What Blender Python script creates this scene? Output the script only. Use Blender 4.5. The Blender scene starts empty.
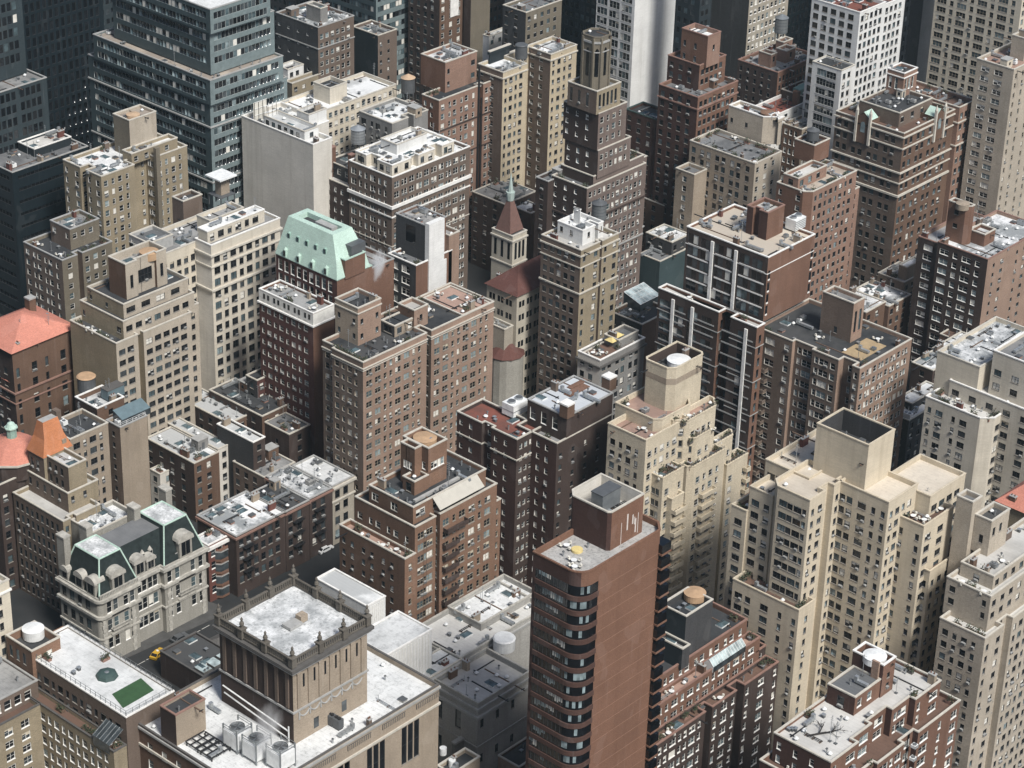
import bpy, bmesh, math, random
import numpy as np
from mathutils import Vector, Matrix
from mathutils.bvhtree import BVHTree
rng = random.Random(11)
SC = bpy.context.scene
COL = SC.collection
# ------------------------------------------------------------------ camera (solved from the photo's vanishing points)
F, PIT, ROL, YAW, H = 2481.0, math.radians(28.37), math.radians(1.70), math.radians(41.39), 330.0
_cp, _sp, _cr, _sr = math.cos(PIT), math.sin(PIT), math.cos(ROL), math.sin(ROL)
_cy, _sy = math.cos(YAW), math.sin(YAW)
def _g(v): return Vector((v[0]*_sy + v[1]*_cy, -v[0]*_cy + v[1]*_sy, v[2]))
_r, _u = Vector((1, 0, 0)), Vector((0, _sp, _cp))
RT, UP, FW = _g(_cr*_r + _sr*_u), _g(-_sr*_r + _cr*_u), _g((0, _cp, -_sp))
def unp(x, y, z):                       # where the sight line through a photo point meets the height z
    d = F*FW + RT*(x-512) - UP*(y-384)
    t = (z-H)/d.z
    return d.x*t, d.y*t
def proj(x, y, z):
    d = Vector((x, y, z-H)); w = d.dot(FW)
    return 512 + F*d.dot(RT)/w, 384 - F*d.dot(UP)/w, w
def solve(fn, target, lo, hi):
    a = fn(lo)-target
    for _ in range(48):
        m = (lo+hi)/2; b = fn(m)-target
        if (a < 0) == (b < 0): lo, a = m, b
        else: hi = m
    return lo
cam = bpy.data.cameras.new('camera'); co = bpy.data.objects.new('camera', cam); COL.objects.link(co)
M = Matrix((RT, UP, -FW)).transposed().to_4x4(); M.translation = (0, 0, H); co.matrix_world = M
cam.sensor_width = 36; cam.lens = F/1024*36; cam.clip_start = 1; cam.clip_end = 20000
SC.camera = co
# ------------------------------------------------------------------ materials
MATS = {}
class NT:
    def __init__(s, m): s.m = m; s.t = m.node_tree; s.t.nodes.clear()
    def n(s, k, **kw):
        o = s.t.nodes.new(k)
        for a, v in kw.items():
            if a.startswith('i_'): o.inputs[a[2:].replace('_', ' ')].default_value = v
            else: setattr(o, a, v)
        return o
    def l(s, a, b): s.t.links.new(a, b)
    def noise(s, vec, scale, detail=4, rough=.6):
        o = s.n('ShaderNodeTexNoise'); o.inputs['Scale'].default_value = scale; o.inputs['Detail'].default_value = detail; o.inputs['Roughness'].default_value = rough
        s.l(vec, o.inputs['Vector']); return o.outputs['Fac']
    def ramp(s, fac, stops):
        o = s.n('ShaderNodeValToRGB'); e = o.color_ramp.elements
        while len(e) < len(stops): e.new(.5)
        for k, (p, c) in enumerate(stops):
            e[k].position = p; e[k].color = (*c, 1) if len(c) == 3 else c
        s.l(fac, o.inputs['Fac']); return o.outputs['Color']
    def mix(s, fac, a, b, mode='MIX'):
        o = s.n('ShaderNodeMix', data_type='RGBA', blend_type=mode)
        for sock, v in ((o.inputs['Factor'], fac), (o.inputs['A'], a), (o.inputs['B'], b)):
            if hasattr(v, 'links'): s.l(v, sock)
            elif isinstance(v, (int, float)): sock.default_value = v
            else: sock.default_value = (*v, 1) if len(v) == 3 else v
        return o.outputs['Result']
    def math(s, op, a, b=0.0):
        o = s.n('ShaderNodeMath', operation=op)
        for k, v in enumerate((a, b)):
            if hasattr(v, 'links'): s.l(v, o.inputs[k])
            else: o.inputs[k].default_value = v
        return o.outputs[0]
    def out(s, col, rough=.85, spec=.3, metal=0.0, bump=None, bs=.3, em=None):
        b = s.n('ShaderNodeBsdfPrincipled'); o = s.n('ShaderNodeOutputMaterial')
        if hasattr(col, 'links'): s.l(col, b.inputs['Base Color'])
        else: b.inputs['Base Color'].default_value = (*col, 1)
        if hasattr(rough, 'links'): s.l(rough, b.inputs['Roughness'])
        else: b.inputs['Roughness'].default_value = rough
        b.inputs['Specular IOR Level'].default_value = spec; b.inputs['Metallic'].default_value = metal
        if bump is not None:
            bn = s.n('ShaderNodeBump'); bn.inputs['Strength'].default_value = bs; bn.inputs['Distance'].default_value = .2
            s.l(bump, bn.inputs['Height']); s.l(bn.outputs[0], b.inputs['Normal'])
        s.l(b.outputs[0], o.inputs[0])
def newmat(name):
    m = bpy.data.materials.new(name); m.use_nodes = True; return m
def sc3(c, k): return tuple(min(.95, max(0, x*k)) for x in c)
def vec_of(n, sc=(1, 1, 1)):
    g = n.n('ShaderNodeTexCoord'); mp = n.n('ShaderNodeMapping'); mp.inputs['Scale'].default_value = sc
    oi = n.n('ShaderNodeObjectInfo')
    cmb = n.n('ShaderNodeCombineXYZ')
    k = n.math('MULTIPLY', oi.outputs['Random'], 300.0)
    n.l(k, cmb.inputs[0]); n.l(k, cmb.inputs[2])
    add = n.n('ShaderNodeVectorMath', operation='ADD'); n.l(g.outputs['Object'], add.inputs[0]); n.l(cmb.outputs[0], add.inputs[1])
    n.l(add.outputs[0], mp.inputs['Vector']); return mp.outputs[0]
def masonry(key, c, var=.22, streak=.35, fine=.36, rough=.9, stain=(.35, .33, .3)):
    """brick or stone: patchy tone, small mottling of the units, rain streaks that run down, lighter repointed patches"""
    if key in MATS: return MATS[key]
    m = newmat(key); n = NT(m)
    v = vec_of(n); v2 = vec_of(n, (.9, .9, .045)); v3 = vec_of(n, (1, 1, 3.2))
    big = n.ramp(n.noise(v, .09, 5, .65), [(.3, sc3(c, 1-var)), (.52, c), (.72, sc3(c, 1+var))])
    mott = n.noise(v3, 2.3, 3, .8)
    col = n.mix(n.math('MULTIPLY', n.ramp(mott, [(.36, (1, 1, 1)), (.62, (0, 0, 0))]), fine*2), big, sc3(c, .5))
    st = n.ramp(n.noise(v2, .55, 4, .7), [(.5, (0, 0, 0)), (.75, (1, 1, 1))])
    col = n.mix(n.math('MULTIPLY', st, streak), col, tuple(a*b*1.3 for a, b in zip(c, stain)))
    v4 = vec_of(n, (.25, .25, 2.6)); crs = n.noise(v4, 1.3, 3, .7)
    col = n.mix(n.math('MULTIPLY', n.ramp(crs, [(.4, (1, 1, 1)), (.58, (0, 0, 0))]), .22), col, sc3(c, .62))
    v5 = vec_of(n, (1, 1, .6)); pch = n.ramp(n.noise(v5, .22, 2, .4), [(.62, (0, 0, 0)), (.64, (1, 1, 1))])
    col = n.mix(n.math('MULTIPLY', pch, .2), col, sc3(tuple(x*.8+.06 for x in c), 1.12))
    st2 = n.ramp(n.noise(v2, .8, 3, .7), [(.6, (0, 0, 0)), (.8, (1, 1, 1))])
    col = n.mix(n.math('MULTIPLY', st2, .22), col, sc3(tuple(x*.7+.16 for x in c), 1.2))
    n.out(col, rough, .2, bump=mott, bs=.15); MATS[key] = m; return m
def roofmat(key, c, dirt, amt=.5, scale=.12, spots=.5, rough=.9, sharp=.12):
    if key in MATS: return MATS[key]
    m = newmat(key); n = NT(m); v = vec_of(n)
    a = n.noise(v, scale, 6, .65)
    f = n.ramp(a, [(.5-sharp, (1, 1, 1)), (.5+sharp, (0, 0, 0))])
    col = n.mix(n.math('MULTIPLY', f, amt), c, dirt)
    b = n.ramp(n.noise(v, scale*7, 4, .7), [(.3, (1, 1, 1)), (.5, (0, 0, 0))])
    col = n.mix(n.math('MULTIPLY', b, spots), col, sc3(dirt, .6))
    # lap seams of the roofing sheets
    w = n.n('ShaderNodeTexWave', wave_type='BANDS', bands_direction='X'); w.inputs['Scale'].default_value = .32; w.inputs['Distortion'].default_value = .25
    n.l(v, w.inputs['Vector'])
    s_ = n.ramp(w.outputs['Fac'], [(.0, (1, 1, 1)), (.02, (0, 0, 0))])
    col = n.mix(n.math('MULTIPLY', s_, .35), col, sc3(dirt, .8))
    n.out(col, rough, .25, bump=a, bs=.1); MATS[key] = m; return m
def plain(key, c, rough=.6, metal=0.0, spec=.4, var=.15, scale=.8):
    if key in MATS: return MATS[key]
    m = newmat(key); n = NT(m); v = vec_of(n)
    col = n.ramp(n.noise(v, scale, 4, .65), [(.3, sc3(c, 1-var)), (.7, sc3(c, 1+var))])
    n.out(col, rough, spec, metal); MATS[key] = m; return m
def glassmat(key, c, rough=.12, spec=.6, var=.5):
    if key in MATS: return MATS[key]
    m = newmat(key); n = NT(m); v = vec_of(n)
    col = n.ramp(n.noise(v, .5, 2, .5), [(.3, sc3(c, 1-var)), (.7, sc3(c, 1+var))])
    n.out(col, rough, spec); MATS[key] = m; return m
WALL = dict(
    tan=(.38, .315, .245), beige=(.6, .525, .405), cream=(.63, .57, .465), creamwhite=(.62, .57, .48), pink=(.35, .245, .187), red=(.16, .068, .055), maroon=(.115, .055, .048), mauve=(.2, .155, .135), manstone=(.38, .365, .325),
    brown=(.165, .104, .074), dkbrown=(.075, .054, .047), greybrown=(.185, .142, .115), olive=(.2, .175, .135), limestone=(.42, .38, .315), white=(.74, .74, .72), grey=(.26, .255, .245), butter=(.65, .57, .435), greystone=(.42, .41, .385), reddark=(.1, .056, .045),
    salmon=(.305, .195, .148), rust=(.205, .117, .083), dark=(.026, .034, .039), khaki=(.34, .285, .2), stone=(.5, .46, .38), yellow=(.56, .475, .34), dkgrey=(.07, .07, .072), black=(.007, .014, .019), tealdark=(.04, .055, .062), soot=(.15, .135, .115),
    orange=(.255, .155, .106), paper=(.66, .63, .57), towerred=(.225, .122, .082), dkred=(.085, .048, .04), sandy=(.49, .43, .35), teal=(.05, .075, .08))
def wm(k):
    if k in MATS: return MATS[k]
    return masonry(k, WALL[k], **(dict(streak=.42, fine=.15, var=.15) if k in ('white', 'paper', 'beige', 'cream', 'creamwhite', 'stone') else dict(streak=.15, fine=.1) if k in ('dark', 'black', 'teal') else {}))
def rm(k, vr=0):
    R = dict(white=((.72, .73, .725), (.34, .35, .35), .55, .1, .4), snow=((.76, .77, .77), (.22, .235, .24), .75, .22, .7), grey=((.33, .33, .325), (.13, .13, .13), .5, .1, .35), tar=((.035, .038, .042), (.085, .085, .085), .5, .12, .2),
        tan=((.47, .41, .34), (.2, .17, .15), .5, .1, .35), redroof=((.24, .085, .062), (.1, .06, .05), .5, .1, .3), paver=((.40, .27, .215), (.2, .14, .12), .45, .2, .2), gravel=((.45, .44, .42), (.14, .14, .14), .6, .18, .55), dkgrey=((.12, .125, .13), (.3, .3, .3), .35, .1, .2), sheet=((.5, .53, .56), (.4, .42, .44), .3, .1, .1), pale=((.6, .59, .56), (.33, .32, .3), .5, .08, .15), cream=((.6, .54, .45), (.4, .35, .29), .5, .1, .2), deck=((.16, .1, .075), (.08, .05, .04), .4, .1, .2))
    key = 'roof_'+k+('' if not vr else str(vr))
    if key in MATS: return MATS[key]
    c, d, a, s, sp = R[k]; q = ((1, 1, 1, 1), (.92, .5, 1.25, .5), (1.04, 1.7, .8, 1.3), (.85, .8, 1.3, 1.5), (.97, .35, 1.4, .25))[vr]
    return roofmat(key, tuple(min(.87, x*q[0]) for x in c), d, min(.9, a*q[2]), s*q[1], min(.95, sp*q[3]), sharp=(.12, .05, .16, .09, .04)[vr])
TILE = dict(tile_orange=(.55, .22, .105), tile_salmon=(.6, .25, .185), tile_maroon=(.13, .06, .05), patina=(.5, .66, .575), copper=(.30, .45, .39))
def mt(k):
    """any material by key: wall colours, roof colours, the rest"""
    if k in MATS: return MATS[k]
    if k in WALL: return wm(k)
    if k in TILE: return masonry(k, TILE[k], var=.16, streak=.45, fine=.3, rough=.8, stain=(.6, .62, .6))
    P = dict(copstone=((.5, .47, .41), .85), copwhite=((.74, .73, .7), .8), copdark=((.1, .095, .09), .8), copgrey=((.34, .34, .33), .8), copbrick=((.25, .15, .12), .85), copper=((.30, .47, .40), .75), copper_dark=((.045, .075, .07), .6),
        metal=((.42, .44, .45), .45), metal_dark=((.09, .095, .1), .5), metal_white=((.72, .73, .72), .5), steel=((.3, .32, .33), .4), wood=((.13, .085, .06), .9), wood_light=((.46, .33, .22), .85), black_pipe=((.02, .02, .022), .5), rail=((.16, .17, .17), .5),
        frame_white=((.68, .67, .63), .6), frame_tan=((.36, .31, .24), .7), frame_dark=((.05, .05, .052), .5), frame_grey=((.3, .31, .31), .5), sill=((.23, .21, .185), .85), tile_orange=((.52, .2, .1), .8), tile_salmon=((.62, .25, .18), .8), tile_maroon=((.13, .06, .05), .8), slate=((.06, .065, .07), .7),
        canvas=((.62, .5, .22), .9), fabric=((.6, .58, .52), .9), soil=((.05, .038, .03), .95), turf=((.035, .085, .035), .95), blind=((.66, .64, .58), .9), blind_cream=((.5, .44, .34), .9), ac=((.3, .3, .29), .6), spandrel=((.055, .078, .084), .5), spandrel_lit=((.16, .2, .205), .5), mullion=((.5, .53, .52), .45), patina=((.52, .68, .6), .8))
    if k in P: return plain(k, P[k][0], P[k][1], metal=.6 if k in ('metal', 'steel') else 0)
    G = dict(glass_dark=(.012, .014, .017), glass_mid=(.05, .06, .066), glass_teal=(.07, .10, .11), glass_light=(.2, .25, .26), glass_black=(.006, .007, .009))
    if k in G: return glassmat(k, G[k])
    raise KeyError(k)
# ------------------------------------------------------------------ mesh builder
class MB:
    def __init__(s): s.v = []; s.f = []; s.m = []; s.idx = {}; s.mats = []
    def mi(s, m):
        if m not in s.mats: s.mats.append(m)
        return s.mats.index(m)
    def vert(s, p):
        k = (round(p[0], 3), round(p[1], 3), round(p[2], 3))
        if k not in s.idx: s.idx[k] = len(s.v); s.v.append(k)
        return s.idx[k]
    def face(s, pts, m):
        ids = [s.vert(p) for p in pts]
        if len(set(ids)) == len(ids): s.f.append(ids); s.m.append(s.mi(m))
    def box(s, x0, y0, z0, x1, y1, z1, m, bottom=True):
        p = [(x0, y0, z0), (x1, y0, z0), (x1, y1, z0), (x0, y1, z0), (x0, y0, z1), (x1, y0, z1), (x1, y1, z1), (x0, y1, z1)]
        for q in ((0, 1, 5, 4), (1, 2, 6, 5), (2, 3, 7, 6), (3, 0, 4, 7), (4, 5, 6, 7)) + (((3, 2, 1, 0),) if bottom else ()):
            s.face([p[i] for i in q], m)
    def frus(s, cx, cy, z0, r0, z1, r1, m, n=16, cap=True, ph=0.0, sx=1.0, sy=1.0, m2=None):
        a = [(cx+math.cos(ph+2*math.pi*i/n)*r0*sx, cy+math.sin(ph+2*math.pi*i/n)*r0*sy, z0) for i in range(n)]
        b = [(cx+math.cos(ph+2*math.pi*i/n)*r1*sx, cy+math.sin(ph+2*math.pi*i/n)*r1*sy, z1) for i in range(n)]
        if r1 < .02:
            for i in range(n): s.face([a[i], a[(i+1) % n], (cx, cy, z1)], m)
        else:
            for i in range(n): s.face([a[i], a[(i+1) % n], b[(i+1) % n], b[i]], m)
            if cap: s.face(b, m2 or m)
    def tube(s, p, q, r, m, n=6):
        p, q = Vector(p), Vector(q); d = (q-p).normalized(); a = d.orthogonal().normalized(); b = d.cross(a)
        A = [p+a*math.cos(2*math.pi*i/n)*r+b*math.sin(2*math.pi*i/n)*r for i in range(n)]; Bq = [x+(q-p) for x in A]
        for i in range(n): s.face([A[i], A[(i+1) % n], Bq[(i+1) % n], Bq[i]], m)
        s.face(Bq, m); s.face(A[::-1], m)
    def mesh(s, name):
        me = bpy.data.meshes.new(name); me.from_pydata(s.v, [], s.f)
        for m in s.mats: me.materials.append(mt(m) if isinstance(m, str) else m)
        me.polygons.foreach_set('material_index', s.m); me.update(); return me
    def build(s, name, parent=None, loc=None, rz=0.0):
        o = bpy.data.objects.new(name, s.mesh(name)); COL.objects.link(o)
        if parent is not None: o.parent = parent
        if loc is not None: o.location = loc
        o.rotation_euler.z = rz
        return o
def tag(o, label=None, cat=None, group=None, kind=None):
    for k, v in (('label', label), ('category', cat), ('group', group), ('kind', kind)):
        if v: o[k] = v
    return o
def empty(name, loc, rz=0.0):
    o = bpy.data.objects.new(name, None); o.location = loc; o.rotation_euler.z = rz; o.empty_display_size = 1; COL.objects.link(o); return o
def put(mesh, name, parent, loc, rz=0.0):
    o = bpy.data.objects.new(name, mesh); COL.objects.link(o); o.parent = parent; o.location = loc; o.rotation_euler.z = rz; return o
# ------------------------------------------------------------------ windows: real openings in the walls, each filled by one of these
WM = {}; WAC = {}; ACOF = {}
STY = {  # frame, sill, unit width
    'w': ('frame_white', 'sill', 1.15), 't': ('frame_tan', 'sill', 1.15), 'd': ('frame_dark', 'sill', 1.2), 'g': ('frame_grey', 'copgrey', 1.3), 'o': ('mullion', 'spandrel_lit', 9), 'k': ('frame_dark', None, 9), 'b': ('frame_dark', 'copbrick', 1.2), 'W': ('frame_white', 'copwhite', 1.2)}
GL = ['glass_dark', 'glass_dark', 'glass_mid', 'glass_black', 'glass_light']
def win_mesh(w, h, sty, var):
    w, h = round(w, 2), round(h, 2)
    k = (w, h, sty, var)
    if k in WM: return WM[k]
    fr, sill, unit = STY[sty]; b = MB(); d = .2 if sty not in 'ko' else .12
    x0, x1, z0, z1 = -w/2, w/2, -h/2, h/2
    R = fr
    b.face([(x0, 0, z0), (x1, 0, z0), (x1, d, z0), (x0, d, z0)], sill or R); b.face([(x0, d, z1), (x1, d, z1), (x1, 0, z1), (x0, 0, z1)], R)
    b.face([(x0, 0, z0), (x0, d, z0), (x0, d, z1), (x0, 0, z1)], R); b.face([(x1, d, z0), (x1, 0, z0), (x1, 0, z1), (x1, d, z1)], R)
    g = {0: 'glass_dark', 1: 'glass_dark', 2: 'glass_mid', 3: 'glass_black', 4: 'glass_teal', 5: 'glass_dark', 6: 'glass_dark', 7: 'glass_light', 8: 'glass_mid', 9: 'glass_dark', 10: 'glass_black', 11: 'glass_mid'}[var]
    n = max(1, round(w/unit)); t = .07 if sty not in 'ko' else .05
    ux = w/n
    for i in range(n):
        a, c = x0+i*ux, x0+(i+1)*ux
        bl = 0
        if var in (5, 8): bl = (.55 if (i+var) % 2 else .3)
        if var == 6: bl = 1.0
        if var == 9 and i == 0: bl = .85
        if var == 10: bl = .2
        if var == 11: bl = .7 if i % 2 else .15
        zm = z1-(z1-z0)*bl
        if bl < 1: b.face([(a, d, z0), (c, d, z0), (c, d, zm), (a, d, zm)], g)
        if bl > 0: b.face([(a, d-.005, zm), (c, d-.005, zm), (c, d-.005, z1), (a, d-.005, z1)], 'blind' if var != 8 else 'blind_cream')
        if i: b.box(a-t/2, d-.09, z0, a+t/2, d-.01, z1, fr, False)
        if sty in 'wtdgbW': b.face([(a, d-.04, -.035), (c, d-.04, -.035), (c, d-.04, .035), (a, d-.04, .035)], fr)
        if var in (1, 5) and i == n//2 and sty in 'wtdb':      # window air conditioner, a mesh of its own
            q = MB(); q.box(a+ux*.12, -.32, z0+.02, c-ux*.12, d-.02, z0+.45, 'ac'); q.box(a+ux*.18, -.34, z0+.1, c-ux*.18, -.321, z0+.38, 'metal_dark'); WAC[k] = q.mesh('air_conditioner')
    for (p, q, r_, s_) in ((x0, x0+t, z0, z1), (x1-t, x1, z0, z1), (x0+t, x1-t, z0, z0+t), (x0+t, x1-t, z1-t, z1)):
        b.face([(p, d-.05, r_), (q, d-.05, r_), (q, d-.05, s_), (p, d-.05, s_)], fr)
    if sill and sty != 'o': b.box(x0-.06, -.08, z0-.12, x1+.08, .01, z0-.002, sill)
    me = b.mesh('window'); WM[k] = me
    if k in WAC: ACOF[me.name] = WAC[k]
    return me
SIMPLE = {}
def arrays(me):
    nv = len(me.vertices); v = np.empty(nv*3, np.float32); me.vertices.foreach_get('co', v)
    ls = np.empty(len(me.loops), np.int32); me.loops.foreach_get('vertex_index', ls)
    lt = np.empty(len(me.polygons), np.int32); me.polygons.foreach_get('loop_total', lt)
    mi = np.empty(len(me.polygons), np.int32); me.polygons.foreach_get('material_index', mi)
    return v.reshape(-1, 3), ls, lt, mi, [m.name for m in me.materials]
def merged(name, items, parent):
    """items: (mesh, (x,y,z), rz) -> one mesh under parent (window parts past the hundred that show largest)"""
    V, LS, LT, MI, names = [], [], [], [], []
    off = 0
    for me, loc, rz in items:
        if me.name not in SIMPLE: SIMPLE[me.name] = arrays(me)
        v, ls, lt, mi, mn = SIMPLE[me.name]
        c, s = math.cos(rz), math.sin(rz)
        w = np.empty_like(v); w[:, 0] = v[:, 0]*c-v[:, 1]*s+loc[0]; w[:, 1] = v[:, 0]*s+v[:, 1]*c+loc[1]; w[:, 2] = v[:, 2]+loc[2]
        for x in mn:
            if x not in names: names.append(x)
        mp = np.array([names.index(x) for x in mn], np.int32)
        V.append(w); LS.append(ls+off); LT.append(lt); MI.append(mp[mi]); off += len(v)
    V = np.concatenate(V); LS = np.concatenate(LS); LT = np.concatenate(LT); MI = np.concatenate(MI)
    me = bpy.data.meshes.new(name); me.vertices.add(len(V)); me.vertices.foreach_set('co', V.ravel())
    me.loops.add(len(LS)); me.loops.foreach_set('vertex_index', LS)
    me.polygons.add(len(LT)); ST = np.concatenate(([0], np.cumsum(LT)[:-1])).astype(np.int32)
    me.polygons.foreach_set('loop_start', ST)
    me.polygons.foreach_set('material_index', MI)
    for x in names: me.materials.append(bpy.data.materials[x])
    me.update(calc_edges=True); me.validate()
    o = bpy.data.objects.new(name, me); COL.objects.link(o); o.parent = parent; o['kind'] = 'stuff'; return o
# ------------------------------------------------------------------ buildings
class W:
    """facade: pattern of openings (W wide, T triple, m middle, n narrow, r ribbon pane; '.' gap, '-' small gap, ',' none)"""
    SZ = dict(W=2.0, T=2.8, m=1.4, n=.95, r=1.45, x=3.6, d=1.6)
    def __init__(s, pat, fl=3.0, h=1.6, top=1.3, st='w', bot=0, mg=.9, n=None, light=.3, z1=None, skip=0):
        h = h*1.08 if fl < 3.45 and h < 2 else h
        s.pat, s.fl, s.h, s.top, s.st, s.bot, s.mg, s.n, s.light, s.z1, s.skip = pat, fl, h, top, st, bot, mg, n, light, z1, skip
    def cols(s, L):
        units = []
        gap = 0
        for ch in s.pat:
            if ch == '.': gap += 1.0
            elif ch == '-': gap += .3
            elif ch == ',': gap += .0001
            else: units.append((gap, s.SZ[ch])); gap = 0
        tail = gap
        wid = sum(u for _, u in units); gp = sum(g for g, _ in units)+tail
        g0 = .85                                # nominal gap
        unitlen = wid+gp*g0
        n = s.n or max(1, int((L-2*s.mg+g0*.6)/unitlen))
        while n > 1 and n*wid > (L-2*s.mg)*.95: n -= 1
        tot = n*wid
        while tot > L-2*min(s.mg, .5) and len(units) > 1:       # a short stretch of wall takes fewer openings
            units.pop(); n = 1; tot = sum(u for _, u in units)
        if tot > L-2*min(s.mg, .5): return []
        wid = tot/n; gp = sum(g for g, _ in units)+(tail if n > 1 else 0)
        gaps = n*gp
        lead = units[0][0]
        g = (L-2*s.mg-tot)/max(gaps-min(lead, 1)*1.0+0, .3) if gaps > .01 else 0
        if n*gp-lead < .3: g = 0
        # spread evenly, lead gap of the very first one removed
        out = []; p = s.mg; first = True
        if g == 0: p = (L-tot)/2
        for k in range(n):
            for gg, u in units:
                if not first: p += gg*g
                first = False
                out.append((p, p+u)); p += u
            p += tail*g if k < n-1 else 0
        if out and out[-1][1] > L-.15: 
            sh = (L-.3)/out[-1][1]
            out = [(a*sh, b*sh) for a, b in out]
        return out
BL = []; OCC_V = []; OCC_F = []; PEND = []
def occ(poly, z0, z1):
    n = len(poly); b = len(OCC_V)
    OCC_V.extend([(x, y, z0) for x, y in poly]+[(x, y, z1) for x, y in poly])
    for i in range(n): OCC_F.append((b+i, b+(i+1) % n, b+n+(i+1) % n, b+n+i))
    OCC_F.append(tuple(range(b+n, b+2*n)))
def offset(poly, d):
    """move every side of a CCW outline outward by d"""
    n = len(poly); out = []
    for i in range(n):
        a, b, c = Vector(poly[i-1]), Vector(poly[i]), Vector(poly[(i+1) % n])
        d1, d2 = (b-a).normalized(), (c-b).normalized()
        n1, n2 = Vector((d1.y, -d1.x)), Vector((d2.y, -d2.x))
        k = 1+n1.dot(n2)
        m = (n1+n2)/max(k, .3)
        out.append((b.x+m.x*d, b.y+m.y*d))
    return out
class T: pass
class B:
    def __init__(s, name, label, cat='building', ref=None, group=None):
        s.name, s.label, s.cat, s.ref, s.group = name, label, cat, ref or label, group
        s.root = None; s.wins = []; s.tiers = []; BL.append(s)
    def start(s, x, y):
        if s.root is None:
            s.root = empty(s.name, (x, y, 0)); tag(s.root, s.label, s.cat, s.group); s.o = (x, y)
    def loc(s, p): return (p[0]-s.o[0], p[1]-s.o[1], p[2])
    def tier(s, C=None, h=None, L=None, R=None, zC=None, z0=0, Cb=None, ty=None, D=None, Wd=None, **kw):
        """C: photo point of the near roof corner at height h (or at zC); L, R: photo x of the ends of its two sides (or D, Wd in metres); Cb/ty: foot on height z0 and top y"""
        if Cb:
            X, Y = unp(*Cb, z0)
            if ty is not None: h = solve(lambda z: proj(X, Y, z)[1], ty, z0, z0+220)
            zz = h
        else:
            zz = h if zC is None else zC
            X, Y = unp(*C, zz)
        d = D if D is not None else solve(lambda t: proj(X, Y+t, zz)[0], L, 0, 300)
        w = Wd if Wd is not None else solve(lambda t: proj(X+t, Y, zz)[0], R, 0, 300)
        return s.rect(X, Y, X+w, Y+d, z0, h, **kw)
    def tier_y(s, C, y0, L, R, **kw):
        """a block whose sunlit side stands on the plane y0; its height follows from the photo point of its near corner"""
        h = solve(lambda z: unp(*C, z)[1], y0, 0, 120)
        return s.tier(C, h, L, R, **kw)
    def rect(s, x0, y0, x1, y1, z0, z1, nA=(), nB=(), ch=(), rad=0, **kw):
        """nA/nB: recesses (from, to, depth) as shares of each side, left to right in the photo; ch: chamfered corners {corner: size}; rad: rounded near corner"""
        dy, dx = y1-y0, x1-x0
        poly = [(x0, y1)]
        pv = -1
        for k, (a, b, d) in enumerate(nA):
            if a == 0: poly = []
            elif a != pv: poly += [(x0, y1-a*dy)]
            else: poly.pop()
            poly += [(x0+d, y1-a*dy), (x0+d, y1-b*dy), (x0, y1-b*dy)]; pv = b
        poly.append((x0, y0)); pv = -1
        for a, b, d in nB:
            if a == pv: poly.pop()
            else: poly += [(x0+a*dx, y0)]
            poly += [(x0+a*dx, y0+d), (x0+b*dx, y0+d)]
            if b < 1: poly += [(x0+b*dx, y0)]
            pv = b
        poly += ([(x1, y0)] if pv != 1 else [])+[(x1, y1)]
        if rad:
            i = poly.index((x0, y0)); arc = []
            for k in range(9):
                t = math.pi+math.pi/2*k/8
                arc.append((x0+rad+rad*math.cos(t), y0+rad+rad*math.sin(t)))
            poly[i:i+1] = arc
        ch = dict(ch)
        for key, pt in (('n', (x0, y0)), ('l', (x0, y1)), ('r', (x1, y0))):
            if key in ch and pt in poly:
                i = poly.index(pt); c = ch[key]
                if key == 'n': poly[i:i+1] = [(x0, y0+c), (x0+c, y0)]
                elif key == 'l': poly[i:i+1] = [(x0+c, y1), (x0, y1-c)]
                else: poly[i:i+1] = [(x1-c, y0), (x1, y0+c)]
        q = [poly[0]]
        for p in poly[1:]:
            if abs(p[0]-q[-1][0])+abs(p[1]-q[-1][1]) > .05: q.append(p)
        return s.prism(q, z0, z1, **kw)
    def prism(s, poly, z0, z1, wall='tan', wallA=None, A=None, Bf=None, Cf=None, roof='grey', par=.9, cop='copstone', copw=.45, bands=(), wallname='wall', roofname='roof', thick=.3, occl=True, inn=None, copname='parapet'):
        xs = [p[0] for p in poly]; ys = [p[1] for p in poly]
        t = T(); t.x0, t.x1, t.y0, t.y1, t.z0, t.z1, t.poly = min(xs), max(xs), min(ys), max(ys), z0, z1, poly
        t.rz = z1-par; t.b = s; t.excl = []
        s.start(t.x0, t.y0); s.tiers.append(t)
        if occl: occ(poly, z0, z1)
        for u in s.tiers[:-1]:
            if abs(u.rz-z0) < 2.5: u.excl.append((t.x0-.6, t.y0-.6, t.x1+.6, t.y1+.6))
        ox, oy = s.o
        m = MB(); n = len(poly)
        for i in range(n):
            a, b = Vector(poly[i]), Vector(poly[(i+1) % n]); L = (b-a).length; d = (b-a)/L
            nx, ny = d.y, -d.x
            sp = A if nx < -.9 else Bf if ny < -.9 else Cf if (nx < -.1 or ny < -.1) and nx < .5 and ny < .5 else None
            wk = wallA if (wallA and nx < -.7) else wall  # on most blocks wallA is darker: shade painted into the left-facing side
            P = lambda u, z: (a.x+d.x*u-ox, a.y+d.y*u-oy, z)
            cols = sp.cols(L) if sp else []
            rows = []
            if cols:
                zt = (sp.z1 if sp.z1 else z1)-sp.top
                while zt-sp.h > z0+sp.bot+.3:
                    rows.append((zt-sp.h, zt)); zt -= sp.fl
                rows = rows[sp.skip:]
                rows.reverse()
            if not cols or not rows:
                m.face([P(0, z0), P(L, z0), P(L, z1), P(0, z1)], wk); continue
            us = [0]+[x for c in cols for x in c]+[L]; zs = [z0]+[x for r_ in rows for x in r_]+[z1]
            rz = math.atan2(d.y, d.x)
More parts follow.
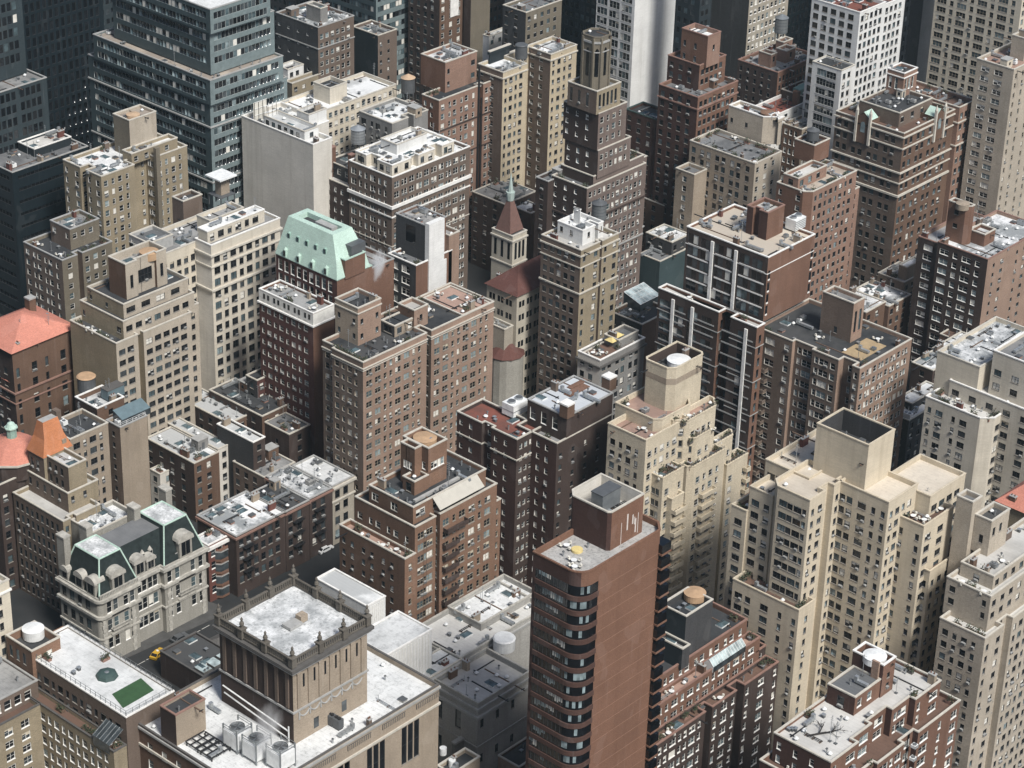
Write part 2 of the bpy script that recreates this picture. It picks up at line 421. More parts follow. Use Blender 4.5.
            for j in range(len(zs)-1):
                for k in range(len(us)-1):
                    if us[k+1]-us[k] < 1e-3: continue
                    if j % 2 == 1 and k % 2 == 1:
                        r_ = rng.random(); li = sp.light
                        var = (rng.choice((5, 6, 8, 9, 7, 5, 10, 11, 10)) if r_ < li else rng.choice((0, 0, 0, 1, 2, 3, 4)))
                        if sp.st in 'ok': var = (rng.choice((2, 4, 7, 6)) if r_ < li else rng.choice((0, 0, 3, 2, 4, 0))) if li > .07 else rng.choice((0, 3, 3))
                        uc, zc = (us[k]+us[k+1])/2, (zs[j]+zs[j+1])/2
                        s.wins.append((win_mesh(us[k+1]-us[k], zs[j+1]-zs[j], sp.st, var), P(uc, zc), rz, (nx, ny), (us[k+1]-us[k])*(zs[j+1]-zs[j])))
                    else:
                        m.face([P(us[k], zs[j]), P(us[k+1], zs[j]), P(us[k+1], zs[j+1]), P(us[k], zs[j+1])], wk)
        m.build(wallname, s.root)
        lp = [(x-ox, y-oy) for x, y in poly]
        rmk = MB(); ins = offset(lp, -thick)
        rmk.face([(x, y, z1-par) for x, y in ins], rm(roof, 0 if roof == 'snow' and par < 0 else int(abs(t.x0*13+t.y0*7)) % 5)); t.roof = rmk.build(roofname, s.root)
        c = MB(); o1, o2 = offset(lp, .1), offset(lp, -thick-.02)
        th = min(.28, copw)
        for i in range(n):
            j = (i+1) % n
            c.face([(*o1[i], z1), (*o1[j], z1), (*o1[j], z1+th), (*o1[i], z1+th)], cop)
            c.face([(*o1[i], z1+th), (*o1[j], z1+th), (*o2[j], z1+th), (*o2[i], z1+th)], cop)
            c.face([(*o2[j], z1), (*o2[i], z1), (*o2[i], z1+th), (*o2[j], z1+th)], cop)
            if par > .05: c.face([(*ins[j], z1-par), (*ins[i], z1-par), (*o2[i], z1), (*o2[j], z1)], inn or wall)
            c.face([(*o1[j], z1), (*o1[i], z1), (*lp[i], z1), (*lp[j], z1)], cop)
        c.build(copname, s.root)
        for bd in bands:
            zt, hh, pr, mk = bd
            s.band(lp, z1-zt, hh, pr, mk)
        return t
    def band(s, lp, zt, hh, pr, mk, name='cornice'):
        c = MB(); o1, o2 = offset(lp, pr), offset(lp, -.03); n = len(lp); zb = zt-hh
        for i in range(n):
            j = (i+1) % n
            c.face([(*o1[i], zb), (*o1[j], zb), (*o1[j], zt), (*o1[i], zt)], mk)
            c.face([(*o1[i], zt), (*o1[j], zt), (*o2[j], zt), (*o2[i], zt)], mk)
            c.face([(*o2[i], zb), (*o2[j], zb), (*o1[j], zb), (*o1[i], zb)], mk)
        return c.build(name, s.root)
    def part(s, name, mb, label=None):
        o = mb.build(name, s.root)
        if label: o['label'] = label
        return o
def finish_windows():
    tree = BVHTree.FromPolygons([Vector(v) for v in OCC_V], OCC_F)
    eye = Vector((0, 0, H))
    for b in BL:
        vis, hid = [], []
        for me, p, rz, nn, ar in b.wins:
            wpos = Vector((p[0]+b.o[0]+nn[0]*.5, p[1]+b.o[1]+nn[1]*.5, p[2]))
            d = wpos-eye; dist = d.length; dn = d/dist
            facing = -(dn.x*nn[0]+dn.y*nn[1])
            x, y, w = proj(*wpos)
            hit = tree.ray_cast(eye, dn, dist-.4)
            ok = facing > 0 and -4 < x < 1028 and -4 < y < 772 and hit[0] is None
            # a step aside: keep what is only just hidden
            (vis if ok else hid).append((ar*max(facing, 0)/dist/dist, me, p, rz))
        vis.sort(key=lambda q: -q[0])
        for _, me, p, rz in vis[:100]:
            o = put(me, 'window', b.root, p, rz)
            if me.name in ACOF: put(ACOF[me.name], 'air_conditioner', o, (0, 0, 0))
        rest = vis[100:]+[q for q in hid if q[0] > 0]
        if rest: merged('window', [(m_, p, rz) for _, me, p, rz in rest for m_ in ([me, ACOF[me.name]] if me.name in ACOF else [me])], b.root)
# ------------------------------------------------------------------ roof furniture
CM = {}
def cmesh(k, fn):
    if k not in CM: CM[k] = fn()
    return CM[k]
def m_ac(v):
    b = MB(); w, d, h = ((1.6, 1.1, 1.1), (2.4, 1.4, 1.3), (1.1, 1.1, .9))[v % 3]; mk = ('ac', 'metal', 'metal_white', 'steel')[v % 4]
    b.box(-w/2, -d/2, .25, w/2, d/2, h, mk)
    for sx in (-1, 1):
        for sy in (-1, 1): b.box(sx*w*.4-.06, sy*d*.4-.06, 0, sx*w*.4+.06, sy*d*.4+.06, .25, 'metal_dark')
    for i in range(1 if w < 2 else 2):
        cx = 0 if w < 2 else (-.55+1.1*i)
        b.frus(cx, 0, h, .42, h+.12, .42, 'metal_dark', 10); b.frus(cx, 0, h+.12, .3, h+.15, .05, 'steel', 8)
    for k in range(4): b.box(-w/2-.02, -d/2-.03, .35+k*.16, w/2+.02, -d/2, .42+k*.16, 'metal_dark')
    return b.mesh('air_unit')
def m_vent(v):
    b = MB()
    if v % 3 == 0: b.frus(0, 0, 0, .16, 1.0, .16, 'metal', 8); b.frus(0, 0, 1.0, .3, 1.25, .12, 'metal_dark', 8)
    elif v % 3 == 1: b.frus(0, 0, 0, .3, .5, .3, 'metal', 10); b.frus(0, 0, .5, .5, .85, .2, 'metal_white', 10)
    else: b.box(-.3, -.3, 0, .3, .3, .7, 'metal_dark'); b.box(-.4, -.4, .7, .4, .4, .82, 'metal')
    return b.mesh('vent')
def m_hatch(v):
    b = MB(); b.box(-.7, -.6, 0, .7, .6, .5, ('copgrey', 'tan', 'copbrick')[v % 3]); b.box(-.78, -.68, .5, .78, .68, .6, 'metal_dark'); return b.mesh('roof_hatch')
def m_sky(v):
    b = MB(); w, d = 1.3, .9; b.box(-w, -d, 0, w, d, .35, 'metal_white')
    t = .8; p = [(-w, -d, .36), (w, -d, .36), (w, d, .36), (-w, d, .36)]; r = [(-w+.7, 0, t), (w-.7, 0, t)]
    b.face([p[0], p[1], r[1], r[0]], 'glass_teal'); b.face([p[2], p[3], r[0], r[1]], 'glass_teal'); b.face([p[1], p[2], r[1]], 'glass_teal'); b.face([p[3], p[0], r[0]], 'glass_teal')
    return b.mesh('skylight')
def m_duct(v):
    b = MB(); L = 3+v % 3
    b.box(-L/2, -.35, .4, L/2, .35, 1.0, 'metal'); b.box(L/2-.7, -.35, 1.0, L/2, .35, 1.7, 'metal')
    for x in (-L/2+.4, 0, L/2-.5): b.box(x-.05, -.3, 0, x+.05, .3, .4, 'metal_dark')
    for x in range(int(L)): b.box(-L/2+x+.5, -.38, .38, -L/2+x+.56, .38, 1.03, 'steel')
    return b.mesh('duct')
def m_bulk(v):
    b = MB(); w, d, h = ((2.4, 3.2, 2.6), (3.4, 2.6, 2.8), (2, 2, 2.4))[v % 3]; mk = ('brown', 'tan', 'greybrown', 'cream', 'grey')[v % 5]
    b.box(-w/2, -d/2, 0, w/2, d/2, h, mk); b.box(-w/2-.12, -d/2-.12, h, w/2+.12, d/2+.12, h+.2, 'copgrey'); b.box(-.45, -d/2-.03, 0, .45, -d/2, 2.0, 'metal_dark')
    b.box(-w/2-.03, -.4, .9, -w/2, .4, 1.8, 'glass_dark')
    return b.mesh('stair_bulkhead')
def m_chim(v):
    b = MB(); w, d, h = ((.9, 1.5, 2.2), (.8, .8, 1.7), (.7, 2.2, 1.9))[v % 3]; mk = ('brown', 'red', 'greybrown', 'tan')[v % 4]
    b.box(-w/2, -d/2, 0, w/2, d/2, h, mk); b.box(-w/2-.08, -d/2-.08, h, w/2+.08, d/2+.08, h+.18, 'copgrey')
    for k in range(2): b.frus(0, -d/4+k*d/2, h+.18, .16, h+.6, .13, 'rust', 8)
    return b.mesh('chimney')
def m_plank(v):
    b = MB(); L = 2.5+v; b.box(-L/2, -.12, 0.02, L/2, .12, .2, 'wood' if v % 2 else 'black_pipe'); b.box(-L/2+.4, -.5, .2, -L/2+.6, .5, .32, 'black_pipe'); return b.mesh('pipe_run')
def m_plant(v):
    b = MB(); r_ = random.Random(v); b.box(-.9, -.4, 0, .9, .4, .55, ('wood', 'copdark', 'copbrick')[v % 3])
    for k in range(70):
        x, y, z = r_.uniform(-.95, .95), r_.uniform(-.5, .5), .55+abs(r_.gauss(0, .55))
        a = Vector((r_.uniform(-1, 1), r_.uniform(-1, 1), r_.uniform(-.6, 1))).normalized()*.22; c = a.orthogonal().normalized()*.13
        p = Vector((x, y, z)); b.face([p-a, p+c, p+a, p-c], 'leaf' if k % 3 else 'leaf_dry')
    return b.mesh('planter')
plain('leaf', (.035, .05, .025), .8, var=.4); plain('leaf_dry', (.09, .07, .045), .9, var=.4)
def m_table(v):
    b = MB(); b.frus(0, 0, .68, .6, .74, .6, 'metal_white', 12); b.frus(0, 0, 0, .06, .68, .06, 'metal_dark', 6)
    for k in range(3):
        a = 2.1*k+v; cx, cy = 1.05*math.cos(a), 1.05*math.sin(a)
        b.box(cx-.24, cy-.24, .4, cx+.24, cy+.24, .47, 'fabric'); b.box(cx+.24*math.cos(a)-.2, cy+.24*math.sin(a)-.2, .47, cx+.24*math.cos(a)+.2, cy+.24*math.sin(a)+.2, .9, 'fabric')
        b.box(cx-.2, cy-.2, 0, cx+.2, cy+.2, .4, 'metal_dark')
    return b.mesh('terrace_table')
def m_mast(v):
    b = MB(); h = 3+v % 4; b.tube((0, 0, 0), (0, 0, h), .06, 'metal', 5); b.box(-.3, -.3, 0, .3, .3, .15, 'metal_dark')
    for k in range(v % 4+1): b.tube((-.5, 0, h-.3-k*.5), (.5, 0, h-.3-k*.5), .035, 'metal', 4)
    return b.mesh('antenna_mast')
def m_lad(v):
    b = MB(); L = 4+v % 3
    for y in (-.2, .2): b.tube((-L/2, y, .35), (L/2, y, .35), .09, 'metal' if v % 2 else 'black_pipe', 5)
    for x in (-L/2+.3, 0, L/2-.3): b.box(x-.08, -.4, 0, x+.08, .4, .3, 'wood')
    b.tube((L/2, -.2, .35), (L/2, -.2, 1.3), .09, 'metal', 5)
    return b.mesh('pipe_pair')
KIND = dict(m=(m_mast, 'antenna_mast', 0, 0, False), l=(m_lad, 'pipe_pair', 0, 0, False), a=(m_ac, 'air_unit', 'grey box air unit', 'air unit', True), v=(m_vent, 'vent', 0, 0, False), h=(m_hatch, 'roof_hatch', 0, 0, False), s=(m_sky, 'skylight', 0, 0, False), d=(m_duct, 'duct', 0, 0, False),
            b=(m_bulk, 'stair_bulkhead', 0, 0, False), c=(m_chim, 'chimney', 0, 0, False), p=(m_plank, 'pipe_run', 0, 0, False), g=(m_plant, 'planter', 'planter of dark shrubs', 'planter', True), t=(m_table, 'terrace_table', 'small terrace table with chairs', 'table', True))
GCOUNT = {}
def clut(t, s, seed=0, zone=None, edge=False):
    """scatter roof furniture over the free part of a roof; the string says how many of which kind"""
    b = t.b; r_ = random.Random(seed*77+len(s)); x0, y0, x1, y1 = zone or (t.x0+1.2, t.y0+1.2, t.x1-1.2, t.y1-1.2); used = []
    for ch in s:
        fn, nm, desc, cat, th = KIND[ch]; v = r_.randrange(12); me = cmesh((ch, v), lambda: fn(v))
        rad = dict(m=.6, l=2.0, a=1.1, v=.5, h=.9, s=1.3, d=2, b=2.0, c=1.1, p=1.8, g=.8, t=1.3)[ch]
        for _ in range(40):
            x, y = r_.uniform(x0, x1), r_.uniform(y0, y1)
            if ch in 'cg' or edge:                      # along an edge
                k = r_.randrange(4); x, y = [(x0, y), (x1, y), (x, y0), (x, y1)][k]
            if any(e[0]-rad < x < e[2]+rad and e[1]-rad < y < e[3]+rad for e in t.excl): continue
            if any((x-a)**2+(y-c)**2 < (rad+q)**2*.7 for a, c, q in used): continue
            if not inside(t.poly, x, y): continue
            used.append((x, y, rad)); rz = r_.choice((0, math.pi/2)) 
            if ch == 'g': rz = math.pi/2 if abs(x-x0) < .01 or abs(x-x1) < .01 else 0
            if th:
                o = bpy.data.objects.new(nm, me); COL.objects.link(o); o.location = (x, y, t.rz+.005); o.rotation_euler.z = rz
                lab = f'{desc} on the roof of {b.ref}' if ch != 'g' else f'{desc} on the terrace of {b.ref}'
                tag(o, lab, cat, f'{cat}s on {b.ref}')
            else: put(me, nm, t.roof, (x-b.o[0], y-b.o[1], t.rz+.005), rz)
            break
def auto_clut(t, seed):
    """small fixed fittings every roof has: vent stacks, hatches, pipe runs, ducts"""
    if getattr(t, 'bare', False): return
    A = 0; n = len(t.poly)
    for i in range(n): A += t.poly[i][0]*t.poly[(i+1) % n][1]-t.poly[(i+1) % n][0]*t.poly[i][1]
    A = abs(A)/2-sum((e[2]-e[0])*(e[3]-e[1]) for e in t.excl)
    if A < 14: return
    r_ = random.Random(seed); k = min(20, int(A/14))
    clut(t, ''.join(r_.choice('vvvvvpplhdsvmc') for _ in range(k)), seed)
def inside(poly, x, y):
    c = False; n = len(poly)
    for i in range(n):
        (a, b), (d, e) = poly[i], poly[(i+1) % n]
        if (b > y) != (e > y) and x < (d-a)*(y-b)/(e-b)+a: c = not c
    return c
def water_tank(x, y, z, label, r=1.8, hh=3.4, leg=2.5, roofk='wood_light', body='wood', flat=False):
    e = empty('water_tank', (x, y, z)); tag(e, label, 'water tank')
    f = MB()
    for k in range(6):
        a = k*math.pi/3; f.box(r*.8*math.cos(a)-.1, r*.8*math.sin(a)-.1, 0, r*.8*math.cos(a)+.1, r*.8*math.sin(a)+.1, leg, 'metal_dark')
    f.box(-r, -.15, leg-.3, r, .15, leg, 'metal_dark'); f.box(-.15, -r, leg-.31, .15, r, leg-.01, 'metal_dark'); f.build('stand', e)
    b = MB(); b.frus(0, 0, leg, r, leg+hh, r*.96, body, 20, cap=False)
    for k in range(5): b.frus(0, 0, leg+.3+k*(hh-.6)/4, r*1.012, leg+.38+k*(hh-.6)/4, r*1.012, 'metal_dark', 20, cap=False)
    b.build('tank', e)
    c = MB(); c.frus(0, 0, leg+hh, r*1.06, leg+hh+(.25 if flat else r*.55), .12 if not flat else r*.9, roofk, 20); c.build('tank_roof', e)
    return e
def pt(x, y, z, nm=None): return unp(x, y, z)
def inner_tank(b, x, y, zt, r, key='wood_light', name='tank_top', h=1.6):
    """the round top of a tank that stands inside a roof enclosure"""
    X, Y = unp(x, y, zt); m = MB(); ox, oy = b.o
    m.frus(X-ox, Y-oy, zt-h, r, zt, r, key, 24, cap=False); m.frus(X-ox, Y-oy, zt, r*1.03, zt+.35, r*.1, key, 24); m.build(name, b.root)
def rail(b, pts, z, h=1.1, mat='rail', step=2.0, name='railing'):
    m = MB(); ox, oy = b.o
    for (ax, ay), (bx, by) in zip(pts, pts[1:]):
        L = math.hypot(bx-ax, by-ay); n = max(1, int(L/step))
        for i in range(n+1):
            x, y = ax+(bx-ax)*i/n-ox, ay+(by-ay)*i/n-oy; m.box(x-.04, y-.04, z, x+.04, y+.04, z+h, mat)
        for zz in (h, h*.5): m.tube((ax-ox, ay-oy, z+zz), (bx-ox, by-oy, z+zz), .04, mat, 4)
    m.build(name, b.root)
def balconies(b, face, t, u0, u1, z0, z1, fl=3.0, dep=1.4, slab='cream', railk='cream', solid=True, rh=1.05):
    """stack of balconies on side 'A' or 'B' of a tier, from share u0 to u1 of that side (left to right)"""
    ox, oy = b.o; k = 0; z = z1
    key = MB()
    if face == 'A':
        ya, yb = t.y1-u0*(t.y1-t.y0), t.y1-u1*(t.y1-t.y0); L = ya-yb; rz = -math.pi/2; base = (t.x0-ox, ya-oy)
    else:
        xa, xb = t.x0+u0*(t.x1-t.x0), t.x0+u1*(t.x1-t.x0); L = xb-xa; rz = 0; base = (xa-ox, t.y0-oy)
    key.box(0, -dep, 0, L, .0, .2, slab)
    if solid:
        key.box(0, -dep, .2, L, -dep+.14, rh, railk); key.box(0, -dep+.14, .2, .14, 0, rh, railk); key.box(L-.14, -dep+.14, .2, L, 0, rh, railk)
    else:
        key.box(0, -dep, rh-.06, L, -dep+.05, rh, railk)
        for i in range(int(L/.35)+1): key.box(min(i*.35, L-.04), -dep+.01, .2, min(i*.35, L-.04)+.04, -dep+.04, rh-.06, railk)
    me = key.mesh('balcony')
    while z > z0 and k < 40:
        put(me, 'balcony', b.root, (base[0], base[1], z), rz); z -= fl; k += 1
plain('deck_tan', (.36, .27, .16), .9); plain('spire_tile', (.15, .085, .07), .85, scale=1.5); plain('tile_tan', (.42, .28, .17), .9); plain('awning_cloth', (.44, .42, .37), .9, var=.06); glassmat('glass_roof', (.4, .47, .47), .15)
plain('unit_blue', (.12, .17, .19), .5); plain('joint_pale', (.25, .142, .1), .85); plain('lime_stain', (.55, .5, .46), .9); plain('bark', (.03, .026, .024), .95); plain('slate_green', (.026, .034, .034), .95, spec=.08, var=.3)
plain('copgrey2', (.4, .385, .345), .85, var=.3)

def fire_escape(b, t, f_, z0, z1, fl=3.1):
    """iron platforms and slanting stairs on the B side of a tier at share f_"""
    x = t.x0+(t.x1-t.x0)*f_-b.o[0]; y = t.y0-b.o[1]; m = MB(); z = z1
    while z > z0:
        m.box(x-1.6, y-1.1, z, x+1.6, y-.02, z+.08, 'black_pipe')
        for zz in (.5, 1.0): m.tube((x-1.6, y-1.08, z+zz), (x+1.6, y-1.08, z+zz), .035, 'black_pipe', 4)
        for q in range(9): m.box(x-1.6+q*.4-.02, y-1.1, z+.08, x-1.6+q*.4+.02, y-1.06, z+1.0, 'black_pipe')
        m.tube((x-1.2, y-.8, z), (x+1.0, y-.8, z-fl), .06, 'black_pipe', 4); m.tube((x-1.2, y-.4, z), (x+1.0, y-.4, z-fl), .06, 'black_pipe', 4)
        z -= fl
    b.part('fire_escape', m)
plain('patina_grey', (.36, .43, .4), .8)
# ================================================================== the far rows
b = B('office_tower', 'stepped grey teal office block with ribbon windows and thin white ledges', 'office tower', ref='the stepped grey office block')
_o = W('r,', 3.45, 1.95, 1.1, 'o', mg=.5, light=.3); _k = dict(wall='spandrel_lit', wallA='spandrel', A=_o, Bf=_o, cop='copgrey')  # two copies of one spandrel, light and shade painted into the colour
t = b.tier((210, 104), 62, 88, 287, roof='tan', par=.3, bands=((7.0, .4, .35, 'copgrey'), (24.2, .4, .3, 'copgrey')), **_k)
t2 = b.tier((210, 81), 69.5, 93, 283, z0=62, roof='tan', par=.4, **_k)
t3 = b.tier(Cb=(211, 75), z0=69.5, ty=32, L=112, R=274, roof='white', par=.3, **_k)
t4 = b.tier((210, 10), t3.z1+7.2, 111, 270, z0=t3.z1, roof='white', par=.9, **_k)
b.rect(t4.x0+8, t4.y0+10, t4.x1-8, t4.y1-14, t4.z1-.9, t4.z1+4, wall='copgrey', roof='grey', wallname='bulkhead', roofname='bulkhead_roof')
clut(t4, 'aaddvvvh', 3); clut(t2, 'vvhav', 4)

b = B('office_tower', 'dark glass office slab with pale ribbon spandrels beside the black low block', 'office tower', ref='the banded dark glass slab')
t = b.tier((-60, 112), 66, -75, 46.5, D=30, wall='tealdark', A=None, Bf=W('r-r-r-r.', 3.9, 2.5, 1.0, 'k', mg=.6, light=.06), roof='grey', cop='copgrey', par=.4)
t2 = b.rect(t.x0, t.y0+7, t.x1-1.5, t.y1, 66, 140, wall='tealdark', Bf=W('r-r-r-r.', 3.9, 2.5, 1.0, 'k', mg=.6, light=.08), roof='grey')
b = B('podium_block', 'black glass low block with a flat grey roof below the stepped office block', 'office block', ref='the black glass low block')
t = b.tier((12, 173), 48, -20, 88, wall='black', wallA='dark', A=W('r,', 3.8, 1.2, 1.6, 'k', light=.05), Bf=W('r,', 3.8, .9, 1.6, 'k', light=.05), roof='dkgrey', par=.4, cop='copgrey')
p = b.rect(t.x0+12, t.y0+5, t.x1-2, t.y1-2, 47.6, 50, wall='dark', roof='pale', par=.5, cop='copwhite', wallname='bulkhead', roofname='bulkhead_roof'); clut(t, 'aav', 5)
b = B('glass_tower', 'near black glass tower with faint ribs beside the stepped office block', 'office tower', ref='the near black tower')
t = b.tier((30, 120), 150, 10, 108, zC=20, wall='black', Bf=W('r.', 3.9, 2.9, 1.5, 'k', light=.0), A=None, roof='dkgrey')

b = B('apartment_block', 'grey brick block with dark blind side wall and cluttered snowy roof in the far row', ref='the grey block with the dark side wall')
t = b.tier((318, 28), 50, 276, 354, wall='greybrown', wallA='dkgrey', A=W('n....', 4, .9, 3, 'g', light=.7), Bf=W('m.', 3.1, 1.6, 2.5, 'w', light=.45), roof='snow', cop='copgrey', bands=((7, .35, .2, 'copgrey'),))
u = b.rect(t.x0+5, t.y0+4, t.x1-8, t.y1-9, t.rz, t.rz+5, wall='grey', roof='white', wallname='bulkhead', roofname='bulkhead_roof'); clut(t, 'aavvhdpcb', 6)
b = B('apartment_block', 'narrow brown brick block with blind dark side, right of the grey far block', ref='the narrow brown far block')
t = b.tier((378, 36), 42, 352, 397, wall='greybrown', wallA='dark', Bf=W('n..', 3.2, 1.3, 2.5, 'd'), roof='grey'); clut(t, 'vcah', 7)
b = B('apartment_block', 'small beige annex with a white roof hut between grey office and white block', ref='the small beige annex')
t = b.tier((292, 84), 34, 285, 321, wall='khaki', wallA='olive', Bf=W('m..', 3.4, 1.3, 1.5, 'd'), roof='grey')
b.rect(t.x0+2, t.y0+4, t.x0+9, t.y0+9, t.rz, t.rz+4, wall='white', Bf=W('m.', 4, 1.6, 1.2, 'd'), roof='grey', wallname='bulkhead', roofname='bulkhead_roof')

b = B('office_tower', 'pale teal office tower with horizontal window bands in the far row', 'office tower')
t = b.tier((376, 62), 120, 318, 412, zC=24, wall='spandrel_lit', wallA='spandrel', A=W('r,', 3.6, 1.9, 1.0, 'k', mg=.3, light=.35), Bf=W('r,', 3.6, 1.9, 1.0, 'k', mg=.3, light=.5))
b = B('apartment_tower', 'dark brown brick tower with a pale vertical strip on its sunlit side', 'apartment tower')
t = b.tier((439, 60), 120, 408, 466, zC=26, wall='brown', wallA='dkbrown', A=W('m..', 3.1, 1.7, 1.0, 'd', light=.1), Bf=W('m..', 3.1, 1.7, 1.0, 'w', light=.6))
m = MB(); m.box(t.x0+5-b.o[0], t.y0-.35-b.o[1], 40, t.x0+9-b.o[0], t.y0-.02-b.o[1], 110, 'copwhite'); b.part('pilaster', m)
b = B('apartment_tower', 'slim olive tower with blank sides behind the yellow brick pair', 'apartment tower')
t = b.tier((470, 55), 110, 463, 489, zC=26, wall='olive', wallA='dkbrown')
b = B('house', 'small white walled house wedged behind the yellow brick pair', ref='the small white house')
t = b.tier((489, 37), 38, 483, 508, wall='white', Bf=W('m..', 3.4, 1.3, 1.5, 'd'), roof='white'); clut(t, 'vvc', 3)
b = B('apartment_block', 'dark olive brick block with dark flat roof at the far top edge', ref='the dark olive far block')
t = b.tier((526, 13), 55, 503, 562, wall='olive', wallA='dkgrey', A=W('m..', 3.1, 1.5, 1.6, 'd', light=.1), Bf=W('m..', 3.1, 1.5, 1.6, 'd', light=.3), roof='dkgrey'); clut(t, 'vahb', 4)
b = B('office_tower', 'blackish brown tower directly behind the crowned setback tower', 'office tower')
t = b.tier((597, 50), 120, 557, 604, zC=26, wall='dark', A=W('r.', 3.4, 1.9, 1.5, 'k', light=.1))
b = B('apartment_tower', 'tall glass fronted tower with a blank white end wall', 'apartment tower')
t = b.tier((629, 118), 150, 592, 671, zC=15, wall='white', A=W('r,r,r,.', 3.3, 2.45, .6, 'g', mg=.3, light=.45), wallA='white', roof='white')
b = B('office_tower', 'dark banded glass block right of the blank white end wall', 'office tower')
t = b.tier((674, 70), 110, 666, 708, zC=20, wall='dark', A=W('r,', 3.6, 1.8, .8, 'k'), Bf=W('r,', 3.6, 1.8, .8, 'k', light=.1))
b = B('apartment_tower', 'pale stone tower with bright window rows and a dark blank side', 'apartment tower')
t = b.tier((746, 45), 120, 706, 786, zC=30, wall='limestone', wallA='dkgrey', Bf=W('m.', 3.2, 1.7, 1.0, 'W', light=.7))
b = B('glass_tower', 'dark teal glass tower between the pale stone tower and white flats', 'office tower')
t = b.tier((786, 30), 120, 778, 818, zC=20, wall='black', Bf=W('r.', 3.8, 2.5, .8, 'k', light=.02), A=None)

b = B('apartment_tower', 'white brick apartment tower with dark square windows and rooftop terraces', 'apartment tower', ref='the white brick tower')
_w = dict(wall='white', A=W('W.', 3.0, 1.7, 1.3, 'd', light=.1), Bf=W('m.', 3.0, 1.7, 1.3, 'd', light=.15), roof='redroof', cop='copwhite')
t = b.tier((860, 13), 72, 812, 886, **_w); clut(t, 'aghv', 3)
t2 = b.rect(t.x1, t.y0+2, t.x1+14, t.y1-4, 0, 70, **_w); clut(t2, 'gav', 8)
t3 = b.rect(t.x0-7, t.y0, t.x0, t.y0+11, 0, 55, wall='white', A=W('x,', 3.0, 2.3, 1.4, 'g', light=.6), Bf=W('m.', 3, 1.7, 1.3, 'd'), roof='tar', par=.3)
rail(b, [(t.x1, t.y0+2.2), (t.x1+13.8, t.y0+2.2), (t.x1+13.8, t.y1-5)], 70.2)
b = B('office_tower', 'blank grey tower behind the white brick tower', 'office tower')
t = b.tier((917, 60), 120, 905, 940, zC=25, wall='grey', wallA='dkgrey')
b = B('apartment_tower', 'tan apartment slab with columns of dark recessed balconies', 'apartment tower', ref='the tan balcony slab')
t = b.tier((1012, 78), 120, 929, 1040, zC=36, wall='cream', A=W('x.m.', 3.0, 1.7, 1.2, 't', light=.1), Bf=W('m..', 3.0, 1.6, 1.2, 't'))
b = B('apartment_tower', 'tall plain sandy brick tower with paired window columns at the right edge', 'apartment tower', ref='the plain sandy tower')
t = b.tier((1014, 70), 70, 977, 1064, wall='sandy', A=W('T..', 3.0, 1.5, 1.6, 'w', mg=1.8, light=.55), Bf=W('n...n....', 3.0, 1.4, 1.6, 't', mg=1.2), roof='paver', cop='copstone'); clut(t, 'gtab', 5)
b.rect(t.x0+10, t.y0+3, t.x1-4, t.y1-5, t.rz, t.rz+7, wall='sandy', roof='grey', wallname='bulkhead', roofname='bulkhead_roof')

# ================================================================== second row
b = B('apartment_block', 'sandy stone block with a square penthouse tower, left of the white wrapped block', ref='the sandy block with the square penthouse')
_w = dict(wall='khaki', A=W('n..m.', 3.0, 1.6, 1.6, 'w', light=.45), Bf=W('m.n.', 3.0, 1.6, 1.6, 'w', light=.45), Cf=W('m.', 3, 1.6, 1.6, 'w'), roof='white')
t = b.tier((101, 177), 54, 63, 187, nA=((.45, .6, 3),), nB=((.38, .62, 4),), **_w)
_t = b.tier(Cb=(131, 158), z0=t.rz, ty=121, L=113, R=156, wall='sandy', wallA='olive', roof='tan', par=.6, wallname='penthouse', roofname='penthouse_roof'); _p = _t
inner_tank(b, 133, 114, _t.z1+.5, 1.9, 'wood_light')
_q = b.rect(_t.x0-3, _t.y0-4, _t.x1+4, _t.y0-.1, t.rz, t.rz+3.2, wall='khaki', roof='white', Bf=W('m..', 4, 1.5, 1.0, 'w'), wallname='penthouse', roofname='penthouse_roof')
clut(t, 'aavvhsgdc', 12)
m = MB(); m.box(t.x0+19-b.o[0], t.y0-.9-b.o[1], 0, t.x0+20.4-b.o[0], t.y0+.2-b.o[1], 57, 'olive'); b.part('chimney', m)
b = B('apartment_block', 'drab brown block with terraced plant filled setbacks above the red roof', ref='the drab brown terraced block')
_w = dict(wall='olive', wallA='greybrown', A=W('m..n.', 3.0, 1.5, 1.4, 'w', light=.35), Bf=W('m.', 3.0, 1.5, 1.4, 'w', light=.35), cop='copgrey')
t = b.tier((62, 261), 44, 23.5, 112, roof='tar', nB=((.3, .4, 2),), **_w)
u = b.rect(t.x0+7, t.y0+5, t.x1, t.y1-3, t.rz, t.rz+6, roof='gravel', **_w); clut(u, 'ahvsgg', 3); clut(t, 'gggggtt', 4)

b = B('apartment_block', 'cream stone apartment block with a long white penthouse roof beside the mint mansard', ref='the cream block with the white penthouse')
t = b.tier((211, 246), 56, 195, 280, wall='creamwhite', wallA='paper', Bf=W('W.m.', 3.35, 1.9, 3.2, 'd', light=.2), roof='grey', cop='copwhite', par=.5,
           bands=((2.6, .5, .5, 'copstone'), (6.0, .35, .3, 'copstone'), (12.6, .5, .45, 'copstone'), (46, .5, .4, 'copstone')))
u = b.rect(t.x0+.8, t.y0+2.2, t.x1-3.5, t.y1-.4, t.rz, t.rz+3.4, wall='creamwhite', Bf=W('m.W.', 4, 1.9, .8, 'd'), roof='white', par=.1, cop='copwhite', wallname='penthouse', roofname='penthouse_roof')
t2 = b.rect(t.x0-12, t.y1, t.x1-6, t.y1+12, 0, 55, wall='cream', A=W('m.', 3.2, 1.7, 3.0, 'd'), Bf=W('m.', 3.2, 1.7, 3.0, 'd'), roof='grey'); 
